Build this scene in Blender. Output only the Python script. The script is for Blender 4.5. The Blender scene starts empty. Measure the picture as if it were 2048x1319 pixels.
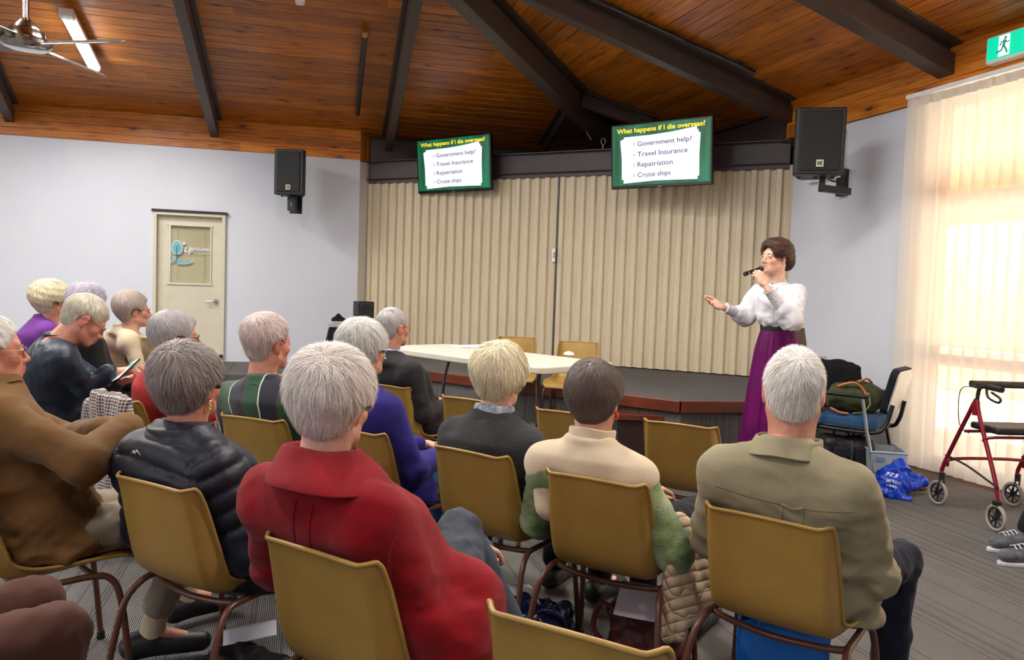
import bpy, bmesh, math, random
import numpy as np
from math import sin, cos, radians, degrees, pi, tan, atan2, sqrt
from mathutils import Vector, Matrix

# ---------------------------------------------------------------- camera
FPX = 1500.0; CAM_H = 1.37; ROLL = radians(1.95); PITCH = radians(2.9)
scene = bpy.context.scene
_fw = np.array([0, cos(PITCH), -sin(PITCH)]); _r0 = np.array([1.0, 0, 0]); _u0 = np.cross(_r0, _fw)
_R = _r0*cos(ROLL)+_u0*sin(ROLL); _U = -_r0*sin(ROLL)+_u0*cos(ROLL)
CAM = np.array([0, 0, CAM_H])
cam_data = bpy.data.cameras.new('camera'); cam = bpy.data.objects.new('camera', cam_data)
scene.collection.objects.link(cam)
cam_data.sensor_fit = 'HORIZONTAL'; cam_data.sensor_width = 36.0
cam_data.lens = FPX/2048*36.0; cam_data.clip_start = 0.05; cam_data.clip_end = 300
cam.matrix_world = Matrix(((_R[0], _U[0], -_fw[0], 0), (_R[1], _U[1], -_fw[1], 0), (_R[2], _U[2], -_fw[2], CAM_H), (0, 0, 0, 1)))
scene.camera = cam

def ray(px, py): return _fw+_R*(px-1024)/FPX-_U*(py-659.5)/FPX
def on_z(px, py, z):
    r = ray(px, py); return CAM+r*((z-CAM_H)/r[2])
def at_d(px, py, d): return CAM+ray(px, py)*d
def on_plane(px, py, p0, n):
    r = ray(px, py); return CAM+r*(((np.array(p0)-CAM)@n)/(r@n))

# ---------------------------------------------------------------- colour management, sky, sun
scene.view_settings.view_transform = 'Standard'; scene.view_settings.look = 'None'
scene.view_settings.gamma = 1.0; scene.view_settings.use_curve_mapping = False
scene.view_settings.exposure = 0.90
scene.cycles.max_bounces = 7; scene.cycles.diffuse_bounces = 4; scene.cycles.glossy_bounces = 3
scene.cycles.transmission_bounces = 6; scene.cycles.transparent_max_bounces = 12
scene.cycles.sample_clamp_indirect = 6.0
scene.cycles.use_denoising = True
scene.cycles.caustics_reflective = False; scene.cycles.caustics_refractive = False
world = bpy.data.worlds.new('world'); scene.world = world; world.use_nodes = True
wn = world.node_tree; wn.nodes.clear()
_sky = wn.nodes.new('ShaderNodeTexSky'); _sky.sky_type = 'NISHITA'; _sky.sun_disc = False
_sky.sun_elevation = radians(42); _sky.sun_rotation = radians(120); _sky.dust_density = 2.0
_bg = wn.nodes.new('ShaderNodeBackground'); _bg.inputs[1].default_value = 0.40
_wo = wn.nodes.new('ShaderNodeOutputWorld')
wn.links.new(_sky.outputs[0], _bg.inputs[0]); wn.links.new(_bg.outputs[0], _wo.inputs[0])
_sl = bpy.data.lights.new('sun', 'SUN'); _sl.energy = 28.0; _sl.angle = radians(1.0); _sl.color = (1.0, 0.93, 0.82)
sun = bpy.data.objects.new('sun', _sl); scene.collection.objects.link(sun)
sun.rotation_euler = Vector((0.5, -0.75, 0.95)).to_track_quat('Z', 'Y').to_euler()   # sun stands outside the window wall

# ---------------------------------------------------------------- object helpers
COL = scene.collection
def tag(o, label=None, cat=None, group=None, kind=None):
    if label: o['label'] = label
    if cat: o['category'] = cat
    if group: o['group'] = group
    if kind: o['kind'] = kind
    return o
def thing(name, label, cat, loc=(0, 0, 0), rotz=0.0, group=None):
    o = bpy.data.objects.new(name, None); o.empty_display_size = 0.1; COL.objects.link(o)
    o.location = [float(v) for v in loc]; o.rotation_euler = (0, 0, rotz)
    return tag(o, label, cat, group)
def mesh(name, verts, faces, mat, parent=None, smooth=False, kind=None, label=None, col=None, colname='Tint'):
    me = bpy.data.meshes.new(name)
    if isinstance(verts, np.ndarray):
        me.vertices.add(len(verts)); me.vertices.foreach_set('co', verts.astype(np.float32).ravel())
        f = np.asarray(faces, dtype=np.int32); k = f.shape[1]
        me.loops.add(f.size); me.loops.foreach_set('vertex_index', f.ravel())
        me.polygons.add(len(f)); me.polygons.foreach_set('loop_start', np.arange(0, f.size, k, dtype=np.int32))
        me.update(calc_edges=True)
    else:
        me.from_pydata([tuple(map(float, v)) for v in verts], [], faces)
    if smooth: me.polygons.foreach_set('use_smooth', [True]*len(me.polygons))
    if col is not None:
        a = me.attributes.new(colname, 'FLOAT_COLOR', 'POINT')
        c = np.ones((len(me.vertices), 4), np.float32); c[:, :3] = col; a.data.foreach_set('color', c.ravel())
    me.update()
    if mat is not None:
        for m in (mat if isinstance(mat, (list, tuple)) else [mat]): me.materials.append(m)
    o = bpy.data.objects.new(name, me); COL.objects.link(o)
    if parent is not None: o.parent = parent
    if kind: o['kind'] = kind
    if label: o['label'] = label
    return o
def rotm(rx=0, ry=0, rz=0):
    return np.array(Matrix.Rotation(rz, 3, 'Z') @ Matrix.Rotation(ry, 3, 'Y') @ Matrix.Rotation(rx, 3, 'X'))
class MB:
    """collects simple shapes into one mesh"""
    def __init__(s): s.v = []; s.f = []; s.m = []; s.mi = 0
    def add(s, v, f):
        b = len(s.v); s.v += [tuple(map(float, p)) for p in v]; s.f += [[b+i for i in q] for q in f]; s.m += [s.mi]*len(f); return s
    def box(s, c, size, R=None, taper=1.0):
        x, y, z = [q/2 for q in size]
        v = [(-x, -y, -z), (x, -y, -z), (x, y, -z), (-x, y, -z), (-x*taper, -y*taper, z), (x*taper, -y*taper, z), (x*taper, y*taper, z), (-x*taper, y*taper, z)]
        v = np.array(v)
        if R is not None: v = v @ np.array(R).T
        return s.add(v+np.array(c), [[0, 3, 2, 1], [4, 5, 6, 7], [0, 1, 5, 4], [1, 2, 6, 5], [2, 3, 7, 6], [3, 0, 4, 7]])
    def hexa(s, p):   # 8 points, bottom ring then top ring
        return s.add(p, [[0, 3, 2, 1], [4, 5, 6, 7], [0, 1, 5, 4], [1, 2, 6, 5], [2, 3, 7, 6], [3, 0, 4, 7]])
    def prism(s, pts, vec):  # polygon pts (3d) extruded by vec
        n = len(pts); a = np.array(pts, float); b = a+np.array(vec)
        return s.add(np.vstack([a, b]), [list(range(n))[::-1], list(range(n, 2*n))]+[[i, (i+1) % n, n+(i+1) % n, n+i] for i in range(n)])
    def tube(s, pts, r, n=10, cap=True, smooth=0):
        P = [np.array(p, float) for p in pts]
        if smooth: P = spline(P, smooth)
        m = len(P); rr = r if hasattr(r, '__len__') else [r]*m
        if len(rr) != m: rr = list(np.interp(np.linspace(0, 1, m), np.linspace(0, 1, len(rr)), rr))
        T = [(P[min(i+1, m-1)]-P[max(i-1, 0)]) for i in range(m)]
        T = [t/(np.linalg.norm(t)+1e-9) for t in T]
        u = np.cross(T[0], (0, 0, 1));
        if np.linalg.norm(u) < 1e-3: u = np.cross(T[0], (1, 0, 0))
        V = []
        for i in range(m):
            u = u-T[i]*(u@T[i]); u /= np.linalg.norm(u)+1e-9; w = np.cross(T[i], u)
            for k in range(n):
                a = 2*pi*k/n; V.append(P[i]+(u*cos(a)+w*sin(a))*rr[i])
        F = [[i*n+k, i*n+(k+1) % n, (i+1)*n+(k+1) % n, (i+1)*n+k] for i in range(m-1) for k in range(n)]
        if cap: F += [list(range(n))[::-1], [(m-1)*n+k for k in range(n)]]
        return s.add(V, F)
    def cyl(s, a, b, r, r2=None, n=20): return s.tube([a, b], [r, r if r2 is None else r2], n)
    def lathe(s, prof, c=(0, 0, 0), n=24, R=None):
        V = []
        for (r, z) in prof:
            for k in range(n): V.append((r*cos(2*pi*k/n), r*sin(2*pi*k/n), z))
        V = np.array(V)
        if R is not None: V = V @ np.array(R).T
        F = [[i*n+k, i*n+(k+1) % n, (i+1)*n+(k+1) % n, (i+1)*n+k] for i in range(len(prof)-1) for k in range(n)]
        F += [list(range(n))[::-1], [(len(prof)-1)*n+k for k in range(n)]]
        return s.add(V+np.array(c), F)
    def ball(s, c, r, n=12, sc=(1, 1, 1), R=None):
        V = []; F = []; m = max(4, n//2)
        for i in range(1, m):
            for k in range(n):
                a = pi*i/m; V.append((sin(a)*cos(2*pi*k/n), sin(a)*sin(2*pi*k/n), cos(a)))
        V += [(0, 0, 1), (0, 0, -1)]; t = len(V)-2
        F = [[i*n+k, (i+1)*n+k, (i+1)*n+(k+1) % n, i*n+(k+1) % n] for i in range(m-2) for k in range(n)]
        F += [[t, k, (k+1) % n] for k in range(n)]+[[t+1, (m-2)*n+(k+1) % n, (m-2)*n+k] for k in range(n)]
        V = np.array(V)*np.array(sc)*r
        if R is not None: V = V @ np.array(R).T
        return s.add(V+np.array(c), F)
    def obj(s, name, mat, parent=None, smooth=False, bevel=0, kind=None, label=None, seg=2):
        o = mesh(name, s.v, s.f, mat, parent, smooth, kind, label)
        if any(s.m): o.data.polygons.foreach_set('material_index', s.m)
        if bevel:
            b = o.modifiers.new('bevel', 'BEVEL'); b.width = bevel; b.segments = seg; b.limit_method = 'ANGLE'; b.angle_limit = radians(40)
            b.harden_normals = False
        if smooth and len(s.f) > 6:
            try: o.data.set_sharp_from_angle(angle=radians(50))
            except Exception: pass
        return o
def spline(P, k):
    P = [np.array(p, float) for p in P]; out = []
    Q = [2*P[0]-P[1]]+P+[2*P[-1]-P[-2]]
    for i in range(1, len(Q)-2):
        for j in range(k):
            t = j/k
            out.append(0.5*((2*Q[i])+(-Q[i-1]+Q[i+1])*t+(2*Q[i-1]-5*Q[i]+4*Q[i+1]-Q[i+2])*t*t+(-Q[i-1]+3*Q[i]-3*Q[i+1]+Q[i+2])*t**3))
    out.append(P[-1]); return out
def copy_tree(o, parent=None):
    c = o.copy(); COL.objects.link(c)
    if parent is not None: c.parent = parent
    for ch in list(o.children): copy_tree(ch, c)
    return c

# ---------------------------------------------------------------- materials
_mats = {}
def srgb(r, g, b):
    f = lambda c: (c/255/12.92) if c/255 <= 0.04045 else ((c/255+0.055)/1.055)**2.4
    return (f(r), f(g), f(b), 1.0)
class N:
    """tiny node helper"""
    def __init__(s, name):
        s.m = bpy.data.materials.new(name); s.m.use_nodes = True; s.t = s.m.node_tree
        s.p = s.t.nodes['Principled BSDF']; s.out = s.t.nodes['Material Output']
    def n(s, ty, **kw):
        q = s.t.nodes.new(ty)
        for k, v in kw.items():
            if k.startswith('i_'):
                key = k[2:]; key = int(key) if key.isdigit() else key.replace('_', ' ')
                q.inputs[key].default_value = v
            else: setattr(q, k, v)
        return q
    def l(s, a, b): s.t.links.new(a, b)
    def coord(s, kind='Object', scale=(1, 1, 1), rot=(0, 0, 0)):
        c = s.n('ShaderNodeTexCoord'); mp = s.n('ShaderNodeMapping'); mp.inputs['Scale'].default_value = scale; mp.inputs['Rotation'].default_value = rot
        s.l(c.outputs[kind], mp.inputs[0]); return mp.outputs[0]
    def noise(s, vec, scale=5, detail=3, rough=0.5, dist=0):
        q = s.n('ShaderNodeTexNoise'); q.inputs['Scale'].default_value = scale; q.inputs['Detail'].default_value = detail
        q.inputs['Roughness'].default_value = rough; q.inputs['Distortion'].default_value = dist; s.l(vec, q.inputs['Vector']); return q.outputs['Fac']
    def ramp(s, fac, stops, interp='LINEAR'):
        q = s.n('ShaderNodeValToRGB'); q.color_ramp.interpolation = interp; e = q.color_ramp.elements
        while len(e) < len(stops): e.new(0.5)
        for x, (p, c) in zip(e, stops): x.position = p; x.color = c
        s.l(fac, q.inputs[0]); return q.outputs[0]
    def math(s, op, a, b=None, c=None, clamp=False):
        q = s.n('ShaderNodeMath', operation=op, use_clamp=clamp)
        for i, v in enumerate((a, b, c)):
            if v is None: continue
            if isinstance(v, (int, float)): q.inputs[i].default_value = v
            else: s.l(v, q.inputs[i])
        return q.outputs[0]
    def mix(s, fac, a, b, mode='MIX'):
        q = s.n('ShaderNodeMix', data_type='RGBA', blend_type=mode)
        for i, v in ((0, fac), (6, a), (7, b)):
            if isinstance(v, (int, float, tuple)): q.inputs[i].default_value = v
            else: s.l(v, q.inputs[i])
        return q.outputs[2]
    def bump(s, h, strength=0.3, dist=0.01):
        q = s.n('ShaderNodeBump'); q.inputs['Strength'].default_value = strength; q.inputs['Distance'].default_value = dist
        s.l(h, q.inputs['Height']); s.l(q.outputs[0], s.p.inputs['Normal'])
    def base(s, v):
        if isinstance(v, tuple): s.p.inputs['Base Color'].default_value = v
        else: s.l(v, s.p.inputs['Base Color'])
    def set(s, **kw):
        for k, v in kw.items(): s.p.inputs[k.replace('_', ' ')].default_value = v
def plain(name, col, rough=0.5, metal=0.0, var=0.08, scale=8, bump=0.0, bscale=60, bdist=0.003, sheen=0.0, spec=None, coat=0.0):
    if name in _mats: return _mats[name]
    k = N(name); vec = k.coord()
    if var:
        d = tuple(max(0, c*(1-var)) for c in col[:3])+(1,); u = tuple(min(1, c*(1+var)) for c in col[:3])+(1,)
        k.base(k.ramp(k.noise(vec, scale, 4), [(0.3, d), (0.7, u)]))
    else: k.base(col)
    k.set(Roughness=rough, Metallic=metal)
    if sheen: k.set(Sheen_Weight=sheen, Sheen_Roughness=0.5)
    if coat: k.set(Coat_Weight=coat, Coat_Roughness=0.1)
    if spec is not None: k.p.inputs['Specular IOR Level'].default_value = spec
    if bump: k.bump(k.noise(vec, bscale, 3), bump, bdist)
    _mats[name] = k.m; return k.m
def emis(name, col, strength):
    k = N(name); k.base(col); k.p.inputs['Emission Color'].default_value = col; k.p.inputs['Emission Strength'].default_value = strength if strength > 3 else strength/2**scene.view_settings.exposure
    k.set(Roughness=0.3); return k.m
# ================================================================ ROOM SHELL
AL = radians(77); DL = np.array([sin(AL), cos(AL), 0]); NL = np.array([-cos(AL), sin(AL), 0]); PL = NL*10.514      # door wall
AR = radians(-19.4); DR = np.array([sin(AR), cos(AR), 0]); NR = np.array([cos(AR), -sin(AR), 0]); PR = NR*5.384     # window wall
AP = radians(-65); DP = -np.array([sin(AP), cos(AP), 0]); NP_ = np.array([cos(AP), -sin(AP), 0])                     # folding partition
Z3 = np.array([0, 0, 1.0]); ZW = 3.09; ZE = 3.48; PITCH_R = tan(radians(12.5)); ZST = 0.52
def isect(p, d, q, e):   # 2d line intersection
    A = np.array([[d[0], -e[0]], [d[1], -e[1]]]); t = np.linalg.solve(A, (q-p)[:2]); return p+d*t[0]
CORNER = isect(PL, DL, PR, DR)                       # where both walls would meet behind the partition
ENDL = np.array([-2.14, 0, 0]); ENDL = isect(ENDL, np.array([0, 1.0, 0]), PL, DL); ENDL[2] = 0   # end of the white door wall
ENDR = on_plane(1574, 600, PR, NR); ENDR[2] = 0
PP = ENDR+NP_*0.15
PARL = isect(PP, DP, ENDL, NP_)+DP*0.02; PARR = isect(PP, DP, PR+NR*0.0, DR); PARR = PARR+(PARR-PARL)/np.linalg.norm(PARR-PARL)*0.14
def roofz(p):
    return ZE+PITCH_R*min(-(p-PL)@NL, -(p-PR)@NR)

def wood_material(name, base=(150, 82, 22), dark=(96, 44, 8), light=(182, 112, 44), plank=0.14):
    k = N(name); tc = k.n('ShaderNodeTexCoord'); sep = k.n('ShaderNodeSeparateXYZ'); k.l(tc.outputs['Object'], sep.inputs[0])
    idx = k.math('FLOOR', k.math('DIVIDE', sep.outputs[1], plank))
    wn_ = k.n('ShaderNodeTexWhiteNoise', noise_dimensions='1D'); k.l(idx, wn_.inputs['W'])
    # offset the grain of every plank
    off = k.math('MULTIPLY', wn_.outputs['Value'], 37.0)
    ends = k.math('FLOOR', k.math('DIVIDE', k.math('ADD', sep.outputs[0], off), 3.1))
    w2 = k.n('ShaderNodeTexWhiteNoise', noise_dimensions='2D'); cb0 = k.n('ShaderNodeCombineXYZ'); k.l(idx, cb0.inputs[0]); k.l(ends, cb0.inputs[1]); k.l(cb0.outputs[0], w2.inputs['Vector'])
    cb = k.n('ShaderNodeCombineXYZ'); k.l(k.math('ADD', sep.outputs[0], off), cb.inputs[0]); k.l(sep.outputs[1], cb.inputs[1]); k.l(off, cb.inputs[2])
    mp = k.n('ShaderNodeMapping'); mp.inputs['Scale'].default_value = (1.2, 22, 1); k.l(cb.outputs[0], mp.inputs[0])
    grain = k.noise(mp.outputs[0], 2.2, 5, 0.6, 0.6)
    mp2 = k.n('ShaderNodeMapping'); mp2.inputs['Scale'].default_value = (2.4, 7.5, 1); k.l(cb.outputs[0], mp2.inputs[0])
    vo = k.n('ShaderNodeTexVoronoi', feature='F1'); vo.inputs['Scale'].default_value = 1.0; vo.inputs['Randomness'].default_value = 1.0; k.l(mp2.outputs[0], vo.inputs['Vector'])
    col = k.ramp(grain, [(0.28, srgb(*dark)), (0.5, srgb(*base)), (0.74, srgb(*light))])
    tint = k.ramp(w2.outputs['Value'], [(0.0, (0.66, 0.60, 0.55, 1)), (0.5, (0.95, 0.93, 0.9, 1)), (1.0, (1.25, 1.2, 1.1, 1))])
    col = k.mix(1.0, col, tint, 'MULTIPLY')
    halo = k.ramp(vo.outputs['Distance'], [(0.10, (1, 1, 1, 1)), (0.30, (0, 0, 0, 1))])
    col = k.mix(k.math('MULTIPLY', halo, 0.55), col, srgb(110, 46, 10))
    knot = k.ramp(vo.outputs['Distance'], [(0.065, (1, 1, 1, 1)), (0.125, (0, 0, 0, 1))])
    col = k.mix(k.math('MULTIPLY', knot, 0.92), col, srgb(40, 16, 6))
    k.base(col); k.set(Roughness=0.42); k.bump(grain, 0.15, 0.003)
    return k.m
M_ceil = wood_material('ceiling_timber', (186, 108, 20), (126, 64, 6), (216, 140, 40)); M_frieze = wood_material('frieze_timber', (206, 122, 26), (150, 76, 8), (228, 154, 56), 0.13)

def plank_sheet(name, origin, U, V, W, poly, pitch, mat, gap=0.012, deep=0.009):
    """boards running along U, stacked along V, grooves pressed into +W (away from the room); poly is given in (u, v)"""
    vs = [p[1] for p in poly]; v0, v1 = min(vs), max(vs)
    def span(v):
        xs = []; n = len(poly)
        for i in range(n):
            (a, b), (c, d) = poly[i], poly[(i+1) % n]
            if (b-v)*(d-v) <= 0 and b != d: xs.append(a+(c-a)*(v-b)/(d-b))
        return (min(xs), max(xs)) if xs else None
    prof = []; i0 = math.floor(v0/pitch)
    for i in range(i0, int(v1/pitch)+2):
        a = i*pitch
        prof += [(a, deep), (a+gap/2, 0), (a+pitch-gap/2, 0), (a+pitch, deep)]
    prof = [(min(max(v, v0+1e-4), v1-1e-4), w) for v, w in prof if v > v0-pitch and v < v1+pitch]
    vert = []; fc = []
    for v, w in prof:
        s = span(v)
        vert += [(s[0], v, w), (s[1], v, w)]
    for i in range(len(prof)-1):
        if prof[i+1][0]-prof[i][0] < 1e-5 and abs(prof[i+1][1]-prof[i][1]) < 1e-6: continue
        fc.append([2*i, 2*i+1, 2*i+3, 2*i+2])
    # back skin so the sheet has thickness
    b = len(vert); vert += [(u, v, 0.05) for u, v in poly]; fc.append([b+i for i in range(len(poly))])
    o = mesh(name, vert, fc, mat, kind='structure')
    M = Matrix(((U[0], V[0], W[0], origin[0]), (U[1], V[1], W[1], origin[1]), (U[2], V[2], W[2], origin[2]), (0, 0, 0, 1)))
    o.matrix_world = M
    return o

# footprint of the hall
FARL = CORNER-DL*15.0                                # along the door wall to the left
NEARR = CORNER-DR*17.0                               # along the window wall towards and past the camera
BACK = isect(FARL, DR, NEARR, DL)                    # behind the camera, left
# roof: two timber planes meeting on a hip that starts above the hidden corner
UPL = (-NL+Z3*PITCH_R); UPL /= np.linalg.norm(UPL); UPR = (-NR+Z3*PITCH_R); UPR /= np.linalg.norm(UPR)
CT = CORNER+Z3*ZE
HD = None
_a = -DL; _b = -DR
# hip direction: equal distance from both walls
hd = (lambda u: u/np.linalg.norm(u))(np.array([-(NL+NR)[0], -(NL+NR)[1], 0]))
kx = (-hd@NL)
hipdir = hd+Z3*PITCH_R*kx
HIPLEN = 15.0
hipend = CT+hipdir*HIPLEN
def toUV(p, o, U, V): return ((p-o)@U, (p-o)@V)
ULc = -DL; VLc = UPL; WL = np.cross(ULc, VLc); WL = WL if WL[2] > 0 else -WL
fl = FARL+Z3*ZE; 
_o = CT-hipdir*0.9
polyL = [toUV(_o, CT, ULc, VLc), toUV(fl+UPL*((_o-CT)@VLc), CT, ULc, VLc), toUV(fl+UPL*(hipend-CT)@VLc*1.0 if False else fl+UPL*((hipend-CT)@VLc), CT, ULc, VLc), toUV(hipend, CT, ULc, VLc)]
plank_sheet('ceiling', CT, ULc, VLc, WL, polyL, 0.14, M_ceil)
URc = -DR; VRc = UPR; WR = np.cross(URc, VRc); WR = WR if WR[2] > 0 else -WR
nr = NEARR+Z3*ZE
polyR = [toUV(_o, CT, URc, VRc), toUV(nr+UPR*((_o-CT)@VRc), CT, URc, VRc), toUV(nr+UPR*((hipend-CT)@VRc), CT, URc, VRc), toUV(hipend, CT, URc, VRc)]
plank_sheet('ceiling', CT, URc, VRc, WR, polyR, 0.14, M_ceil)

# walls
def wallmat(name, c):
    k = N(name); v = k.coord(); k.base(k.ramp(k.noise(v, 1.3, 5), [(0.3, srgb(*c)), (0.75, srgb(*[min(255, q+7) for q in c]))]))
    k.set(Roughness=0.55); k.bump(k.noise(v, 35, 3), 0.12, 0.004); return k.m
M_wall = wallmat('white_plaster', (214, 219, 229)); M_brown = plain('brown_steel', srgb(70, 56, 52), 0.45, var=0.06)
M_cream = plain('cream_paint', srgb(214, 208, 186), 0.4, var=0.03)
def slab(name, a, b, z0, z1, n, t, mat, kind='structure', parent=None):
    p = [a+Z3*z0, b+Z3*z0, b+n*t+Z3*z0, a+n*t+Z3*z0]; q = [v+Z3*(z1-z0) for v in p]
    mb = MB(); mb.hexa(p+q); return mb.obj(name, mat, parent, kind=kind)
# door wall with its doorway
dA = ENDL-DL*(-(0)); 
def onL(px, py): return on_plane(px, py, PL, NL)
D0 = onL(309, 500); D0[2] = 0; D1 = onL(446, 500); D1[2] = 0; ZD = 2.25
D0 = ENDL-DL*2.585; D1 = D0+DL*0.875
mb = MB()
def addslab(mb, a, b, z0, z1, n, t):
    p = [a+Z3*z0, b+Z3*z0, b+n*t+Z3*z0, a+n*t+Z3*z0]; q = [v+Z3*(z1-z0) for v in p]; mb.hexa(p+q)
addslab(mb, FARL, D0, 0, ZW, NL, 0.2); addslab(mb, D0, D1, ZD, ZW, NL, 0.2); addslab(mb, D1, ENDL, 0, ZW, NL, 0.2)
mb.obj('wall_left', M_wall, kind='structure')
# return of the wall beside the partition
ra = ENDL; rb = PARL+NP_*0.10
slab('wall_return', ra+NL*0.0, rb, 0, ZW-0.02, DL*(-1)*0.0+np.array([-NP_[1], NP_[0], 0]), 0.12, plain('return_paint', srgb(214, 210, 202), 0.5, var=0.03))
# window wall: solid part by the partition, then the window opening
BL = on_z(1812, 915, 0.04); W0 = PR+DR*((BL-PR)@DR); W0[2] = 0      # where the blinds begin
W0s = W0-DR*0.12
WEND = W0s-DR*5.2
mb = MB(); addslab(mb, ENDR, W0s, 0, ZW, NR, 0.2); addslab(mb, WEND, NEARR, 0, ZW, NR, 0.2)
mb.obj('wall_right', M_wall, kind='structure')
slab('wall_back', NEARR, BACK, 0, 7.2, -DL*0-DR, 0.2, M_wall)
slab('wall_rear_left', FARL, BACK, 0, 7.2, -DL, 0.2, M_wall)
# walls above the frieze at the far ends up to the roof are closed by the same slabs; timber friezes
fz = [(0, ZW), (1, ZW), (1, ZE+0.06), (0, ZE+0.06)]
L_ = np.linalg.norm(ENDL-FARL)
plank_sheet('trim_1', FARL+Z3*ZW, DL, Z3, NL, [(0, 0), (L_, 0), (L_, ZE-ZW+0.08), (0, ZE-ZW+0.08)], 0.0985, M_frieze, 0.008, 0.006).location -= Vector(NL*0.012)
slab('trim_2', ENDL-DL*0.0, ENDL+(rb-ra)*0.75, ZW-0.01, ZE+0.05, np.array([-NP_[1], NP_[0], 0]), 0.1, M_frieze)
ENDF = on_plane(1586, 190, PR, NR); ENDF[2] = 0
Lr = np.linalg.norm(NEARR-ENDF)
plank_sheet('trim_3', ENDF+Z3*ZW, -DR, Z3, NR, [(0, 0), (Lr, 0), (Lr, ZE-ZW+0.12), (0, ZE-ZW+0.12)], 0.13, M_frieze, 0.009, 0.007).location -= Vector(NR*0.03)
slab('trim_4', ENDF-NR*0.03, ENDF+NR*0.15, ZW, ZE+0.1, DR, 0.03, M_frieze)
# dark walls of the recess behind the partition
M_dark = plain('recess_paint', srgb(58, 44, 38), 0.6, var=0.1)
slab('wall_recess_left', ENDL+NL*0.3, CORNER+NL*0.3+DL*0.3, 0, ZE+0.1, NL, 0.1, M_dark)
slab('wall_recess_right', ENDR+NR*0.3, CORNER+NR*0.3+DR*0.3, 0, ZE+0.1, NR, 0.1, M_dark)
# floor: ribbed charcoal carpet
k = N('carpet'); v = k.coord('Object', (1, 1, 1), (0, 0, radians(-106)))
sx = k.n('ShaderNodeSeparateXYZ'); k.l(v, sx.inputs[0])
fine = k.noise(v, 330, 2, 0.7)
rw = k.math('MULTIPLY', k.math('ADD', k.math('SINE', k.math('MULTIPLY', sx.outputs[1], 2*pi/0.0078)), 1.0), 0.5)
idx = k.math('FLOOR', k.math('DIVIDE', sx.outputs[1], 0.0078)); wn_ = k.n('ShaderNodeTexWhiteNoise', noise_dimensions='1D'); k.l(idx, wn_.inputs['W'])
dark = k.math('MULTIPLY', k.math('LESS_THAN', wn_.outputs['Value'], 0.09), 0.10)
h = k.math('ADD', k.math('MULTIPLY', rw, 0.42), k.math('MULTIPLY', fine, 0.55)); h = k.math('SUBTRACT', h, dark)
h = k.math('ADD', h, k.math('MULTIPLY', k.math('SUBTRACT', k.noise(v, 1.7, 3), 0.5), 0.10))
k.base(k.ramp(h, [(0.24, srgb(24, 23, 26)), (0.50, srgb(72, 70, 70)), (0.80, srgb(160, 156, 150))]))
k.set(Roughness=0.95); k.bump(h, 0.8, 0.004); M_carpet = k.m
def floor_poly(name, pts, z0, z1, mat, kind='structure'):
    mb = MB(); mb.prism([np.array([p[0], p[1], z0]) for p in pts], (0, 0, z1-z0)); return mb.obj(name, mat, kind=kind)
floor_poly('floor', [FARL-DL*.2, CORNER+NL*.4+NR*.4, NEARR+NR*0.2, BACK], -0.12, 0, M_carpet)
def text_mesh(name, body, mat, parent, size=1.0, extrude=0.0, offset=0.0, shear=0.0, sp=1.0, wid=None, hgt=None):
    cu = bpy.data.curves.new(name, 'FONT'); cu.body = body; cu.size = size; cu.extrude = extrude; cu.offset = offset; cu.shear = shear; cu.space_character = sp; cu.resolution_u = 3
    tmp = bpy.data.objects.new(name, cu); me = bpy.data.meshes.new_from_object(tmp); bpy.data.objects.remove(tmp)
    n = len(me.vertices); co = np.zeros(n*3, np.float32); me.vertices.foreach_get('co', co); co = co.reshape(-1, 3)
    if wid: co[:, 0] = (co[:, 0]-co[:, 0].min())*wid/(np.ptp(co[:, 0])+1e-9)
    if hgt: co[:, 1] *= hgt/0.72
    me.vertices.foreach_set('co', co.ravel()); me.materials.clear(); me.materials.append(mat); me.update()
    o = bpy.data.objects.new(name, me); COL.objects.link(o); o.parent = parent; return o
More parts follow.
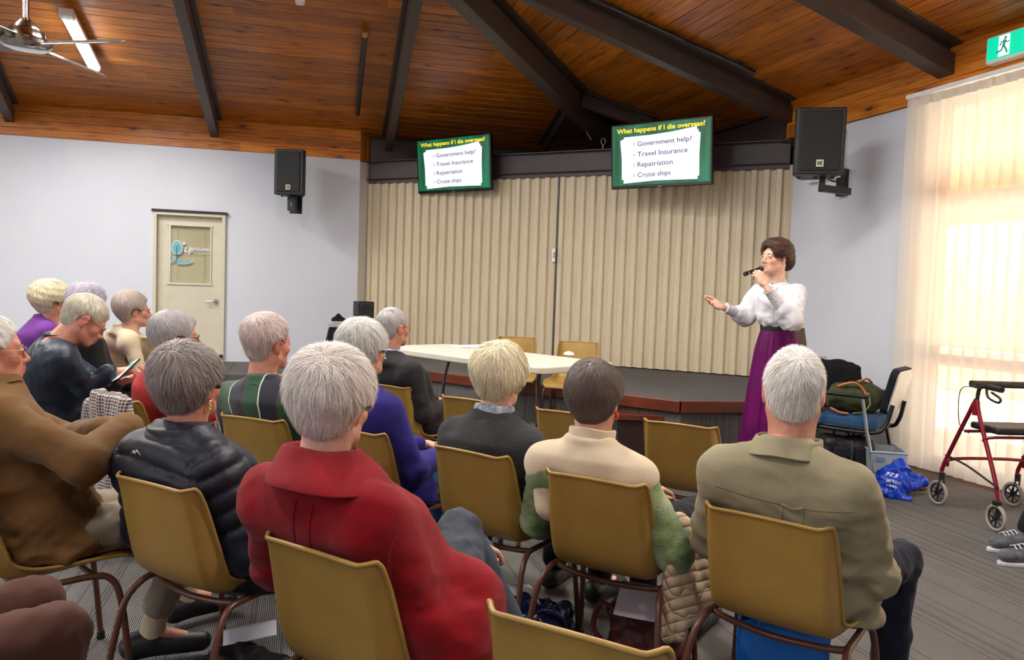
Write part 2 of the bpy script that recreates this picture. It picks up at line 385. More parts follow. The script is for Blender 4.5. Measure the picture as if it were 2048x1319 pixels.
# ================================================================ STAGE
def stage():
    zt = ZST
    a = on_z(612, 711, zt); b = on_z(949, 753, zt); c = on_z(1362, 802, zt); d = on_z(1590, 803, zt)
    e = PR+DR*((d+NR*0.9-PR)@DR+0.35); f = CORNER.copy(); g = onL(612, 690)
    pts = [p[:2] for p in (a, b, c, d, e, f, g)]
    inner = []
    cx = np.mean(pts, axis=0)
    mb = MB(); mb.prism([np.array([p[0], p[1], 0]) for p in pts], (0, 0, zt-0.02)); mb.prism([np.array([p[0], p[1], zt-0.02])+np.append((cx-p)*0.004, 0) for p in pts], (0, 0, 0.02))
    mb.obj('floor_stage', M_carpet, kind='structure')
    # timber nosing around the edge
    mw = plain('nosing_timber', srgb(98, 44, 26), 0.35, var=0.25, scale=5)
    path = [g+np.array([0, 0, 0]), a, b, c, d, e]
    for i in range(len(path)-1):
        p, q = path[i].copy(), path[i+1].copy(); p[2] = q[2] = 0
        u = (q-p)/np.linalg.norm(q-p); n = np.array([u[1], -u[0], 0])
        m = MB(); m.hexa([p+Z3*(zt-0.095)+n*0.03-u*0.0, q+Z3*(zt-0.095)+n*0.03, q+Z3*(zt-0.095)-n*0.01, p+Z3*(zt-0.095)-n*0.01,
                          p+Z3*(zt+0.004)+n*0.03, q+Z3*(zt+0.004)+n*0.03, q+Z3*(zt+0.004)-n*0.03, p+Z3*(zt+0.004)-n*0.03])
        m.obj('trim_%d' % (5+i), mw, kind='structure', bevel=0.006)
    # low carpeted steps in front of it
    st = MB(); s0 = on_z(860, 742, zt); s1 = on_z(1205, 782, zt)
    q = [np.array([s0[0], s0[1], 0])+(-0.03)*np.array([0.5, 1, 0]), np.array([s1[0], s1[1], 0])-0.03*np.array([0.5, 1, 0])]
    n = np.array([q[1][1]-q[0][1], -(q[1][0]-q[0][0]), 0]); n /= np.linalg.norm(n); n = n if n[1] < 0 else -n
    st.prism([q[0], q[0]+n*1.0, q[1]+n*1.0, q[1]], (0, 0, 0.165)); st.obj('floor_step', M_carpet, kind='structure')
    w0 = onL(438, 700); w1 = onL(611, 700); w0[2] = w1[2] = 0; w1 = w1-DL*0.02
    st = MB(); st.prism([w0-NL*0.01, w1-NL*0.01, w1-NL*1.5, w0-NL*1.5], (0, 0, 0.32)); st.obj('floor_landing', M_carpet, kind='structure')
    # small timber step against the stage front
    u0 = on_z(1236, 826, 0.385); u1 = on_z(1340, 831, 0.385)
    t = thing('wooden_step', 'small reddish timber step against the dark stage front', 'step', (u0+u1)/2*np.array([1, 1, 0]), atan2((u1-u0)[1], (u1-u0)[0]))
    m = MB(); m.box((0, 0.1, 0.355), (0.44, 0.2, 0.05)); m.obj('tread', mw, t, bevel=0.005)
    m = MB(); m.box((0, 0.11, 0.165), (0.40, 0.17, 0.33)); m.obj('riser', plain('step_dark', srgb(44, 24, 18), 0.5), t)
stage()

# ================================================================ FOLDING PARTITION
def partition():
    zt, zb = 2.83, ZST+0.012
    L = np.linalg.norm(PARR-PARL); u = (PARR-PARL)/L; u = np.array([u[0], u[1], 0])
    n = NP_ if NP_ @ np.array([0, -1, 0]) > 0 else -NP_; n = n*-1 if (n[1] > 0) else n       # towards the room
    if (n @ (CAM-PARL)) < 0: n = -n
    k = N('vinyl_pleats'); v = k.coord()
    mp = k.n('ShaderNodeMapping'); mp.inputs['Scale'].default_value = (30, 30, 1.2); k.l(v, mp.inputs[0])
    k.base(k.ramp(k.noise(mp.outputs[0], 2, 4), [(0.3, srgb(214, 200, 168)), (0.7, srgb(228, 214, 184))])); k.set(Roughness=0.42)
    root = thing('folding_partition', 'cream pleated folding partition across the back of the stage', 'partition', PARL+Z3*zb)
    def leaf(s0, s1, name):
        m = MB(); pitch = 0.132; x = s0; P = []
        while x < s1-1e-6:
            for dx, dy in ((0, 0.0), (0.008, 0.006), (0.058, 0.012), (0.066, 0.004), (0.074, -0.026), (0.124, -0.030), (0.132, -0.004)):
                if x+dx <= s1: P.append((x+dx, dy))
            x += pitch
        P.append((s1, 0))
        V = []
        for s, d in P:
            p = PARL+u*s+n*d; V += [(p[0], p[1], zb), (p[0], p[1], zt)]
        F = [[2*i, 2*i+2, 2*i+3, 2*i+1] for i in range(len(P)-1)]
        Vb = [(p[0], p[1], z) for p in (PARL+u*s0-n*0.06, PARL+u*s1-n*0.06) for z in (zb, zt)]
        b = len(V); V += Vb; F.append([b, b+1, b+3, b+2]); m.add(V, F)
        x = s0
        while x < s1-0.1:      # little press studs where the pleats are joined
            for z in (1.27, 2.05):
                p = PARL+u*(x+0.062)+n*0.014; m.ball((p[0], p[1], z), 0.009, 6, (0.5, 0.5, 1.6))
            x += pitch
        o = m.obj(name, k.m); o.location = (0, 0, 0); o.parent = root; o.matrix_parent_inverse = root.matrix_world.inverted() if False else Matrix.Translation(-Vector(root.location))
        return o
    seam = np.dot(on_plane(1113, 500, PARL, NP_)-PARL, u)
    leaf(0.0, seam-0.012, 'pleated_leaf'); leaf(seam+0.012, L, 'pleated_leaf')
    m = MB(); p = PARL+u*seam+n*0.0; m.box((p[0], p[1], (zt+zb)/2), (0.02, 0.03, zt-zb), rotm(0, 0, atan2(u[1], u[0])))
    o = m.obj('meeting_post', plain('post_dark', srgb(92, 84, 66), 0.4)); o.parent = root; o.matrix_parent_inverse = Matrix.Translation(-Vector(root.location))
    hp = on_plane(1110, 510, PARL, NP_)+n*0.035
    m = MB(); m.box(hp, (0.045, 0.03, 0.17), rotm(0, 0, atan2(u[1], u[0]))); m.box(hp+n*0.022, (0.02, 0.02, 0.07), rotm(0, 0, atan2(u[1], u[0])))
    o = m.obj('latch', plain('latch_steel', srgb(190, 190, 188), 0.3, 0.8), bevel=0.004); o.parent = root; o.matrix_parent_inverse = Matrix.Translation(-Vector(root.location))
    return u, n
PU, PN = partition()

# ================================================================ STEEL BEAMS
def ibeam(name, a, b, depth, width, label, group=None, up=Z3, tf=0.014, flange_gap=0.0, mat=None):
    """a-b is the middle of the underside of an I section"""
    a = np.array(a, float); b = np.array(b, float); L = np.linalg.norm(b-a); x = (b-a)/L
    y = np.cross(up, x); y /= np.linalg.norm(y); z = np.cross(x, y)
    m = MB(); R = np.array([x, y, z]).T
    def bx(cz, hz, w): m.box((L/2, 0, cz), (L, w, hz))
    bx(tf/2, tf, width); bx(depth/2, depth, 0.02); bx(depth-tf/2, tf, width)
    o = m.obj(name, mat or M_brown, bevel=0.003, kind='structure')
    o.matrix_world = Matrix(((x[0], y[0], z[0], a[0]), (x[1], y[1], z[1], a[1]), (x[2], y[2], z[2], a[2]), (0, 0, 0, 1)))
    if label: o['label'] = label
    return o
def boxbeam(name, a, b, depth, width):
    a = np.array(a, float); b = np.array(b, float); L = np.linalg.norm(b-a); x = (b-a)/L
    y = np.cross(Z3, x); y /= np.linalg.norm(y); z = np.cross(x, y)
    m = MB(); m.box((L/2, 0, depth/2-0.04), (L, width, depth-0.08))
    m.box((L/2, 0, depth-0.012), (L, width*1.9, 0.024))      # top flange under the boards
    m.box((L/2, 0, depth-0.06), (L, width*0.35, 0.09))
    o = m.obj(name, M_brown, bevel=0.003, kind='structure')
    o.matrix_world = Matrix(((x[0], y[0], z[0], a[0]), (x[1], y[1], z[1], a[1]), (x[2], y[2], z[2], a[2]), (0, 0, 0, 1)))
    return o
_nl = np.cross(DL, UPL); _nr = np.cross(DR, UPR)
def on_roof(px, py, side, down):
    n = _nl if side == 'L' else _nr
    return on_plane(px, py, CT-Z3*down, n)
BD = 0.24
def rafter(k, low, high, side, ext=3.0, w=0.10, d=BD):
    wallp = on_plane(low[0], low[1], PL if side == 'L' else PR, NL if side == 'L' else NR)
    a = on_roof(low[0], low[1], side, d); 
    b = on_roof(high[0], high[1], side, d)
    u = (b-a)/np.linalg.norm(b-a)
    # begin exactly at the wall
    n = NL if side == 'L' else NR; p0 = PL if side == 'L' else PR
    t = ((p0-a)@n)/(u@n); a = a+u*(t-0.02)
    return boxbeam('trim_%d' % k, a, b+u*ext, d, w)
rafter(20, (428, 272), (356, 0), 'L', 2.5); rafter(21, (20, 245), (-95, 0), 'L', 2.5)
rafter(22, (779, 294), (833, 0), 'L', 1.2)
rafter(23, (1868, 140), (1600, -8), 'R', 2.2, 0.15)
# long rafter of the window side that reaches the hip post
rafter(24, (1562, 240), (1030, -8), 'R', 1.5, 0.12)
# hip beam
ha = on_plane(1212, 298, CT-Z3*0.3, np.cross(hipdir, np.array([-hd[1], hd[0], 0])))
hb0 = CT-Z3*0.33+hipdir*0.9
boxbeam('trim_25', CT-Z3*0.34+hipdir*0.25, CT-Z3*0.34+hipdir*11.0, 0.33, 0.16)
# jack rafters beside the hip
def jack(k, p, q, side):
    a = on_roof(p[0], p[1], side, 0.2); b = on_roof(q[0], q[1], side, 0.2)
    u = (b-a)/np.linalg.norm(b-a); return boxbeam('trim_%d' % k, a, b+u*0.0, 0.18, 0.09)
jack(26, (1138, 232), (1086, 312), 'L'); jack(27, (1160, 214), (1300, 262), 'R')
# edge beams continuing both wall lines over the recess, and the header above the partition
ibeam('trim_28', ENDL+DL*0.14+Z3*3.06+NL*0.06, CORNER-DL*0.2+Z3*3.06+NL*0.06, 0.34, 0.14, None)
ibeam('trim_29', ENDR+DR*0.05+Z3*3.06+NR*0.06, CORNER-DR*0.2+Z3*3.06+NR*0.06, 0.36, 0.14, None)
hp = PARL-PU*0.0+PN*0.0
ibeam('trim_30', PARL+PU*0.02+Z3*2.84, PARR+Z3*2.84-PU*0.05, 0.25, 0.15, None)
mb = MB(); c0 = PARL+PU*0.02; c1 = PARR-PU*0.05
mb.hexa([c0+PN*.02+Z3*2.79, c1+PN*.02+Z3*2.79, c1-PN*.05+Z3*2.79, c0-PN*.05+Z3*2.79, c0+PN*.02+Z3*2.845, c1+PN*.02+Z3*2.845, c1-PN*.05+Z3*2.845, c0-PN*.05+Z3*2.845])
mb.obj('trim_31', M_brown, kind='structure', bevel=0.003)
# shackle hanging above the header and a loop of grey cable
sh = on_plane(1206, 298, PARL+PN*0.0, NP_)
t = thing('shackle', 'small steel shackle standing above the brown header beam', 'shackle', (sh[0], sh[1], 3.09))
m = MB(); m.tube([(0, 0, 0), (0, 0, 0.06)], 0.008); m.tube([(0.02*cos(a)*1.3, 0, 0.10+0.04*sin(a)) for a in np.linspace(-1.4, 4.5, 14)], 0.007, 8); m.obj('eye_bolt', plain('steel', srgb(170, 150, 130), 0.3, 0.9), t, smooth=True)
c0 = on_plane(1170, 228, PARL-PN*0.5, NP_)
m = MB(); m.tube([c0+np.array([0, 0, .0]), c0+np.array([0.0, 0, -.12]), c0+np.array([0.03, 0, -.22]), c0+np.array([0.09, 0, -.32])], 0.011, 8, smooth=5)
tag(m.obj('power_cable', plain('grey_cable', srgb(130, 112, 100), 0.5), smooth=True), 'grey cable hanging in a short loop from the hip beam', 'cable')
# conduit bars on the boards
def bar(px0, px1, side, label, brass=False, r=0.028):
    a = on_roof(*px0, side, 0.05); b = on_roof(*px1, side, 0.05)
    t = thing('conduit_bar', label, 'ceiling bar', a, 0)
    u = (b-a); L = np.linalg.norm(u); u /= L
    m = MB(); m.tube([(0, 0, 0), b-a], r, 10); m.obj('tube', plain('bar_black', srgb(24, 24, 27), 0.4), t, smooth=True)
    for s in (0.08, 0.5, 0.92): q = (b-a)*s; MB().cyl(q, q+Z3*0.045, 0.012).obj('clip', plain('bar_black', srgb(24, 24, 27), 0.4), t)
    if brass: m = MB(); m.cyl(b-a, (b-a)+u*0.10, 0.034, n=14); m.obj('brass_fitting', plain('brass', srgb(190, 140, 60), 0.35, 0.8), t, smooth=True)
bar((715, 228), (730, 70), 'L', 'straight black bar with brass tip on the left ceiling slope', True)
bar((1508, 146), (1165, -10), 'R', 'long straight black bar on the right ceiling slope')
p = on_roof(600, 1, 'L', 0.02)
m = MB(); m.box(p, (0.09, 0.07, 0.05), rotm(0, 0, radians(13))); m.box(p-Z3*0.03, (0.07, 0.05, 0.02)); tag(m.obj('ceiling_sensor', plain('white_plastic', srgb(235, 235, 232), 0.4), bevel=0.006), 'small white sensor box on the timber ceiling', 'sensor')

# ================================================================ DOOR
def door():
    # local frame: x along the wall, y into the wall, origin at the left jamb foot
    W = float(np.linalg.norm(D1-D0)); M = Matrix(((DL[0], NL[0], 0, D0[0]), (DL[1], NL[1], 0, D0[1]), (0, 0, 1, 0), (0, 0, 0, 1)))
    d = bpy.data.objects.new('door_1', None); COL.objects.link(d); d.matrix_world = M; d['kind'] = 'structure'; d['label'] = 'cream door with blind window in the white wall'
    m = MB()
    m.box((0.02, 0.05, ZD/2), (0.04, 0.18, ZD)); m.box((W-0.02, 0.05, ZD/2), (0.04, 0.18, ZD)); m.box((W/2, 0.05, ZD-0.02), (W-0.08, 0.18, 0.04))
    m.box((0.05, 0.075, ZD/2), (0.02, 0.10, ZD)); m.box((W-0.05, 0.075, ZD/2), (0.02, 0.10, ZD)); m.box((W/2, 0.075, ZD-0.05), (W-0.1, 0.10, 0.02))
    m.obj('frame', M_cream, d, bevel=0.004)
    m = MB(); m.box((W/2-0.0, -0.03, ZD+0.015), (W+0.04, 0.05, 0.03)); m.obj('drip_strip', plain('strip_black', srgb(30, 28, 28), 0.5), d)
    x0, x1 = 0.06, W-0.06; wx0, wx1 = 0.175, W-0.185; wz0, wz1 = 1.33, 2.09; T = 0.04; y = 0.055
    m = MB()
    m.box(((x0+wx0)/2, y, 1.1), (wx0-x0, T, 2.2)); m.box(((wx1+x1)/2, y, 1.1), (x1-wx1, T, 2.2))
    m.box(((wx0+wx1)/2, y, wz0/2), (wx1-wx0, T, wz0)); m.box(((wx0+wx1)/2, y, (wz1+2.2)/2), (wx1-wx0, T, 2.2-wz1))
    m.obj('leaf', M_cream, d, bevel=0.002)
    m = MB(); b = 0.02
    for c, s in ((((wx0+wx1)/2, y-0.025, wz0), (wx1-wx0+0.05, 0.02, b*1.4)), (((wx0+wx1)/2, y-0.025, wz1), (wx1-wx0+0.05, 0.02, b)), ((wx0, y-0.025, (wz0+wz1)/2), (b, 0.02, wz1-wz0)), ((wx1, y-0.025, (wz0+wz1)/2), (b, 0.02, wz1-wz0))): m.box(c, s)
    m.obj('glazing_bead', M_cream, d, bevel=0.003)
    m = MB(); z = wz0+0.01
    while z < wz1-0.01:
        m.box(((wx0+wx1)/2, y+0.012, z), (wx1-wx0-0.02, 0.024, 0.0016), rotm(radians(66))); z += 0.0185
    for x in (wx0+0.1, wx1-0.08): m.box((x, y+0.0, (wz0+wz1)/2), (0.003, 0.003, wz1-wz0))
    m.obj('venetian_blind', plain('blind_slat', srgb(186, 176, 128), 0.45, var=0.04), d)
    k = N('door_glass'); g = k.n('ShaderNodeBsdfTransparent'); gl = k.n('ShaderNodeBsdfGlossy'); gl.inputs['Roughness'].default_value = 0.03; mx = k.n('ShaderNodeMixShader'); mx.inputs[0].default_value = 0.06
    k.l(g.outputs[0], mx.inputs[1]); k.l(gl.outputs[0], mx.inputs[2]); k.l(mx.outputs[0], k.out.inputs[0])
    m = MB(); m.box(((wx0+wx1)/2, y-0.015, (wz0+wz1)/2), (wx1-wx0, 0.004, wz1-wz0)); m.obj('glass_pane', k.m, d)
    # lever handle
    ms = plain('satin_steel', srgb(196, 196, 196), 0.25, 0.9)
    m = MB(); m.cyl((W-0.115, y-0.02, 1.115), (W-0.115, y-0.045, 1.115), 0.027); m.cyl((W-0.115, y-0.045, 1.115), (W-0.115, y-0.07, 1.115), 0.01)
    m.tube([(W-0.115, y-0.07, 1.115), (W-0.15, y-0.073, 1.113), (W-0.235, y-0.068, 1.108)], 0.0095, 8, smooth=3); m.obj('lever_handle', ms, d, smooth=True)
    # decal: pale blue tree and stream, white lettering
    yy = y-0.0195; mbl = plain('decal_blue', srgb(120, 186, 198), 0.5, var=0.05); mw = plain('decal_white', srgb(226, 228, 232), 0.5, var=0)
    def flat(pts, name, mat, dy=0): m = MB(); m.prism([(p[0], yy-dy, p[1]) for p in pts], (0, 0.0012, 0)); return m.obj(name, mat, d)
    cx, cz = wx0+0.098, 1.80; sx = 1.0
    leaf = [(cx+0.062*sin(t)*(1-0.2*cos(t)), cz+0.085*cos(t)) for t in np.linspace(0, 2*pi, 26)[:-1]]; leafb = [(cx+(x-cx)*1.14, cz+(z-cz)*1.10) for x, z in leaf]
    flat(leafb, 'decal_outline', mw, 0); flat(leaf, 'decal_tree', mbl, 0.0016)
    m = MB(); m.tube([(cx, yy-0.003, cz-0.16), (cx-0.002, yy-0.003, cz-0.05), (cx, yy-0.003, cz+0.03)], [0.006, 0.004, 0.002], 6)
    for s in (-1, 1):
        for z in (-0.05, -0.02, 0.01): m.tube([(cx, yy-0.003, cz+z), (cx+s*0.035, yy-0.003, cz+z+0.025)], [0.002, 0.001], 5)
    m.obj('decal_twigs', plain('decal_teal', srgb(44, 122, 130), 0.5), d)
    riv = [(-0.075, -0.175), (-0.02, -0.145), (0.05, -0.15), (0.02, -0.17), (0.06, -0.188), (0.16, -0.165), (0.20, -0.155), (0.14, -0.205), (0.05, -0.215), (0.0, -0.20), (0.01, -0.17), (-0.04, -0.18), (-0.06, -0.2)]
    flat([(cx+x*1.06, cz+z*1.06+0.008) for x, z in riv], 'decal_bank', mw); flat([(cx+x, cz+z) for x, z in riv], 'decal_river', mbl, 0.0016)
    def txt(s, x, z, size, mat, sh=0, sp=1.0):
        o = text_mesh('lettering', s, mat, d, size, 0.0008, size*0.012, sh, sp)
        o.location = (x, yy-0.001, z); o.rotation_euler = (pi/2, 0, 0); return o
    txt('Up', cx+0.075, cz-0.055, 0.105, mw, 0.35, 0.9); txt('STREAMERS', cx+0.155, cz-0.035, 0.058, mw); txt('YOUTH MINISTRY', cx+0.20, cz-0.068, 0.026, mw)
    m = MB(); m.ball((cx+0.085, yy, cz+0.055), 0.02, 10, (1, 0.1, 1)); m.obj('decal_sun', mw, d)
door()
ds = onL(443, 711); ds[2] = 0.395
m = MB(); m.cyl(ds-NL*0.0, ds-NL*0.07, 0.02); m.ball(ds-NL*0.07, 0.026); tag(m.obj('door_stop', plain('rubber_black', srgb(20, 20, 20), 0.6), smooth=True), 'black round door stop on the white wall by the door', 'door stop')

# ================================================================ SCREENS
def television(corners, label, mirror=False):
    # corners: image position and depth of the left and right edge (top, bottom)
    (xl, yt, yb, dl), (xr, yt2, yb2, dr) = corners
    A = at_d(xl, (yt+yb)/2, dl); B = at_d(xr, (yt2+yb2)/2, dr); zc = (A[2]+B[2])/2; H_ = 0.70
    u = (B-A)*np.array([1, 1, 0]); Wd = np.linalg.norm(u); u /= Wd
    c = (A+B)/2; t = thing('television', label, 'television', c, atan2(u[1], u[0]), 'wall-hung flat televisions')
    tilt = radians(6)
    R = rotm(tilt)
    m = MB(); m.box(R @ np.array((0, 0.03, 0)), (Wd, 0.055, H_), R); m.box(R @ np.array((0, 0.075, -0.02)), (Wd*0.6, 0.05, H_*0.6), R); m.obj('casing', plain('tv_black', srgb(12, 12, 14), 0.25), t, bevel=0.008)
    b = 0.022; sw, shh = Wd-2*b, H_-2*b-0.014; zo = 0.007
    k = N('screen_green'); v = k.coord(); k.base((0, 0, 0, 1))
    mp = k.n('ShaderNodeMapping'); mp.inputs['Scale'].default_value = (9, 1, 1.2); k.l(v, mp.inputs[0])
    gc = k.ramp(k.noise(mp.outputs[0], 1.2, 3), [(0.35, srgb(0, 78, 48)), (0.7, srgb(18, 124, 84))]); k.l(gc, k.p.inputs['Emission Color']); k.p.inputs['Emission Strength'].default_value = 1.0/2**scene.view_settings.exposure; k.set(Roughness=0.3)
    def P(x, z, y=0): return R @ np.array((x, y, z+zo))
    def poly(pts, name, mat, y): m = MB(); m.prism([P(a, c_, y) for a, c_ in pts], R @ np.array((0, 0.0008, 0))); return m.obj(name, mat, t)
    poly([(-sw/2, -shh/2), (sw/2, -shh/2), (sw/2, shh/2), (-sw/2, shh/2)], 'display', k.m, -0.001)
    sc = lambda pts: [((x-0.5)*sw, (0.5-z)*shh) for x, z in pts]
    paper = [(0.085, 0.245), (0.125, 0.215), (0.125, 0.190), (0.40, 0.185), (0.62, 0.165), (0.87, 0.115), (0.87, 0.165), (0.885, 0.160), (0.885, 0.205), (0.905, 0.215), (0.895, 0.55), (0.895, 0.90), (0.88, 0.905), (0.88, 0.955), (0.62, 0.945), (0.45, 0.94), (0.12, 0.965), (0.12, 0.90), (0.10, 0.90), (0.10, 0.55)]
    poly(sc(paper), 'slide_paper', emis('slide_white', srgb(232, 230, 246), 0.98), -0.0025)
    dk = emis('slide_ink', srgb(74, 68, 92), 0.8); yl = emis('slide_yellow', srgb(252, 214, 30), 1.0); bk = emis('slide_outline', srgb(60, 60, 10), 0.5)
    def txt(s, x, z, wid, hgt, mat, y, off=0.0, ang=0.0):
        o = text_mesh('slide_text', s, mat, t, 1.0, 0.0, off, wid=wid, hgt=hgt)
        M = Matrix(np.array(R).tolist()).to_4x4() @ Matrix.Rotation(ang, 4, 'Y') @ Matrix.Rotation(pi/2, 4, 'X')
        o.matrix_basis = Matrix.Translation(Vector(P((x-0.5)*sw, (0.5-z)*shh, y))) @ M; return o
    txt('What happens if I die overseas?', 0.05, 0.125, 0.90*sw, 0.078*shh, yl, -0.005, 0.022, radians(-0.5))
    for i, (s, w) in enumerate((('Government help?', 0.56), ('Travel Insurance', 0.52), ('Repatriation', 0.37), ('Cruise ships', 0.35))):
        z = 0.355+i*0.172
        txt(s, 0.27, z, w*sw*0.985, 0.082*shh, dk, -0.005, 0.012, radians(-1.0))
        m = MB(); c_ = P((0.235-0.5)*sw, (0.5-z+0.035)*shh, -0.005)
        m.tube([c_+R @ np.array((0.0105*cos(a), 0, 0.0125*sin(a))) for a in np.linspace(0, 2*pi, 17)], 0.0022, 5, cap=False); m.obj('slide_bullet', dk, t)
    m = MB(); m.box(P(0, -H_/2+0.004, -0.004), (0.05, 0.003, 0.006), R); m.obj('badge', plain('tv_badge', srgb(150, 150, 155), 0.3, 0.6), t)
    # bracket and pole up to the beam
    m = MB(); m.box((0, 0.13, 0), (0.2, 0.08, 0.25)); m.box((0, 0.40, 0.0), (0.07, 0.50, 0.08)); m.obj('mount', M_brown, t)
television(((834, 282, 383, 9.9), (982, 270, 378, 9.26)), 'flat television showing a green slide, the left one of the two')
television(((1222, 253, 373, 8.36), (1425, 237, 367, 7.72)), 'flat television showing a green slide, the right one nearer the speaker')

# ================================================================ LOUDSPEAKERS
def hk_speaker(c, rz, W, D, H_, label, bracket):
    t = thing('loudspeaker', label, 'loudspeaker', c, rz, 'black wall loudspeakers'); mk = plain('speaker_black', srgb(20, 21, 24), 0.5, var=0.05, bump=0.15, bscale=220, bdist=0.001)
    m = MB(); pts = [(-W/2, -D/2, -H_/2), (W/2, -D/2, -H_/2), (W/2, -D/2+0.1, -H_/2), (W/2-0.09, D/2, -H_/2), (-W/2+0.09, D/2, -H_/2), (-W/2, -D/2+0.1, -H_/2)]
    m.prism(pts[::-1] if False else pts, (0, 0, H_)); m.obj('cabinet', mk, t, bevel=0.012)
    m = MB(); m.box((0, -D/2-0.006, 0.0), (W-0.075, 0.014, H_-0.06)); m.obj('grille', plain('grille_black', srgb(10, 10, 12), 0.65, var=0.1, bump=0.5, bscale=500, bdist=0.002), t, bevel=0.01)
    m = MB(); m.box((0, -D/2-0.016, -H_/2+0.09), (0.058, 0.006, 0.058)); m.obj('badge', plain('hk_badge', srgb(214, 214, 190), 0.4, var=0), t)
    m = MB(); y = -D/2-0.0205; z = -H_/2+0.09
    for c_, s_, r_ in (((-0.018, y, z), (0.006, 0.002, 0.036), 0), ((-0.006, y, z), (0.006, 0.002, 0.036), 0), ((-0.012, y, z), (0.012, 0.002, 0.006), 0), ((0.006, y, z), (0.006, 0.002, 0.036), 0), ((0.014, y, z+0.009), (0.006, 0.002, 0.024), 0.6), ((0.014, y, z-0.009), (0.006, 0.002, 0.024), -0.6)): m.box(c_, s_, rotm(0, r_, 0))
    m.obj('badge_letters', plain('ink', srgb(20, 20, 20), 0.5), t)
    for x in (-W/2+0.06, 0.0, W/2-0.06): MB().cyl((x, 0, -H_/2), (x, 0, -H_/2-0.012), 0.016).obj('foot', mk, t)
    bracket(t, mk)
# left one, close to the door wall
c = at_d(585, 347, 9.55)
def br1(t, mk):
    m = MB(); m.box((0, 0.02, -0.38), (0.10, 0.10, 0.18)); m.box((0, 0.16, -0.38), (0.16, 0.03, 0.22)); m.box((0, 0.10, -0.36), (0.05, 0.14, 0.05)); m.obj('bracket', mk, t, bevel=0.005)
    m = MB(); m.tube([(0.01, -0.04, -0.42), (0.012, -0.045, -0.38), (-0.005, -0.045, -0.35)], 0.006, 6, smooth=3); m.obj('hook', plain('satin_steel', srgb(196, 196, 196), 0.25, 0.9), t)
hk_speaker(c, radians(-2), 0.37, 0.30, 0.565, 'black loudspeaker hung on the white wall right of the cream door', br1)
c = at_d(1634, 289, 6.55)
def br2(t, mk):
    m = MB(); m.box((0.06, 0.0, -0.335), (0.045, 0.045, 0.12)); m.box((0.19, 0.12, -0.375), (0.36, 0.05, 0.06), rotm(0, 0, radians(38)))
    m.obj('bracket_arm', mk, t, bevel=0.004)
    w = on_plane(1690, 366, PR, NR)-c
    Ri = rotm(0, 0, -t.rotation_euler[2]); w = Ri @ w
    m = MB(); m.box((w[0]-0.01, w[1], w[2]), (0.10, 0.10, 0.25), rotm(0, 0, AR*-1-t.rotation_euler[2]+0.0)); m.obj('wall_plate', mk, t, bevel=0.004)
    m = MB(); m.tube([(0.12, 0.1, -0.28), (0.2, 0.14, -0.30), (0.27, 0.2, -0.24), (w[0], w[1], w[2]+0.14)], 0.007, 6, smooth=5); m.obj('lead', mk, t)
hk_speaker(c, radians(-12), 0.40, 0.34, 0.565, 'black loudspeaker on an arm from the wall beside the vertical blinds', br2)
# white framed panel on the wall behind the right loudspeaker
a = on_plane(1694, 250, PR, NR); b = on_plane(1640, 345, PR, NR)
w_ = 0.44; cpt = a+DR*w_/2; 
M = Matrix(((-DR[0], NR[0], 0, 0), (-DR[1], NR[1], 0, 0), (0, 0, 1, 0), (0, 0, 0, 1)))
t = bpy.data.objects.new('wall_cabinet', None); COL.objects.link(t); t.matrix_world = Matrix.Translation(Vector((cpt[0], cpt[1], 2.80))) @ M; tag(t, 'shallow white framed panel on the wall behind the right loudspeaker', 'wall panel')
m = MB(); Hh = 0.42
for c_, s_ in (((-w_/2, -0.03, 0), (0.035, 0.06, Hh)), ((w_/2, -0.03, 0), (0.035, 0.06, Hh)), ((0, -0.03, Hh/2), (w_+0.035, 0.06, 0.035)), ((0, -0.03, -Hh/2), (w_+0.035, 0.06, 0.035))): m.box(c_, s_)
m.obj('frame', plain('white_plastic', srgb(235, 235, 232), 0.4), t, bevel=0.004)
m = MB(); m.box((0, -0.02, 0), (w_, 0.03, Hh)); m.obj('panel', plain('panel_grey', srgb(170, 176, 184), 0.3), t)

# ================================================================ CEILING FAN AND LIGHTS
def fan():
    c = at_d(52, 88, 3.9)
    zc = on_roof(57, -60, 'L', 0)[2]
    ztop = ZE+PITCH_R*(-(c-PL)@NL)
    t = thing('ceiling_fan', 'chrome ceiling fan with four straight blades on a long rod', 'ceiling fan', c)
    ch = plain('chrome', srgb(196, 196, 190), 0.12, 1.0, var=0.0)
    m = MB(); m.cyl((0, 0, 0.10), (0, 0, ztop-c[2]), 0.014, n=12); m.obj('rod', ch, t, smooth=True)
    m = MB(); m.lathe([(0.02, 0.13), (0.035, 0.115), (0.06, 0.09), (0.085, 0.06), (0.09, 0.03), (0.118, 0.012), (0.12, -0.008), (0.10, -0.022), (0.05, -0.028), (0.02, -0.03)], n=36); m.obj('motor_housing', ch, t, smooth=True)
    m = MB(); m.lathe([(0.05, 0.04), (0.06, 0.02), (0.03, 0)], (0, 0, ztop-c[2]-0.045)); m.obj('ceiling_cup', ch, t, smooth=True)
    bl = plain('fan_blade', srgb(172, 172, 168), 0.22, 0.9, var=0.05)
    for i in range(4):
        a = radians(-10+90*i); R = rotm(0, 0, a) @ rotm(radians(27))
        m = MB(); pts = [(0.10, -0.045, 0), (0.30, -0.052, 0), (0.52, -0.052, 0), (0.565, -0.03, 0), (0.575, 0.0, 0), (0.55, 0.03, 0), (0.50, 0.045, 0), (0.10, 0.045, 0)]
        m.prism([R @ np.array(p) for p in pts], R @ np.array((0, 0, 0.006))); m.box(R @ np.array((0.12, 0, -0.006)), (0.07, 0.05, 0.012), R)
        m.obj('blade', bl, t, bevel=0.002)
fan()
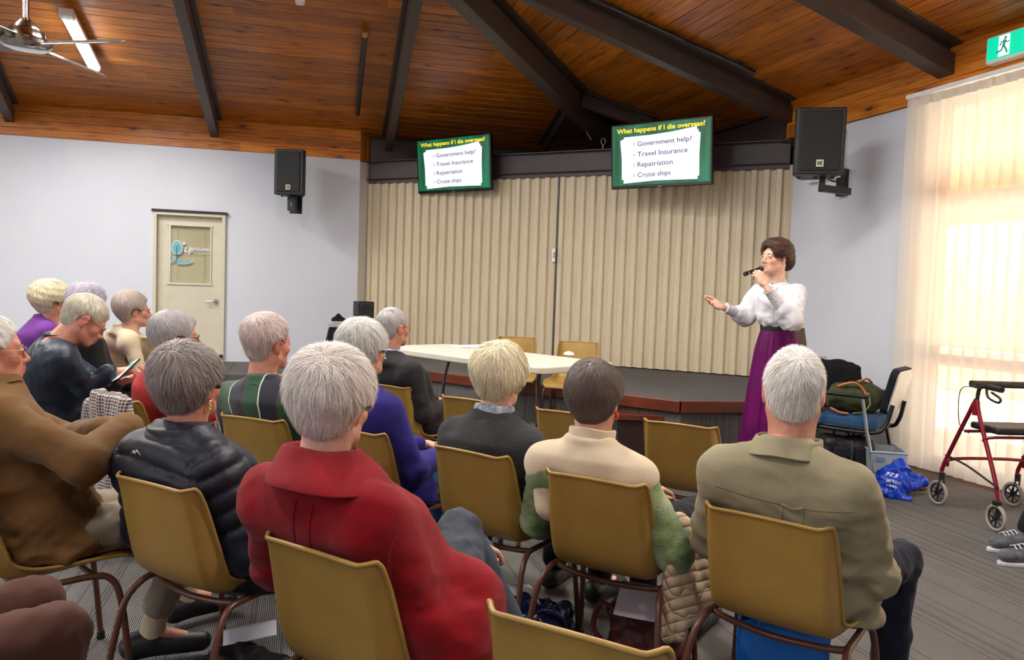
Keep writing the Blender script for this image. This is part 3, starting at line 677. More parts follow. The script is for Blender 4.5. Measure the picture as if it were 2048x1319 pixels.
def batten(c, u, L, label, watt, group='fluorescent battens on the ceiling', drop=0.0):
    u = np.array(u); u = u/np.linalg.norm(u); rz = atan2(u[1], u[0]); tl = math.asin(u[2])
    t = thing('fluorescent_light', label, 'ceiling light', c, 0, group); t.rotation_euler = Matrix((u, np.cross(Z3, u)/np.linalg.norm(np.cross(Z3, u)), np.cross(u, np.cross(Z3, u)/np.linalg.norm(np.cross(Z3, u))))).transposed().to_euler()
    wm = plain('white_metal', srgb(226, 226, 224), 0.4, var=0.0)
    m = MB(); m.box((0, 0, 0.02), (L, 0.13, 0.045)); m.box((-L/2+0.05, 0, -0.015), (0.1, 0.12, 0.04)); m.box((L/2-0.02, 0, -0.015), (0.04, 0.12, 0.04)); m.obj('tray', wm, t, bevel=0.005)
    m = MB()
    for y in (-0.03, 0.03): m.cyl((-L/2+0.09, y, -0.03), (L/2-0.04, y, -0.03), 0.016, n=12)
    m.obj('tube', emis('tube_glow', (0.93, 0.97, 1.0, 1), 16.0), t, smooth=True)
    if watt:
        ld = bpy.data.lights.new('tube_light', 'AREA'); ld.shape = 'RECTANGLE'; ld.size = L; ld.size_y = 0.16; ld.energy = watt; ld.color = (1.0, 0.96, 0.90)
        lo = bpy.data.objects.new('tube_light', ld); COL.objects.link(lo); lo.parent = t; lo.location = (0, 0, -0.06)
    return t
a = on_roof(131, 24, 'L', 0.10); b = on_roof(190, 137, 'L', 0.10)
batten((a+b)/2, b-a, np.linalg.norm(b-a), 'lit white fluorescent batten on the timber ceiling behind the fan', 45)
def added_batten(x, y, side, watt, L=1.3):  # battens added out of view to light heads, partition and stage
    p = np.array([x, y, 0.0]); z = roofz(p)-0.10; u = UPL if side == 'L' else UPR
    batten((x, y, z), u, L, 'added fluorescent batten on the timber ceiling, out of view, lighting the hall', watt)
added_batten(-3.9, 4.3, 'L', 75); added_batten(-1.9, 5.0, 'L', 75); added_batten(0.2, 4.6, 'L', 60); added_batten(2.2, 2.6, 'R', 45)
added_batten(-6.6, 5.6, 'L', 80); added_batten(-2.4, 0.6, 'L', 38); added_batten(0.6, -1.4, 'L', 30)

# ================================================================ EXIT SIGN
def exit_sign():
    a = on_plane(1971, 104, PR-NR*0.12, NR); b = on_plane(2075, 69, PR-NR*0.12, NR)
    u = -DR; L = 0.46; c = a+u*L/2; c[2] = a[2]+0.0
    t = bpy.data.objects.new('exit_sign', None); COL.objects.link(t)
    t.matrix_world = Matrix.Translation(Vector(c)) @ Matrix(((u[0], NR[0], 0, 0), (u[1], NR[1], 0, 0), (0, 0, 1, 0), (0, 0, 0, 1))); tag(t, 'lit green exit sign with running figure on the timber frieze', 'exit sign')
    m = MB(); m.box((0, 0.045, 0), (L, 0.09, 0.205)); m.obj('housing', plain('white_plastic', srgb(235, 235, 232), 0.4), t, bevel=0.015)
    m = MB(); m.box((0, -0.002, 0.004), (L-0.03, 0.008, 0.165)); m.obj('face', emis('exit_green', srgb(0, 196, 152), 1.0), t, bevel=0.002)
    cx = -0.075
    m = MB(); m.box((cx, -0.008, 0.006), (0.085, 0.004, 0.15)); m.obj('doorway_pictogram', emis('exit_white', srgb(236, 250, 246), 1.0), t)
    m = MB(); g = lambda x, z: (cx+x, -0.0125, z)
    m.ball(g(0.012, 0.058), 0.011, 10, (1, 0.2, 1))
    for pts, r in (([g(0.008, 0.045), g(0.0, 0.005)], 0.010), ([g(0.006, 0.04), g(-0.02, 0.032), g(-0.03, 0.008)], 0.0045), ([g(0.008, 0.038), g(0.026, 0.022), g(0.042, 0.028)], 0.0045), ([g(0.002, 0.005), g(0.018, -0.025), g(0.03, -0.056)], 0.006), ([g(-0.001, 0.005), g(-0.018, -0.03), g(-0.052, -0.036)], 0.006)): m.tube(pts, r, 8)
    m.obj('running_figure', emis('exit_green_dark', srgb(0, 120, 96), 0.8), t)
exit_sign()

# ================================================================ WINDOW, BLINDS, OUTSIDE
def window():
    mf = plain('window_frame_brown', srgb(104, 74, 56), 0.5)
    Lw = np.linalg.norm(WEND-W0s); u = -DR
    root = bpy.data.objects.new('window_1', None); COL.objects.link(root); root['kind'] = 'structure'; root['label'] = 'tall brown framed window behind the vertical blinds'
    root.matrix_world = Matrix.Translation(Vector(W0s)) @ Matrix(((u[0], NR[0], 0, 0), (u[1], NR[1], 0, 0), (0, 0, 1, 0), (0, 0, 0, 1)))
    m = MB(); zt = 3.07; y = 0.1
    for x in [0.04, 1.30, 2.56, 3.82, Lw-0.04]: m.box((x, y, zt/2+0.02), (0.07, 0.1, zt-0.04))
    for z in (0.06, 0.93, 2.22, zt-0.03): m.box((Lw/2, y, z), (Lw, 0.09, 0.09 if z not in (2.22,) else 0.14))
    m.obj('window_frame', mf, root, bevel=0.004)
    k = N('window_glass'); g = k.n('ShaderNodeBsdfTransparent'); gl = k.n('ShaderNodeBsdfGlossy'); gl.inputs['Roughness'].default_value = 0.02; mx = k.n('ShaderNodeMixShader'); mx.inputs[0].default_value = 0.05
    k.l(g.outputs[0], mx.inputs[1]); k.l(gl.outputs[0], mx.inputs[2]); k.l(mx.outputs[0], k.out.inputs[0])
    m = MB(); m.box((Lw/2, y, zt/2), (Lw-0.1, 0.006, zt-0.1)); m.obj('glass_pane', k.m, root)
window()
def blinds():
    k = N('blind_fabric'); v = k.coord()
    tr = k.n('ShaderNodeBsdfTranslucent'); tr.inputs[0].default_value = (0.95, 0.88, 0.73, 1); df = k.n('ShaderNodeBsdfDiffuse'); df.inputs[0].default_value = (0.88, 0.85, 0.78, 1)
    tp = k.n('ShaderNodeBsdfTransparent'); tp.inputs[0].default_value = (1, 0.97, 0.92, 1)
    m1 = k.n('ShaderNodeMixShader'); m1.inputs[0].default_value = 0.5; k.l(df.outputs[0], m1.inputs[1]); k.l(tr.outputs[0], m1.inputs[2])
    m2 = k.n('ShaderNodeMixShader'); k.l(m1.outputs[0], m2.inputs[1]); k.l(tp.outputs[0], m2.inputs[2])
    weave = k.noise(v, 420, 2); k.l(k.math('MULTIPLY', weave, 0.44), m2.inputs[0]); k.l(m2.outputs[0], k.out.inputs[0])
    B0 = PR-NR*0.13+DR*((BL-PR)@DR); B0[2] = 0; u = -DR
    t = bpy.data.objects.new('vertical_blinds', None); COL.objects.link(t)
    t.matrix_world = Matrix.Translation(Vector(B0)) @ Matrix(((u[0], NR[0], 0, 0), (u[1], NR[1], 0, 0), (0, 0, 1, 0), (0, 0, 0, 1))); tag(t, 'cream sheer vertical blinds over the tall sunlit window', 'vertical blinds')
    m = MB(); m.box((2.6, 0.02, 3.135), (5.3, 0.05, 0.035)); m.obj('head_rail', plain('white_plastic', srgb(235, 235, 232), 0.4), t, bevel=0.004)
    rnd = random.Random(4); mt = plain('slat_top', srgb(222, 208, 190), 0.6)
    for i in range(48):
        x = 0.045+i*0.108; w = 0.127; ang = radians(-10+rnd.uniform(-5, 5))
        nx = 7; nz = 14; V = []; ph = rnd.uniform(0, 6)
        for a in range(nz+1):
            z = 0.035+(3.105-0.035)*a/nz; sway = 0.006*sin(z*1.3+ph)*(1-z/3.2)
            for b in range(nx+1):
                s = (b/nx-0.5)*w; cur = 0.010*(1-(2*b/nx-1)**2)
                V.append((x+s*cos(ang)+cur*sin(ang)+sway, 0.0-s*sin(ang)+cur*cos(ang)+sway, z))
        F = [[a*(nx+1)+b, a*(nx+1)+b+1, (a+1)*(nx+1)+b+1, (a+1)*(nx+1)+b] for a in range(nz) for b in range(nx)]
        mesh('slat', V, F, k.m, t, smooth=True)
        if i < 14:
            mm = MB(); s = w/2-0.004
            mm.hexa([(x-s*cos(ang), s*sin(ang)-0.003+0.01, 3.035), (x+s*cos(ang), -s*sin(ang)-0.003+0.01, 3.035), (x+s*cos(ang), -s*sin(ang)+0.003+0.01, 3.035), (x-s*cos(ang), s*sin(ang)+0.003+0.01, 3.035)] + [(x-s*cos(ang), s*sin(ang)-0.003+0.01, 3.10), (x+s*cos(ang), -s*sin(ang)-0.003+0.01, 3.10), (x+s*cos(ang), -s*sin(ang)+0.003+0.01, 3.10), (x-s*cos(ang), s*sin(ang)+0.003+0.01, 3.10)])
            mm.obj('slat_hanger', mt, t)
blinds()
def outside():
    def P(s, d, z): return W0s-DR*s+NR*d+Z3*z      # s along the wall towards the camera, d outwards
    pav = plain('paving', srgb(222, 216, 204), 0.8, var=0.06)
    floor_poly('ground', [P(-12, 0.25, 0), P(14, 0.25, 0), P(14, 30, 0), P(-12, 30, 0)], -0.25, -0.08, pav)
    # veranda: timber soffit on posts
    soff = wood_material('soffit_timber', (232, 160, 62), (206, 126, 40), (246, 190, 90))
    m = MB(); a = [P(-6, 0.2, 3.12), P(7, 0.2, 3.12), P(7, 3.0, 2.62), P(-6, 3.0, 2.62)]; m.hexa(a+[q+Z3*0.12 for q in a]); m.obj('veranda_roof', soff, kind='structure')
    pm = plain('post_brown', srgb(120, 86, 66), 0.6)
    m = MB(); a = [P(-6, 2.7, 2.36), P(7, 2.7, 2.36), P(7, 2.85, 2.36), P(-6, 2.85, 2.36)]; m.hexa(a+[q+Z3*0.26 for q in a]); m.obj('veranda_beam', pm, kind='structure')
    for s in (-3.2, -0.6, 2.2, 4.6):
        q = P(s, 2.78, 1.14); m = MB(); m.box(q, (0.12, 0.12, 2.44), rotm(0, 0, -AR)); tag(m.obj('veranda_post', pm), 'brown veranda post seen through the vertical blinds', 'post', 'veranda posts')
    # low wall and planting
    m = MB(); a = [P(-9, 6.2, -0.1), P(12, 6.2, -0.1), P(12, 6.4, -0.1), P(-9, 6.4, -0.1)]; m.hexa(a+[q+Z3*0.75 for q in a]); tag(m.obj('garden_wall', plain('garden_wall_paint', srgb(214, 196, 170), 0.8)), 'pale low garden wall seen through the blinds', 'garden wall')
    rnd = random.Random(9); k = N('leaves'); v = k.coord(); k.base(k.ramp(k.noise(v, 3, 4), [(0.3, srgb(84, 120, 30)), (0.7, srgb(190, 200, 70))])); k.set(Roughness=0.6)
    tw = plain('bark', srgb(96, 80, 66), 0.8)
    for i in range(6):
        s = -9+i*4.2+rnd.uniform(-.4, .4); d = 9.0+rnd.uniform(-1, 2.0); hgt = rnd.uniform(2.6, 4.2); b = P(s, d, -0.1)
        t = thing('garden_tree', 'sunlit leafy tree in the garden beyond the blinds', 'tree', b, 0, 'trees outside the window')
        m = MB(); m.tube([(0, 0, 0), (0.05, 0, hgt*0.35), (0.0, 0.1, hgt*0.7)], [0.10, 0.05], 8, smooth=3)
        for j in range(5): a = rnd.uniform(0, 6.28); m.tube([(0.03, 0, hgt*(0.3+0.07*j)), (0.9*cos(a), 0.9*sin(a), hgt*(0.55+0.08*j))], [0.035, 0.01], 6)
        m.obj('trunk', tw, t)
        n = 1500; P_ = np.random.RandomState(i).normal(size=(n, 3)); P_ /= np.linalg.norm(P_, axis=1)[:, None]; r = np.random.RandomState(i+50).uniform(0.3, 1, (n, 1))**0.5
        P_ = P_*r*np.array([1.5, 1.5, hgt*0.33])+np.array([0, 0, hgt*0.72]); A = np.random.RandomState(i+9).normal(size=(n, 3)); A /= np.linalg.norm(A, axis=1)[:, None]
        B = np.cross(A, np.random.RandomState(i+7).normal(size=(n, 3))); B /= np.linalg.norm(B, axis=1)[:, None]
        V = np.stack([P_-A*0.09, P_+B*0.045, P_+A*0.09, P_-B*0.045], 1).reshape(-1, 3); F = np.arange(4*n).reshape(-1, 4)
        mesh('foliage', V, F, k.m, t)
outside()
# ================================================================ SMOOTH-UNION VOLUMES -> MESH
def smin(a, b, k):
    if k <= 0: return np.minimum(a, b)
    h = np.maximum(k-np.abs(a-b), 0)/k; return np.minimum(a, b)-h*h*k*0.25
def smax(a, b, k): return -smin(-a, -b, k)
def d_cone(P, a, b, ra, rb):
    a = np.asarray(a, np.float32); b = np.asarray(b, np.float32); ab = b-a; q = P-a
    t = np.clip((q@ab)/(ab@ab+1e-9), 0, 1)
    return np.linalg.norm(q-t[..., None]*ab, axis=-1)-(ra+(rb-ra)*t)
def d_ell(P, c, r, R=None):
    q = P-np.asarray(c, np.float32)
    if R is not None: q = q@np.asarray(R, np.float32)
    r = np.asarray(r, np.float32); k0 = np.linalg.norm(q/r, axis=-1); k1 = np.linalg.norm(q/(r*r), axis=-1)+1e-6
    return k0*(k0-1)/k1
def d_spine(P, sp):   # rows: z, cx, cy, rx, ry
    sp = np.asarray(sp, np.float32); z = P[..., 2]; f = lambda i: np.interp(z, sp[:, 0], sp[:, i]).astype(np.float32)
    rx, ry = f(3), f(4); q = np.sqrt(((P[..., 0]-f(1))/rx)**2+((P[..., 1]-f(2))/ry)**2)
    d = (q-1)*np.minimum(rx, ry)
    return np.maximum(d, np.maximum(z-sp[-1, 0], sp[0, 0]-z))
class Vol:
    def __init__(s, lo, hi, h):
        s.lo = np.array(lo, np.float32); s.h = h; s.n = np.ceil((np.array(hi)-s.lo)/h).astype(int)+1
        s.d = np.full(s.n, 0.5, np.float32)
    def add(s, fn, lo, hi, k=0.0, op='u', pad=0.05):
        i0 = np.clip(np.floor((np.array(lo)-pad-s.lo)/s.h).astype(int), 0, s.n-1); i1 = np.clip(np.ceil((np.array(hi)+pad-s.lo)/s.h).astype(int)+1, 1, s.n)
        if np.any(i1 <= i0): return
        ax = [s.lo[a]+s.h*np.arange(i0[a], i1[a], dtype=np.float32) for a in range(3)]
        P = np.stack(np.meshgrid(*ax, indexing='ij'), -1); v = fn(P).astype(np.float32)
        sl = tuple(slice(i0[a], i1[a]) for a in range(3))
        s.d[sl] = smin(s.d[sl], v, k) if op == 'u' else smax(s.d[sl], -v if op == 's' else v, k)
    def cone(s, a, b, ra, rb, k=0.02, op='u'):
        a = np.array(a, float); b = np.array(b, float); r = max(ra, rb)
        s.add(lambda P: d_cone(P, a, b, ra, rb), np.minimum(a, b)-r, np.maximum(a, b)+r, k, op, 0.03+k)
    def ell(s, c, r, k=0.02, R=None, op='u'):
        m = max(r); s.add(lambda P: d_ell(P, c, r, R), np.array(c)-m, np.array(c)+m, k, op, 0.03+k)
    def spine(s, sp, k=0.02):
        sp = np.array(sp, float); a = [(sp[:, 1]-sp[:, 3]).min(), (sp[:, 2]-sp[:, 4]).min(), sp[0, 0]]; b = [(sp[:, 1]+sp[:, 3]).max(), (sp[:, 2]+sp[:, 4]).max(), sp[-1, 0]]
        s.add(lambda P: d_spine(P, sp), a, b, k, 'u', 0.06)
    def mesh(s): return surface_nets(s.d, s.lo, s.h)
def surface_nets(d, lo, h):
    ins = d < 0; nx, ny, nz = d.shape
    c = [ins[i:nx-1+i, j:ny-1+j, k:nz-1+k] for i in (0, 1) for j in (0, 1) for k in (0, 1)]
    cnt = sum(x.astype(np.int8) for x in c); act = (cnt > 0) & (cnt < 8)
    idx = np.argwhere(act); ids = np.full(act.shape, -1, np.int32); ids[act] = np.arange(len(idx))
    acc = np.zeros((len(idx), 3), np.float32); num = np.zeros(len(idx), np.float32)
    offs = [(i, j, k) for i in (0, 1) for j in (0, 1) for k in (0, 1)]
    for a in range(8):
        for ax in range(3):
            o = offs[a]
            if o[ax]: continue
            p = list(o); p[ax] = 1
            da = d[idx[:, 0]+o[0], idx[:, 1]+o[1], idx[:, 2]+o[2]]; db = d[idx[:, 0]+p[0], idx[:, 1]+p[1], idx[:, 2]+p[2]]
            m = (da < 0) != (db < 0); t = np.where(m, da/(da-db+1e-12), 0)
            q = np.array([o]*len(idx), np.float32); q[:, ax] = t; acc[m] += q[m]; num[m] += 1
    V = lo+(idx+acc/np.maximum(num, 1)[:, None])*h
    F = []
    for ax in range(3):
        sl0 = [slice(1, -1)]*3; sl0[ax] = slice(0, -1); sl1 = list(sl0); sl1[ax] = slice(1, None)
        # lattice edges along ax: between p and p+e
        A = ins[tuple(sl0)]; B = ins[tuple(sl1)]; e = np.argwhere(A != B)
        if not len(e): continue
        base = e.copy()
        for b in range(3):
            if b != ax: base[:, b] += 1
        u, w = [b for b in range(3) if b != ax]
        def cell(du, dw):
            q = base.copy(); q[:, u] -= du; q[:, w] -= dw; return ids[q[:, 0], q[:, 1], q[:, 2]]
        quad = np.stack([cell(1, 1), cell(0, 1), cell(0, 0), cell(1, 0)], 1)
        s = ins[base[:, 0], base[:, 1], base[:, 2]]
        flip = s if ax != 1 else ~s
        quad[~flip] = quad[~flip][:, ::-1]
        F.append(quad)
    F = np.concatenate(F); F = F[(F >= 0).all(1)]
    return V.astype(np.float32), F.astype(np.int32)
def vnormals(V, F):
    n = np.cross(V[F[:, 2]]-V[F[:, 0]], V[F[:, 3]]-V[F[:, 1]]); N_ = np.zeros_like(V)
    for i in range(4): np.add.at(N_, F[:, i], n)
    return N_/(np.linalg.norm(N_, axis=1)[:, None]+1e-12)
def relax(V, F, it=1, w=0.5):
    for _ in range(it):
        S = np.zeros_like(V); C = np.zeros(len(V), np.float32)
        for a, b in ((0, 1), (1, 2), (2, 3), (3, 0)):
            np.add.at(S, F[:, a], V[F[:, b]]); np.add.at(C, F[:, a], 1); np.add.at(S, F[:, b], V[F[:, a]]); np.add.at(C, F[:, b], 1)
        V = V*(1-w)+w*S/np.maximum(C, 1)[:, None]
    return V
def wob(P, scale, seed, n=7):
    """cheap smooth noise in -1..1"""
    r = np.random.RandomState(seed); s = np.array(scale, float)*np.ones(3); out = np.zeros(len(P))
    Q = P*s; Q = Q+0.35*np.sin(Q[:, [1, 2, 0]]*1.7+r.uniform(0, 6, 3))
    for i in range(n):
        k = r.normal(size=3); k /= np.linalg.norm(k); out += np.sin(Q@k*(1+0.35*i)*2*pi+r.uniform(0, 6.28))/(1+0.35*i)
    return out/2.2
def tri_samples(V, F, n, seed=0):
    r = np.random.RandomState(seed); A = np.linalg.norm(np.cross(V[F[:, 2]]-V[F[:, 0]], V[F[:, 3]]-V[F[:, 1]]), axis=1); c = np.cumsum(A); c /= c[-1]
    f = F[np.searchsorted(c, r.rand(n))]; a, b = r.rand(n, 1), r.rand(n, 1)
    return (V[f[:, 0]]*(1-a)+V[f[:, 1]]*a)*(1-b)+(V[f[:, 3]]*(1-a)+V[f[:, 2]]*a)*b

# ================================================================ HEAD
def head_volume(sex, h=0.0045):
    m = 1.0 if sex == 'm' else 0.94
    v = Vol((-0.11, -0.14, -0.235), (0.11, 0.14, 0.135), h)
    v.ell((0, -0.018, 0.030), (0.0745*m+0.001, 0.094, 0.084), 0)
    v.ell((0, 0.028, -0.020), (0.060*m, 0.056, 0.080), 0.03)
    v.ell((0, 0.034, -0.066), (0.044*m, 0.046, 0.042), 0.03)
    for s in (-1, 1):
        v.cone((s*0.056*m, -0.004, -0.056), (s*0.020, 0.058, -0.092), 0.016, 0.017, 0.025)
        v.ell((s*0.040*m, 0.052, -0.026), (0.022, 0.022, 0.020), 0.02)
        v.cone((s*0.046, -0.02, -0.05), (s*0.03, -0.005, -0.19), 0.02, 0.024, 0.03)
    v.ell((0, 0.070, -0.096), (0.018, 0.015, 0.015), 0.018)
    v.cone((-0.034, 0.068, 0.019), (0.034, 0.068, 0.019), 0.013, 0.013, 0.016)
    for s in (-1, 1): v.ell((s*0.031, 0.097, -0.001), (0.019, 0.020, 0.013), 0.012, op='s')
    v.cone((0, 0.080, 0.010), (0, 0.100, -0.030), 0.0075, 0.0105, 0.010)
    v.ell((0, 0.103, -0.034), (0.0115, 0.012, 0.010), 0.008)
    for s in (-1, 1): v.ell((s*0.0125, 0.092, -0.038), (0.008, 0.010, 0.007), 0.006)
    v.cone((0, 0.080, -0.052), (0, 0.082, -0.070), 0.016, 0.014, 0.014)
    for s in (-1, 1):
        v.cone((0, 0.0935, -0.0610), (s*0.020, 0.080, -0.0640), 0.0052, 0.003, 0.005); v.cone((0, 0.0915, -0.0715), (s*0.018, 0.079, -0.0675), 0.0062, 0.003, 0.005)
        v.cone((s*0.003, 0.101, -0.0665), (s*0.018, 0.088, -0.0660), 0.0018, 0.0018, 0.004, 's')
        v.ell((s*0.031, 0.0765, -0.001), (0.0155, 0.0130, 0.0130), 0.004); v.ell((s*0.0305, 0.0915, -0.0012), (0.0118, 0.0070, 0.0040), 0.0015, rotm(0, 0, radians(-s*14)), 's')
        R = rotm(radians(-14), 0, radians(-s*22))
        v.ell((s*0.0800*m, -0.012, -0.006), (0.0065, 0.0195, 0.033), 0.005, R)
        v.ell((s*0.0900*m, -0.008, -0.002), (0.007, 0.0105, 0.019), 0.004, R, 's')
        v.ell((s*0.0790*m, -0.004, -0.032), (0.006, 0.009, 0.011), 0.004, R)
    v.cone((0, -0.024, -0.045), (0, -0.040, -0.20), 0.054*m, 0.060*m, 0.03)
    return v
_heads = {}
def head_mesh(sex, h):
    key = (sex, h)
    if key not in _heads:
        V, F = head_volume(sex, h).mesh(); V = relax(V, F, 1, 0.35)
        # local skin tints: lips, nose, cheeks and ears are redder
        c = np.ones((len(V), 3), np.float32); g = lambda p, r: np.exp(-np.sum(((V-np.array(p))/np.array(r))**2, axis=1))[:, None]
        lip = np.clip(g((0, 0.09, -0.0665), (0.017, 0.02, 0.0075))*1.5, 0, 1); c = c*(1-lip)+lip*np.array([0.80, 0.46, 0.44])
        red = np.clip(g((0, 0.105, -0.03), (0.018, 0.03, 0.016))+g((0.05, 0.06, -0.03), (0.03, 0.03, 0.03))+g((-0.05, 0.06, -0.03), (0.03, 0.03, 0.03))+g((0.085, -0.01, -0.01), (0.02, 0.03, 0.04))*1.4+g((-0.085, -0.01, -0.01), (0.02, 0.03, 0.04))*1.4, 0, 1)
        c *= 1-red*np.array([0.02, 0.22, 0.22]); brow = np.clip(sum(g((s*0.031, 0.083, 0.0185), (0.016, 0.02, 0.0042)) for s in (-1, 1))*1.2, 0, 1)*0.55
        c = c*(1-brow)+brow*np.array([0.42, 0.32, 0.28])
        _heads[key] = (V, F, c)
    return _heads[key]
def skin_material(name, col):
    if name in _mats: return _mats[name]
    k = N(name); v = k.coord(); at = k.n('ShaderNodeAttribute', attribute_name='Tint')
    b = k.ramp(k.noise(v, 45, 4), [(0.3, tuple(c*0.88 for c in col[:3])+(1,)), (0.7, tuple(min(1, c*1.08) for c in col[:3])+(1,))])
    k.base(k.mix(1.0, b, at.outputs['Color'], 'MULTIPLY')); k.set(Roughness=0.5, Subsurface_Weight=0.08); k.p.inputs['Subsurface Radius'].default_value = (0.01, 0.004, 0.002)
    k.bump(k.noise(v, 160, 3), 0.25, 0.002); _mats[name] = k.m; return k.m
SKIN = {'a': skin_material('skin_fair', srgb(214, 160, 136)), 'b': skin_material('skin_ruddy', srgb(204, 142, 118)), 'c': skin_material('skin_pale', srgb(222, 174, 150))}
def hair_material():
    k = N('hair'); at = k.n('ShaderNodeAttribute', attribute_name='Tint'); k.l(at.outputs['Color'], k.p.inputs['Base Color'])
    k.set(Roughness=0.42); k.p.inputs['Specular IOR Level'].default_value = 0.35; k.set(Sheen_Weight=0.15); return k.m
M_HAIR = hair_material()
def cloth(name, col, rough=0.85, var=0.12, scale=12, bump=0.4, bscale=700, bdist=0.0015, sheen=0.08, col2=None, spec=0.2):
    if name in _mats: return _mats[name]
    k = N(name); v = k.coord(); c2 = col2 or tuple(min(1, c*(1+var)) for c in col[:3])+(1,)
    k.base(k.ramp(k.noise(v, scale, 5), [(0.32, tuple(c*(1-var) for c in col[:3])+(1,)), (0.7, c2)])); k.set(Roughness=rough, Sheen_Weight=sheen, Sheen_Roughness=0.4)
    k.p.inputs['Specular IOR Level'].default_value = spec; k.bump(k.noise(v, bscale, 3), bump, bdist); _mats[name] = k.m; return k.m

# ================================================================ HAIR
def make_hair(parent, HM, style, color, seed=0, n=4200, h=0.006, quality=1.0):
    """HM: 4x4 head matrix in the person's frame. style gives the cut."""
    st = dict(t=0.014, crown=0.0, side=0.0, back=0.0, nape=-0.062, front=0.020, slope=0.78, ear=0.036, length=0.045, lift=0.004, whorl=(0.012, -0.078, 0.085), low=-0.012, clump=0.0, wave=0.0, fringe=0.0, width=0.0011, parting=None, fwd=0.0)
    st['ph'] = (seed*1.7) % 6.28; st.update(style); t = st['t']
    def sdf(P):
        d = d_ell(P, (0, -0.018, 0.030), (0.0745+t+st['side'], 0.094+t, 0.084+t))
        if st['crown']: d = smin(d, d_ell(P, (0, -0.035, 0.050), (0.066+st['crown'], 0.076+st['crown'], 0.066+st['crown'])), 0.03)
        if st['back']: d = smin(d, d_ell(P, (0, -0.055, -0.02), (0.066+st['side'], 0.045+st['back'], 0.065)), 0.04)
        else: d = smin(d, d_ell(P, (0, -0.045, -0.03), (0.060, 0.052, 0.055)), 0.03)
        if st['clump']: d = d+st['clump']*0.5*(np.sin(P[..., 0]*95+np.sin(P[..., 2]*60)*1.5)*np.sin(P[..., 1]*80+P[..., 2]*70+1))
        d = d+0.0035*np.sin(P[..., 0]*31+P[..., 2]*17+st['ph'])*np.sin(P[..., 2]*27-P[..., 1]*19+2*st['ph'])
        if st['wave']: d = d+st['wave']*np.sin(P[..., 2]*150+P[..., 0]*40+P[..., 1]*30)
        z = P[..., 2]; yl = np.where(z > -0.01, st['front']+(z+0.01)*st['slope'], st['low']+(st['front']-st['low'])*np.clip((z+0.03)/0.02, 0, 1))
        d = smax(d, P[..., 1]-yl, 0.010); d = smax(d, st['nape']-z+0.25*np.maximum(P[..., 1]+0.05, 0), 0.008)
        if st['ear']:
            for s in (-1, 1): d = smax(d, st['ear']-np.linalg.norm((P-np.array((s*0.088, -0.004, -0.014)))*np.array((0.7, 1, 1)), axis=-1), 0.008)
        return d
    v = Vol((-0.15, -0.20, -0.16), (0.15, 0.16, 0.20), h); v.add(sdf, (-0.15, -0.2, -0.16), (0.15, 0.16, 0.2)); V, F = v.mesh()
    rs = np.random.RandomState(seed+11); col = np.array(color[:3])
    # base cap
    N0 = vnormals(V, F); B = V-N0*0.0035
    cb = np.clip(col*(0.72+0.2*wob(V, 30, seed)[:, None]), 0.004, 1)
    # strands
    R = tri_samples(V, F, n, seed); W = np.array(st['whorl'])
    def grad(P):
        e = 0.002; g = np.stack([sdf(P+np.array(o))-sdf(P-np.array(o)) for o in ((e, 0, 0), (0, e, 0), (0, 0, e))], 1); return g/(np.linalg.norm(g, axis=1)[:, None]+1e-9)
    K = 5; L = st['length']*rs.uniform(0.6, 1.15, (n, 1)); ds = L/K; P = R-0.002*grad(R); pts = [P.copy()]; dirs = []
    jit = rs.normal(size=(n, 3))*0.16
    cl = np.stack([wob(R, 28, seed+5+i) for i in range(3)], 1)*(0.25+st['clump']*60)
    lift = st['lift']*rs.uniform(0.05, 1.2, n)**1.5
    for i in range(K):
        G = grad(P); D = P-W; D /= np.linalg.norm(D, axis=1)[:, None]+1e-9
        if st['parting'] is not None: D = D*0.5+np.stack([np.sign(P[:, 0]-st['parting']), 0*P[:, 0], 0*P[:, 0]], 1)*0.8*np.clip(P[:, 2:3]*12, 0, 1)
        D = D+np.array((0, st['fwd'], -0.75))*np.where(P[:, 1:2] < 0.05, 1.0, 0.3)+jit+cl
        D -= G*np.sum(D*G, axis=1)[:, None]; D /= np.linalg.norm(D, axis=1)[:, None]+1e-9
        P = P+D*ds; G = grad(P); tgt = lift*((i+1)/K)**1.3; P = P-G*(sdf(P)-tgt)[:, None]*0.85; pts.append(P.copy()); dirs.append(D)
    G = grad(pts[0]); side = np.cross(dirs[0], G); side = side/(np.linalg.norm(side, axis=1)[:, None]+1e-9)+G*rs.uniform(-0.5, 0.5, (n, 1))
    w = st['width']*rs.uniform(0.6, 1.3, (n, 1)); VV = []; 
    for i in range(K+1):
        ww = w*(1-0.85*(i/K)**2); VV += [pts[i]-side*ww*0.5, pts[i]+side*ww*0.5]
    VV = np.stack(VV, 1).reshape(-1, 3); m = 2*(K+1); base = (np.arange(n)*m)[:, None]+len(B)
    FF = np.concatenate([base+np.array([2*i, 2*i+1, 2*i+3, 2*i+2]) for i in range(K)])
    tint = 1+0.22*rs.normal(size=(n, 1))+0.16*wob(R, 16, seed+3)[:, None]; warm = rs.uniform(-0.05, 0.05, (n, 1))*np.array([1, 0, -1.0])
    cs = np.clip(col*tint+warm*col, 0.003, 1); cs = np.repeat(cs, m, axis=0)
    A = np.vstack([B, VV]); A = A@np.array(HM.to_3x3()).T+np.array(HM.translation)
    me = mesh('hair', A.astype(np.float32), np.vstack([F, FF]), M_HAIR, parent, smooth=True, col=np.vstack([cb, cs]))
    return me
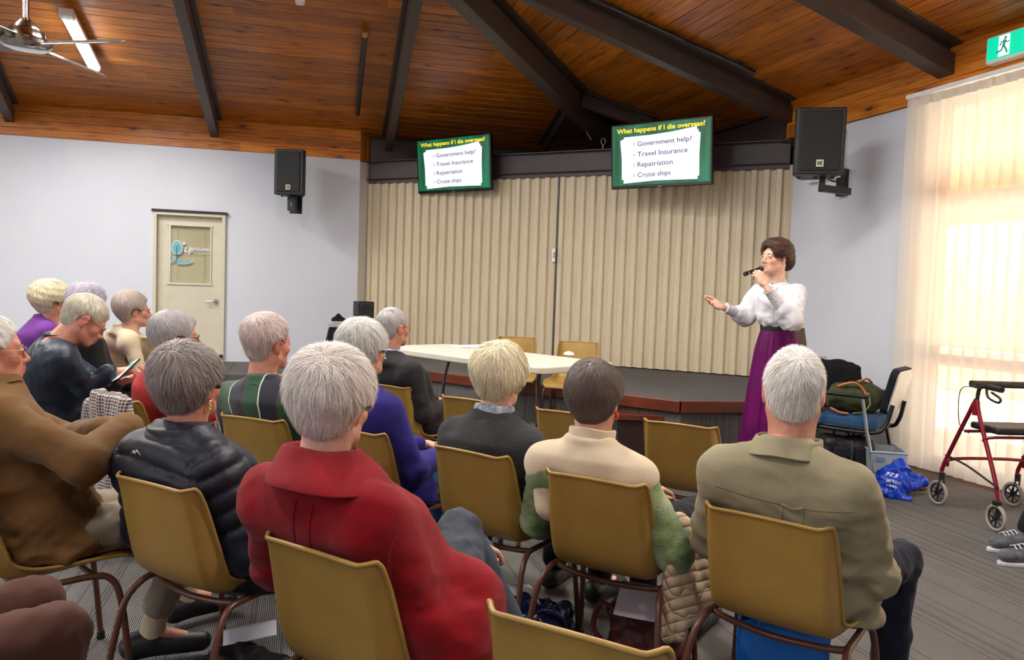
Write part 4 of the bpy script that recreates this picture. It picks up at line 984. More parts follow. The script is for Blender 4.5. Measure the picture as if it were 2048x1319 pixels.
def make_glasses(parent, HM, mat, r=0.021, half=False):
    m = MB(); f = lambda p: tuple(HM @ Vector(p))
    for s in (-1, 1):
        c = np.array((s*0.032, 0.098, -0.004)); a0, a1 = (0, 2*pi) if not half else (pi, 2*pi)
        m.tube([f((c[0]+r*1.15*cos(a), c[1]-0.004*abs(cos(a))-0.012*max(0, s*cos(a)), c[2]+r*0.85*sin(a))) for a in np.linspace(a0, a1, 17)], 0.0014, 6)
        m.tube([f((s*0.057, 0.087, 0.002)), f((s*0.078, 0.04, 0.004)), f((s*0.083, -0.012, 0.010)), f((s*0.083, -0.030, -0.006))], 0.0016, 6)
    m.tube([f((-0.009, 0.100, 0.001)), f((0, 0.103, 0.004)), f((0.009, 0.100, 0.001))], 0.0014, 6)
    return m.obj('glasses', mat, parent, smooth=True)
def make_eyes(parent, HM, iris=(70, 90, 100)):
    m = MB(); 
    for s in (-1, 1): m.ball(HM @ Vector((s*0.031, 0.0752, -0.0008)), 0.0120*HM.to_scale()[0], 14)
    o = m.obj('eyeballs', plain('eye_white', srgb(228, 222, 214), 0.2, var=0), parent, smooth=True)
    m = MB()
    for s in (-1, 1):
        q = HM @ Vector((s*0.0305, 0.0832, -0.0008)); m.ball(q, 0.0056*HM.to_scale()[0], 10, (1, 1, 1))
    m.obj('irises', plain('iris', srgb(*iris), 0.15, var=0), parent, smooth=True)
    return o

# ================================================================ HANDS
def hand_volume(pose, h=0.0032, side=1):
    """palm in the xy plane, fingers towards +y, back of the hand +z, thumb on -x*side"""
    v = Vol((-0.09, -0.07, -0.09), (0.09, 0.21, 0.07), h)
    v.ell((0, 0.045, 0), (0.040, 0.050, 0.0145), 0); v.cone((0, 0.0, 0), (0, -0.055, 0), 0.021, 0.025, 0.02)
    for s in (-1, 1): v.ell((s*0.022, 0.02, -0.004), (0.018, 0.028, 0.013), 0.014)
    curls = pose['curl']; spread = pose.get('spread', 0.06)
    xs = [-0.029, -0.010, 0.010, 0.027]; ls = [(0.040, 0.024, 0.020), (0.045, 0.028, 0.021), (0.041, 0.026, 0.020), (0.032, 0.019, 0.018)]; ys = [0.084, 0.090, 0.087, 0.078]
    for i in range(4):
        p = np.array([xs[i]*side, ys[i]-0.008, 0.002]); a = 0.0; sp = (i-1.5)*spread*side
        v.cone(p*np.array([0.8, 0.35, 1]), p, 0.0105, 0.0098, 0.008)
        for j in range(3):
            a += radians(curls[i][j]); u = np.array([sin(sp)*cos(a), cos(sp)*cos(a), -sin(a)]); q = p+u*ls[i][j]; r0 = 0.0092-0.0009*j-(0.001 if i == 3 else 0)
            v.cone(p, q, r0, r0-0.0008, 0.0035); p = q
    t = pose.get('thumb', ((-0.035, 0.012, -0.006), (-0.058, 0.045, -0.018), (-0.062, 0.078, -0.026), (-0.058, 0.100, -0.028)))
    t = [np.array(q)*np.array([side, 1, 1]) for q in t]
    v.cone((0.0, 0.0, 0), t[0], 0.016, 0.015, 0.012)
    for a_, b_, r0, r1 in ((t[0], t[1], 0.0145, 0.011), (t[1], t[2], 0.0108, 0.0098), (t[2], t[3], 0.0098, 0.0082)): v.cone(a_, b_, r0, r1, 0.004)
    return v
def frame_mat(origin, fwd, up):
    f = Vector(fwd).normalized(); x = f.cross(Vector(up)).normalized(); u = x.cross(f)
    return Matrix(((x[0], f[0], u[0], origin[0]), (x[1], f[1], u[1], origin[1]), (x[2], f[2], u[2], origin[2]), (0, 0, 0, 1)))
def xf(V, M): return (V@np.array(M.to_3x3()).T+np.array(M.translation)).astype(np.float32)
RELAX = dict(curl=[(18, 28, 20), (22, 32, 22), (26, 34, 24), (30, 36, 26)], spread=0.05)
# ================================================================ POLYPROPYLENE CHAIR
M_SHELL = None
def shell_material():
    k = N('mustard_plastic'); v = k.coord(); k.base(k.ramp(k.noise(v, 6, 5), [(0.3, srgb(150, 118, 56)), (0.7, srgb(168, 134, 68))])); k.set(Roughness=0.36)
    k.p.inputs['Specular IOR Level'].default_value = 0.4; k.bump(k.noise(v, 260, 2), 0.10, 0.0012); return k.m
M_SHELL = shell_material(); M_TUBE = plain('brown_tube', srgb(96, 58, 44), 0.32, var=0.1, scale=20)
def make_chair():
    t = thing('stacking_chair', 'x', 'chair')
    # profile from the front lip of the seat, back and up to the top edge: (y, z, half width, wing depth)
    prof = [(0.235, 0.405, 0.175, 0.0), (0.225, 0.428, 0.195, 0.0), (0.18, 0.440, 0.205, 0.006), (0.10, 0.436, 0.208, 0.014), (0.00, 0.424, 0.208, 0.022), (-0.08, 0.418, 0.206, 0.032), (-0.145, 0.426, 0.204, 0.046), (-0.190, 0.452, 0.203, 0.058), (-0.215, 0.492, 0.203, 0.062), (-0.232, 0.55, 0.203, 0.058), (-0.247, 0.62, 0.200, 0.050), (-0.262, 0.69, 0.195, 0.042), (-0.276, 0.745, 0.188, 0.034), (-0.284, 0.772, 0.182, 0.028)]
    P = np.array(spline([np.array((p[0], p[1], p[2])) for p in prof], 3)); Wg = np.interp(np.linspace(0, 1, len(P)), np.linspace(0, 1, len(prof)), [p[3] for p in prof])
    T = np.gradient(P[:, :2], axis=0); T /= np.linalg.norm(T, axis=1)[:, None]; Nn = np.stack([-T[:, 1], T[:, 0]], 1)   # into the sitter side
    Nn = np.where((Nn@np.array([1.0, 1.0]) < 0)[:, None], -Nn, Nn)
    cols = [-1.0, -0.985, -0.95, -0.90, -0.86, -0.82, -0.76, -0.62, -0.42, -0.2, 0, 0.2, 0.42, 0.62, 0.76, 0.82, 0.86, 0.90, 0.95, 0.985, 1.0]
    def sect(c, wing):
        a = abs(c); x = c; off = 0.010*a*a
        if a > 0.80: s = (a-0.80)/0.20; off += wing*s**1.15; x = np.sign(c)*(0.80+0.20*(s*(1-0.42*s*min(1, wing/0.05))))
        return x, off
    front = []; back = []; th = 0.0045
    for i, (y, z, w) in enumerate(P):
        for c in cols:
            x, off = sect(c, Wg[i]); topsag = -0.010*(c*c) if i > len(P)-4 else 0
            lip = 0.006 if abs(c) > 0.99 else 0.0
            q = np.array([x*w+np.sign(c)*lip*0.6, y+Nn[i, 0]*off, z+Nn[i, 1]*off+topsag*(i-(len(P)-4))/3.0 if i > len(P)-4 else z+Nn[i, 1]*off])
            n3 = np.array([-np.sign(c)*(0.75 if abs(c) > 0.82 else 0.0)*min(1, Wg[i]/0.04), Nn[i, 0], Nn[i, 1]]); n3 /= np.linalg.norm(n3)
            front.append(q+n3*th*0.5); back.append(q-n3*th*0.5)
    nc = len(cols); nr = len(P); V = front+back; b = len(front); F = []
    for i in range(nr-1):
        for j in range(nc-1):
            a = i*nc+j; F += [[a, a+1, a+nc+1, a+nc], [b+a, b+a+nc, b+a+nc+1, b+a+1]]
    edge = [j for j in range(nc)]+[i*nc+nc-1 for i in range(1, nr)]+[(nr-1)*nc+j for j in range(nc-2, -1, -1)]+[i*nc for i in range(nr-2, 0, -1)]
    for k in range(len(edge)): p, q = edge[k], edge[(k+1) % len(edge)]; F.append([p, q, b+q, b+p])
    o = mesh('shell', V, F, M_SHELL, t, smooth=True); o.data.validate(); o.data.set_sharp_from_angle(angle=radians(60))
    # rolled rim
    rim = [np.array(V[e])*0.5+np.array(V[b+e])*0.5 for e in edge]; rim.append(rim[0])
    m = MB(); m.tube(rim, 0.0062, 8, cap=False); m.obj('rim', M_SHELL, t, smooth=True)
    # tube frame: an inverted U each side, two cross bars bowed under the shell
    for s in (-1, 1):
        m = MB(); m.tube([(s*0.235, 0.195, 0.012), (s*0.218, 0.165, 0.30), (s*0.205, 0.135, 0.385), (s*0.200, 0.08, 0.402), (s*0.200, 0.0, 0.402), (s*0.200, -0.075, 0.402)], 0.0108, 10, smooth=5); m.obj('leg', M_TUBE, t, smooth=True)
        m = MB(); m.tube([(s*0.200, -0.075, 0.402), (s*0.206, -0.145, 0.395), (s*0.222, -0.200, 0.335), (s*0.236, -0.232, 0.20), (s*0.252, -0.262, 0.012)], 0.0108, 10, smooth=5); m.obj('leg', M_TUBE, t, smooth=True)
        for y, x in ((0.195, 0.235), (-0.262, 0.252)):
            m = MB(); m.lathe([(0.012, 0.032), (0.014, 0.02), (0.015, 0.004), (0.011, 0.0)], (s*x, y, 0.0), 12); m.obj('foot_cap', plain('rubber_black', srgb(20, 20, 20), 0.6), t, smooth=True)
    for y in (0.11, -0.10):
        m = MB(); m.tube([(-0.200, y, 0.402), (-0.185, y-0.005, 0.393), (-0.12, y-0.02, 0.388), (0, y-0.03, 0.384), (0.12, y-0.02, 0.388), (0.185, y-0.005, 0.393), (0.200, y, 0.402)], 0.0105, 10, smooth=4); m.obj('cross_bar', M_TUBE, t, smooth=True)
    return t
_chair = make_chair(); _used = [False]
def place_chair(x, y, ang, label, group='mustard plastic stacking chairs in rows', z=0.0, sc=1.0):
    t = _chair if not _used[0] else copy_tree(_chair); _used[0] = True
    t.location = (x, y, z); t.rotation_euler = (0, 0, -radians(ang)); t['label'] = label; t['group'] = group; t.scale = (sc, sc, sc)
    return t
def chair_from_rim(a, b, ang, zt=0.772):
    A = on_z(*a, zt+0.004); B = on_z(*b, zt+0.004); m = (A+B)/2; th = radians(ang)
    return m[0]+0.284*sin(th), m[1]+0.284*cos(th)
# ================================================================ SEATED PEOPLE
from mathutils.bvhtree import BVHTree
HAIRC = dict(white=srgb(242, 236, 228), silver=srgb(196, 192, 190), grey=srgb(148, 138, 134), dark=srgb(104, 88, 80), blond=srgb(236, 224, 190), pinkwhite=srgb(218, 200, 194), lilac=srgb(178, 168, 186), brown=srgb(78, 46, 32))
def seam(parent, bvh, pts, r, mat, name='seam', frm=(0, -1, 0), n=30, lift=0.0):
    """a raised line following the garment; pts are (x, z) seen from behind (or from the direction frm)"""
    P = []; d = Vector(frm)
    pp = spline([np.array((p[0], 0, p[1])) for p in pts], 8)
    for p in pp:
        o = Vector((p[0], 0, p[2])) + d*1.0
        if abs(frm[0]) > 0.5: o = Vector((0, p[0], p[2])) + d*1.0
        hit = bvh.ray_cast(o, -d)
        if hit[0] is not None: P.append(np.array(hit[0])+np.array(d)*lift)
    if len(P) < 3: return None
    m = MB(); m.tube(P, r, 6); return m.obj(name, mat, parent, smooth=True)
def person(label, root, ang, head, hyaw, hpitch=0, hroll=0, sex='m', skin='a', hair=None, hcol='white', outfit=None, trousers=None, arms=None, near=1, wide=1.0, glasses=None, seat=0.44, group=None, legs=None, shoe=None, sock=None, neckback=0.0, hs=1.0, pelvis=(0, -0.03), shw=None, lean=None, hand=False, nstr=None, socklen=0.0, belly=1.0, shdrop=0.0, chairback=True):
    def LOC(q): return RT@(at_d(*q)-np.array((root[0], root[1], 0)))
    rz = -radians(ang); t = thing('person', label, 'person', (root[0], root[1], 0), rz, group)
    RT = np.array(Matrix.Rotation(-rz, 3, 'Z'))
    hw = np.array(head[1:]) if head[0] == 'w' else at_d(*head); Hc = RT@(hw-np.array((root[0], root[1], 0)))
    rel = radians(hyaw-ang)
    HM = Matrix.Translation(Vector(Hc)) @ Matrix.Rotation(-rel, 4, 'Z') @ Matrix.Rotation(-radians(hpitch), 4, 'X') @ Matrix.Rotation(radians(hroll), 4, 'Y') @ Matrix.Scale(hs, 4)
    hn = np.array(HM @ Vector((0, -0.030, -0.13)))
    Nb = np.array((Hc[0]*0.82, Hc[1]-0.050-neckback+(0.0 if hpitch < 15 else -0.05), Hc[2]-(0.150 if sex == 'm' else 0.140)*hs+shdrop+(0.0 if hpitch < 15 else 0.075)))
    sx = (0.178 if sex == 'm' else 0.160)*wide if shw is None else shw
    px, py = pelvis; zs = seat; TH = (outfit or {}).get('thick', 0.012)+((outfit or {}).get('puff') or (0,))[0]*0.4
    H_ = Nb[2]-zs; C_ = lambda f, bx=0.0: (px+(Nb[0]-px)*f, py+(Nb[1]-py)*f+bx)
    hip = (0.178 if sex == 'm' else 0.185)*wide; ch = (0.178 if sex == 'm' else 0.165)*wide
    def spine(e=0.0, bottom=0.0):
        rows = []
        for f, bx, rx, ry in ((0.0-bottom, 0.02, hip*0.98, 0.135*wide), (0.16, 0.0, hip, 0.145*wide*belly), (0.38, -0.015, ch*0.93, 0.132*wide*belly), (0.60, -0.035, ch*1.0, 0.128*wide), (0.80, -0.035, ch*0.98, 0.112*wide), (0.885, -0.025, ch*0.84, 0.092), (0.95, -0.012, ch*0.56, 0.076), (1.0, 0.0, 0.066, 0.062), (1.04, 0.0, 0.058, 0.056)):
            c = list(C_(f, bx)); z = zs+H_*f
            if chairback and z < 0.90: c[1] = max(c[1], -0.200-max(0, min(z, 0.78)-0.5)*0.22+ry+TH+0.018-0.16*max(0, z-0.80))
            rows.append((z, c[0], c[1], rx+e, ry+e))
        return rows
    shz = Nb[2]-0.100; S = {s: np.array((Nb[0]+s*sx, Nb[1]-0.012, shz)) for s in (-1, 1)}
    arms = arms or {}
    Ar = {}
    for s in (-1, 1):
        a = arms.get(s, {}); E_ = S[s]+np.array(a.get('elbow', (s*0.050, 0.06, -0.26))); Wr = a.get('wrist')
        if 'elbow_px' in a: E_ = LOC(a['elbow_px'])
        if 'wrist_px' in a: Wr = LOC(a['wrist_px'])
        Wr = np.array((s*0.09+px, py+0.30, zs+0.17)) if Wr is None else np.array(Wr)
        Ar[s] = (S[s], E_, Wr)
    lg = legs or {}
    Lg = {}
    for s in (-1, 1):
        a = lg.get(s, {}); hp = np.array((px+s*0.085, py+0.06, zs+0.085)); kn = LOC(a['knee_px']) if 'knee_px' in a else np.array(a.get('knee', (px+s*0.13, py+0.47, zs+0.075))); an = np.array(a.get('ankle', (px+s*0.12, py+0.47, 0.10))); Lg[s] = (hp, kn, an, np.array(a.get('toe', an+np.array((s*0.02, 0.16, -0.055)))))
    h = {1: 0.009, 2: 0.011, 3: 0.014}[near]
    alln = [Nb, hn]+[q for s in (-1, 1) for q in Ar[s]]
    lo = np.min(alln, axis=0)-0.16; hi = np.max(alln, axis=0)+0.16; lo[2] = min(lo[2], zs-0.02); lo = np.minimum(lo, (px-hip-0.08, py-0.3, zs-0.05)); hi = np.maximum(hi, (px+hip+0.08, py+0.32, zs))
    # ---- skin: neck, arms, torso core, head and hands in one mesh
    v = Vol(np.minimum(lo, (px-0.2, py-0.2, 0.0)), np.maximum(hi, (px+0.2, py+0.6, zs)), 0.014)
    v.spine(spine(-0.035)); v.cone(Nb+np.array((0, 0, -0.03)), hn, 0.056 if sex == 'm' else 0.050, 0.052 if sex == 'm' else 0.047, 0.03)
    for s in (-1, 1):
        a, b, c = Ar[s]; v.cone(a, b, 0.042, 0.034, 0.02); v.cone(b, c, 0.033, 0.024, 0.01)
        hp, kn, an, toe = Lg[s]; v.cone(hp, kn, 0.060, 0.045, 0.02); v.cone(kn, an, 0.044, 0.030, 0.01); v.cone(an, toe, 0.03, 0.02, 0.01)
    V, F = v.mesh(); V = relax(V, F, 1, 0.4); Vs = [V]; Fs = [F]; Cs = [np.ones((len(V), 3))]; nb = len(V)
    hv, hf, hc = head_mesh(sex, 0.004 if near == 1 else 0.0052); Vs.append(xf(hv, HM)); Fs.append(hf+nb); Cs.append(hc); nb += len(hv)
    for s in (-1, 1):
        a = arms.get(s, {})
        if not a.get('hand'): 
            M_ = frame_mat(Ar[s][2], a.get('hdir', (-s*0.5, 0.8, -0.15)), (0, 0, 1)); hh = 0.006; po = RELAX
        else: M_ = frame_mat(Ar[s][2], a['hdir'], a.get('hup', (0, 0, 1))); hh = 0.0042; po = a['hand']
        M_ = M_ @ Matrix.Translation((0, 0.03, 0)) @ Matrix.Scale(a.get('hscale', 0.93), 4)
        if not a.get('nohand'): q, f = hand_volume(po, hh, s).mesh(); Vs.append(xf(q, M_)); Fs.append(f+nb); Cs.append(np.ones((len(q), 3))); nb += len(q)
    mesh('body', np.vstack(Vs), np.vstack(Fs), SKIN[skin], t, smooth=True, col=np.vstack(Cs))
    # ---- clothes
    info = dict(t=t, HM=HM, Nb=Nb, S=S, Ar=Ar, Lg=Lg, spine=spine, zs=zs, H=H_, px=px, py=py, hn=hn)
    o = dict(name='jacket', mat=None, thick=0.012, sleeve=(0.060, 0.053, 0.042), collar=None, fold=0.0055, puff=None, seed=len(label), cuff=None, sleeves=True, hemdrop=0.02, skirt=None); o.update(outfit or {})
    def garment(o, sleeves=True, extra=None):
        v = Vol(lo-0.03, hi+0.03, h); v.spine(spine(o['thick'], o['hemdrop']))
        for s in (-1, 1):
            a, b, c = Ar[s]; r0, r1, r2 = o['sleeve']
            cc = C_(0.74, -0.03); v.cone((cc[0]+s*0.05, cc[1]+0.0, zs+H_*0.74), a+np.array((-s*0.025, -0.01, -0.03)), 0.088+o['thick'], 0.062+o['thick'], 0.06)
            v.cone(Nb+np.array((s*0.03, -0.015, -0.045)), a+np.array((-s*0.01, 0, 0.012)), 0.046, 0.046+o['thick']*0.6, 0.05)
            c0 = b+(c-b)*0.93
            if sleeves: v.cone(a, b, r0, r1, 0.035); v.cone(b, c0, r1, r2, 0.022)
            else: v.cone(a, a+(b-a)*0.12, r0*wide*0.95, r0*0.9, 0.04)
        # keep the armhole crease readable
        if o.get('skirt'): o['skirt'](v, info)
        V, F = v.mesh(); V = relax(V, F, 2, 0.5); Nn = vnormals(V, F)
        if o['puff']:
            amp, pitch, skew = o['puff']; ph = (V[:, 2]+skew*V[:, 0]+0.006*np.sin(V[:, 0]*14)+0.05)/pitch
            armd = np.full(len(V), 9.0); pa = np.zeros(len(V))
            for s in (-1, 1):
                a, b, c = Ar[s]
                for p, q, off in ((a, b, 0.0), (b, c, np.linalg.norm(b-a))):
                    L = np.linalg.norm(q-p); u = (q-p)/L; tt = np.clip((V-p)@u, -0.06, L); dd = np.linalg.norm(V-p-tt[:, None]*u, axis=1); m_ = (dd < armd) & (np.abs(V[:, 0]-Nb[0]) > sx*0.98); pa[m_] = (tt[m_]+off)/(pitch*0.75); armd[m_] = dd[m_]
            ph = np.where(armd < 0.095, pa, ph); q = np.abs(np.sin(pi*ph)); V = V+Nn*(amp*(q**0.38-0.75)+0.003*wob(V, 6, 3)*(1-q))[:, None]
        if o['fold']:
            f = wob(V, (2.6, 3.0, 5.5), o['seed'])+0.55*wob(V, (5, 6, 9), o['seed']+4); f2 = 1-np.abs(wob(V, (2.2, 2.5, 4.2), o['seed']+9))*2.2
            low = np.clip(1.25-(V[:, 2]-zs)/(H_*0.8), 0.30, 1.0); f3 = 1-np.abs(wob(V, (6, 6, 9), o['seed']+15, 5))*2.4; msk = np.clip(wob(V, 2.4, o['seed']+2)+0.4, 0, 1); V = V+Nn*(o['fold']*(0.55*f+0.55*f2+0.42*f3*msk)*low)[:, None]
        return V.astype(np.float32), F
    V, F = garment(o, o['sleeves'])
    g = mesh(o['name'], V, F, o['mat'], t, smooth=True); info['garment'] = g
    info['bvh'] = BVHTree.FromPolygons([tuple(p) for p in V.astype(float)], F.tolist())
    if o['collar']:
        c = o['collar']; m = MB(); n = 40; r0, r1, z0, z1, th, op, dn = c.get('r0', 0.078), c.get('r1', 0.068), c.get('z0', -0.045), c.get('z1', 0.045), c.get('t', 0.006), c.get('open', 0.5), c.get('dy', 0.0)
        ax = (hn-Nb); ax = ax/np.linalg.norm(ax); ax = ax*0.6+np.array((0, 0, 0.4)); rows = c.get('rows') or [(r0, z0), (r0*0.98+0.0, z0*0.3), (r1, z1*0.6), (r1*0.985, z1), (r1*0.985-th, z1), (r1-th, 0.0), (r0-th, z0)]
        Vv = []; 
        for (r, z) in rows:
            for k_ in range(n):
                a = pi/2+op/2+(2*pi-op)*k_/(n-1); fr = 1+0.0*cos(a)
                back = 0.5-0.5*sin(a); zz = z*(0.55+0.45*back) if z > 0 else z*(1.0+0.6*(1-back))
                Vv.append(Nb+ax*zz+np.array((r*1.04*cos(a), r*1.0*sin(a)+dn, 0))+0.003*np.array([sin(5*a), cos(4*a), sin(3*a)]))
        Ff = [[i*n+k_, i*n+k_+1, (i+1)*n+k_+1, (i+1)*n+k_] for i in range(len(rows)-1) for k_ in range(n-1)]
        Ff += [[i*n for i in range(len(rows))][::-1], [i*n+n-1 for i in range(len(rows))]]
        q = m.add(Vv, Ff).obj('collar', c.get('mat') or o['mat'], t, smooth=True); sb = q.modifiers.new('s', 'SUBSURF'); sb.levels = 1; sb.render_levels = 1
    # trousers, socks, shoes
    if trousers is not None:
        v = Vol((px-0.35, py-0.2, 0.0), (px+0.45, py+0.80, zs+0.34), h+0.001)
        v.ell((px, py+0.02, zs+0.08), (0.150*wide, 0.13, 0.078), 0)
        for s in (-1, 1):
            hp, kn, an, toe = Lg[s]; v.cone(hp, kn, 0.082*wide, 0.064, 0.04); v.cone(kn, an+(kn-an)*(0.06+socklen), 0.062, 0.056, 0.02)
        V, F = v.mesh(); V = relax(V, F, 2, 0.5); Nn = vnormals(V, F); V = V+Nn*(0.004*wob(V, (7, 3, 6), 5)+0.003*wob(V, 13, 6))[:, None]; mesh('trousers', V.astype(np.float32), F, trousers, t, smooth=True)
    for s in (-1, 1):
        hp, kn, an, toe = Lg[s]
        if socklen: m = MB(); m.tube([an+np.array((0, 0, -0.03)), an+(kn-an)*(0.12+socklen)], [0.040, 0.043], 18); m.obj('sock', sock or plain('sock_beige', srgb(196, 178, 150), 0.9, bump=0.6, bscale=180), t, smooth=True)
        d = toe-an; d[2] = 0; L = np.linalg.norm(d)+1e-6; d /= L; sh = Vol(an-0.2, an+0.2+np.array((0, 0.1, 0)), 0.008) if False else Vol(np.minimum(an, toe)-np.array((0.12, 0.14, 0.12)), np.maximum(an, toe)+np.array((0.12, 0.12, 0.08)), 0.008)
        a0 = an-d*0.05; a0 = np.array((a0[0], a0[1], toe[2]+0.012)); sh.cone(a0, an+np.array((0, 0, -0.03)), 0.040, 0.040, 0.02); sh.cone(a0, np.array((toe[0], toe[1], toe[2]-0.004)), 0.041, 0.036, 0.03)
        zf = toe[2]-0.042; sh.add(lambda P: zf-P[..., 2], sh.lo, sh.lo+sh.n*sh.h, 0.006, 'i', 0)
        V, F = sh.mesh(); mesh('shoe', relax(V, F, 1), F, shoe or plain('shoe_black', srgb(26, 26, 30), 0.5), t, smooth=True)
    # hair, face
    st = dict(hair or {}); make_hair(t, HM, st, HAIRC[hcol] if isinstance(hcol, str) else hcol, seed=len(label)*7, n=int((nstr or {1: 12000, 2: 7000, 3: 3600}[near])*1.35), h=0.006 if near < 3 else 0.008)
    make_eyes(t, HM)
    if glasses is not None: make_glasses(t, HM, glasses)
    return info
# ================================================================ CHAIRS AND AUDIENCE
gl_dark = plain('glasses_dark', srgb(40, 30, 30), 0.3); gl_gold = plain('glasses_gold', srgb(170, 140, 110), 0.3, 0.8); denim = cloth('denim', srgb(44, 62, 100), scale=30)
SHORT = dict(t=0.013, side=-0.007, length=0.034, ear=0.042, nape=-0.078, low=-0.022)
FEM = dict(t=0.020, crown=0.032, side=0.002, nape=-0.108, length=0.055, ear=0.034, low=-0.004)
C = {}
def CH(key, a, b, ang, label, group='mustard plastic stacking chairs in rows'):
    x, y = chair_from_rim(a, b, ang); C[key] = (x, y, ang); place_chair(x, y, ang, label, group); return x, y
def CP(key, px, d, ang, label, group='mustard plastic stacking chairs in rows'):
    p = at_d(px, 900, d); C[key] = (p[0], p[1], ang); place_chair(p[0], p[1], ang, label, group)
CH(12, (1410, 1000), (1653, 1068), 38, 'mustard plastic chair under the man in the khaki shirt')
CH(11, (1082, 938), (1285, 973), 31, 'mustard plastic chair under the woman in the cream vest')
CH(10, (860, 884), (1003, 917), 37, 'mustard plastic chair under the blond woman in charcoal fleece')
CH(8, (518, 1066), (725, 1130), 33, 'mustard plastic chair under the woman in the red coat')
CH(6, (216, 945), (371, 981), 30, 'mustard plastic chair under the person in the navy puffer jacket')
CH(17, (962, 1213), (1318, 1311), 29, 'empty mustard plastic chair nearest the camera at the bottom edge')
CH(14, (1281, 837), (1432, 856), 31, 'empty mustard plastic chair just left of the man in the khaki shirt')
CH(13, (1064, 812), (1195, 833), 31, 'mustard plastic chair standing empty in front of the woman in the cream vest')
CH(15, (877, 786), (985, 806), 31, 'empty mustard plastic chair in front of the blond woman in charcoal fleece')
CH(7, (438, 826), (549, 842), 24, 'mustard plastic chair under the man in the striped sweater')
CH(4, (206, 694), (266, 703), 34, 'mustard plastic chair under the woman in the cream jumper by the door')
C[9] = (-0.53, 3.34, 31); place_chair(*C[9], 'mustard plastic chair under the woman in the purple blue top')
p = on_z(105, 1104, 0.44); C[1] = (p[0], p[1], 50); place_chair(*C[1], 'mustard plastic chair under the man in the brown suede jacket, at the left edge')
CP(2, 108, 4.35, 44, 'mustard plastic chair under the man reading a phone')
CP(3, 195, 5.25, 40, 'mustard plastic chair under the person with curly lilac grey hair')
CP(5, 70, 5.75, 40, 'mustard plastic chair under the woman in the purple jumper')
CP(6.5, 338, 3.98, 38, 'mustard plastic chair under the woman in the red sweater, a checked coat over its back')
CP(18, 828, 4.85, 35, 'mustard plastic chair under the man in the dark sweater with a light blue collar')
CH(16, (528, 744), (592, 753), 31, 'empty mustard plastic chair before the man in the striped sweater')
def RC(k): return (C[k][0], C[k][1])
def dep(k, o=0.0): return float((np.array((C[k][0], C[k][1], CAM_H))-CAM)@_fw)+o
khaki = cloth('khaki_cotton', srgb(146, 138, 110), scale=5, var=0.08, bump=0.3, bscale=420)
SHIRTC = lambda a=0.095, b=0.074: dict(rows=[(b+0.002, -0.01), (b, 0.030), (b+0.004, 0.037), (b+0.010, 0.034), (a*0.93, 0.0), (a+0.004, -0.030), (a, -0.033), (b+0.008, -0.005)], open=0.8)
STAND = lambda b=0.072, z=0.05: dict(rows=[(b+0.004, -0.035), (b+0.006, -0.01), (b+0.006, z*0.6), (b+0.008, z), (b+0.002, z+0.003), (b-0.001, z*0.5), (b, -0.02)], open=0.9)
def yseam(i, mat):
    pass
# man in khaki shirt
i = person('person in a khaki shirt with short white hair, seen from behind', RC(12), 33, (1587, 781, dep(12, -0.07)), 20, -4, 0, 'm', 'b', dict(SHORT, t=0.015, side=-0.008, length=0.028, lift=0.008, nape=-0.078), 'white', dict(name='shirt', mat=khaki, thick=0.012, sleeve=(0.064, 0.062, 0.052), collar=SHIRTC(0.098, 0.078), fold=0.013, seed=3), cloth('navy_trousers', srgb(30, 32, 46), scale=9),
  arms={1: dict(elbow=(0.060, 0.12, -0.25), wrist=(-0.02, 0.26, 0.80), hdir=(-0.95, -0.25, -0.1), hup=(0, 0.3, 1)), -1: dict(elbow=(-0.06, 0.12, -0.25), wrist=(0.05, 0.27, 0.78), hdir=(0.95, -0.25, -0.1), hup=(0, 0.3, 1))}, near=1, wide=1.12, shw=0.180, pelvis=(0.05, 0.03), legs={1: dict(knee=(0.26, 0.42, 0.52), ankle=(0.24, 0.40, 0.10))})
ks = plain('khaki_stitch', srgb(118, 108, 82), 0.9)
zz = i['Nb'][2]
seam(i['t'], i['bvh'], [(-0.17, zz-0.13), (-0.05, zz-0.145), (0.10, zz-0.15), (0.20, zz-0.14)], 0.0022, ks, 'yoke_seam')
for x in (0.02, 0.075): seam(i['t'], i['bvh'], [(x+0.003, zz-0.155), (x-0.002, zz-0.20), (x-0.006, zz-0.30)], 0.0026, khaki, 'pleat')
seam(i['t'], i['bvh'], [(0.02, zz-0.148), (0.05, zz-0.156), (0.075, zz-0.15)], 0.0045, khaki, 'hanger_loop')
# woman in cream vest over green jumper
green = N('green_wool'); v = green.coord(); green.base(green.ramp(green.noise(v, 9, 4), [(0.3, srgb(62, 88, 50)), (0.5, srgb(128, 148, 96)), (0.72, srgb(172, 184, 146))])); green.set(Roughness=0.95, Sheen_Weight=0.2); green.bump(green.noise(v, 190, 3), 1.0, 0.006)
cream = cloth('cream_fleece', srgb(206, 190, 162), scale=6, var=0.06, bump=0.15, sheen=0.4)
HW = dict(FEM, t=0.016, crown=0.028, nape=-0.108, length=0.060, ear=0.030, clump=0.0014)
i = person('person in a cream vest over a fluffy green jumper, short brown grey hair, red earring', RC(11), 31, (1191, 797, dep(11, -0.02)), 26, -2, 0, 'f', 'a', HW, 'dark', dict(name='jumper', mat=green.m, thick=0.008, sleeve=(0.064, 0.068, 0.045), fold=0.007, seed=11), cloth('black_trousers', srgb(24, 24, 30)),
  arms={1: dict(elbow=(0.125, 0.05, -0.235), wrist=(0.02, 0.24, 0.60)), -1: dict(elbow=(-0.06, 0.08, -0.24))}, near=1, wide=1.06, pelvis=(0.03, 0.03))
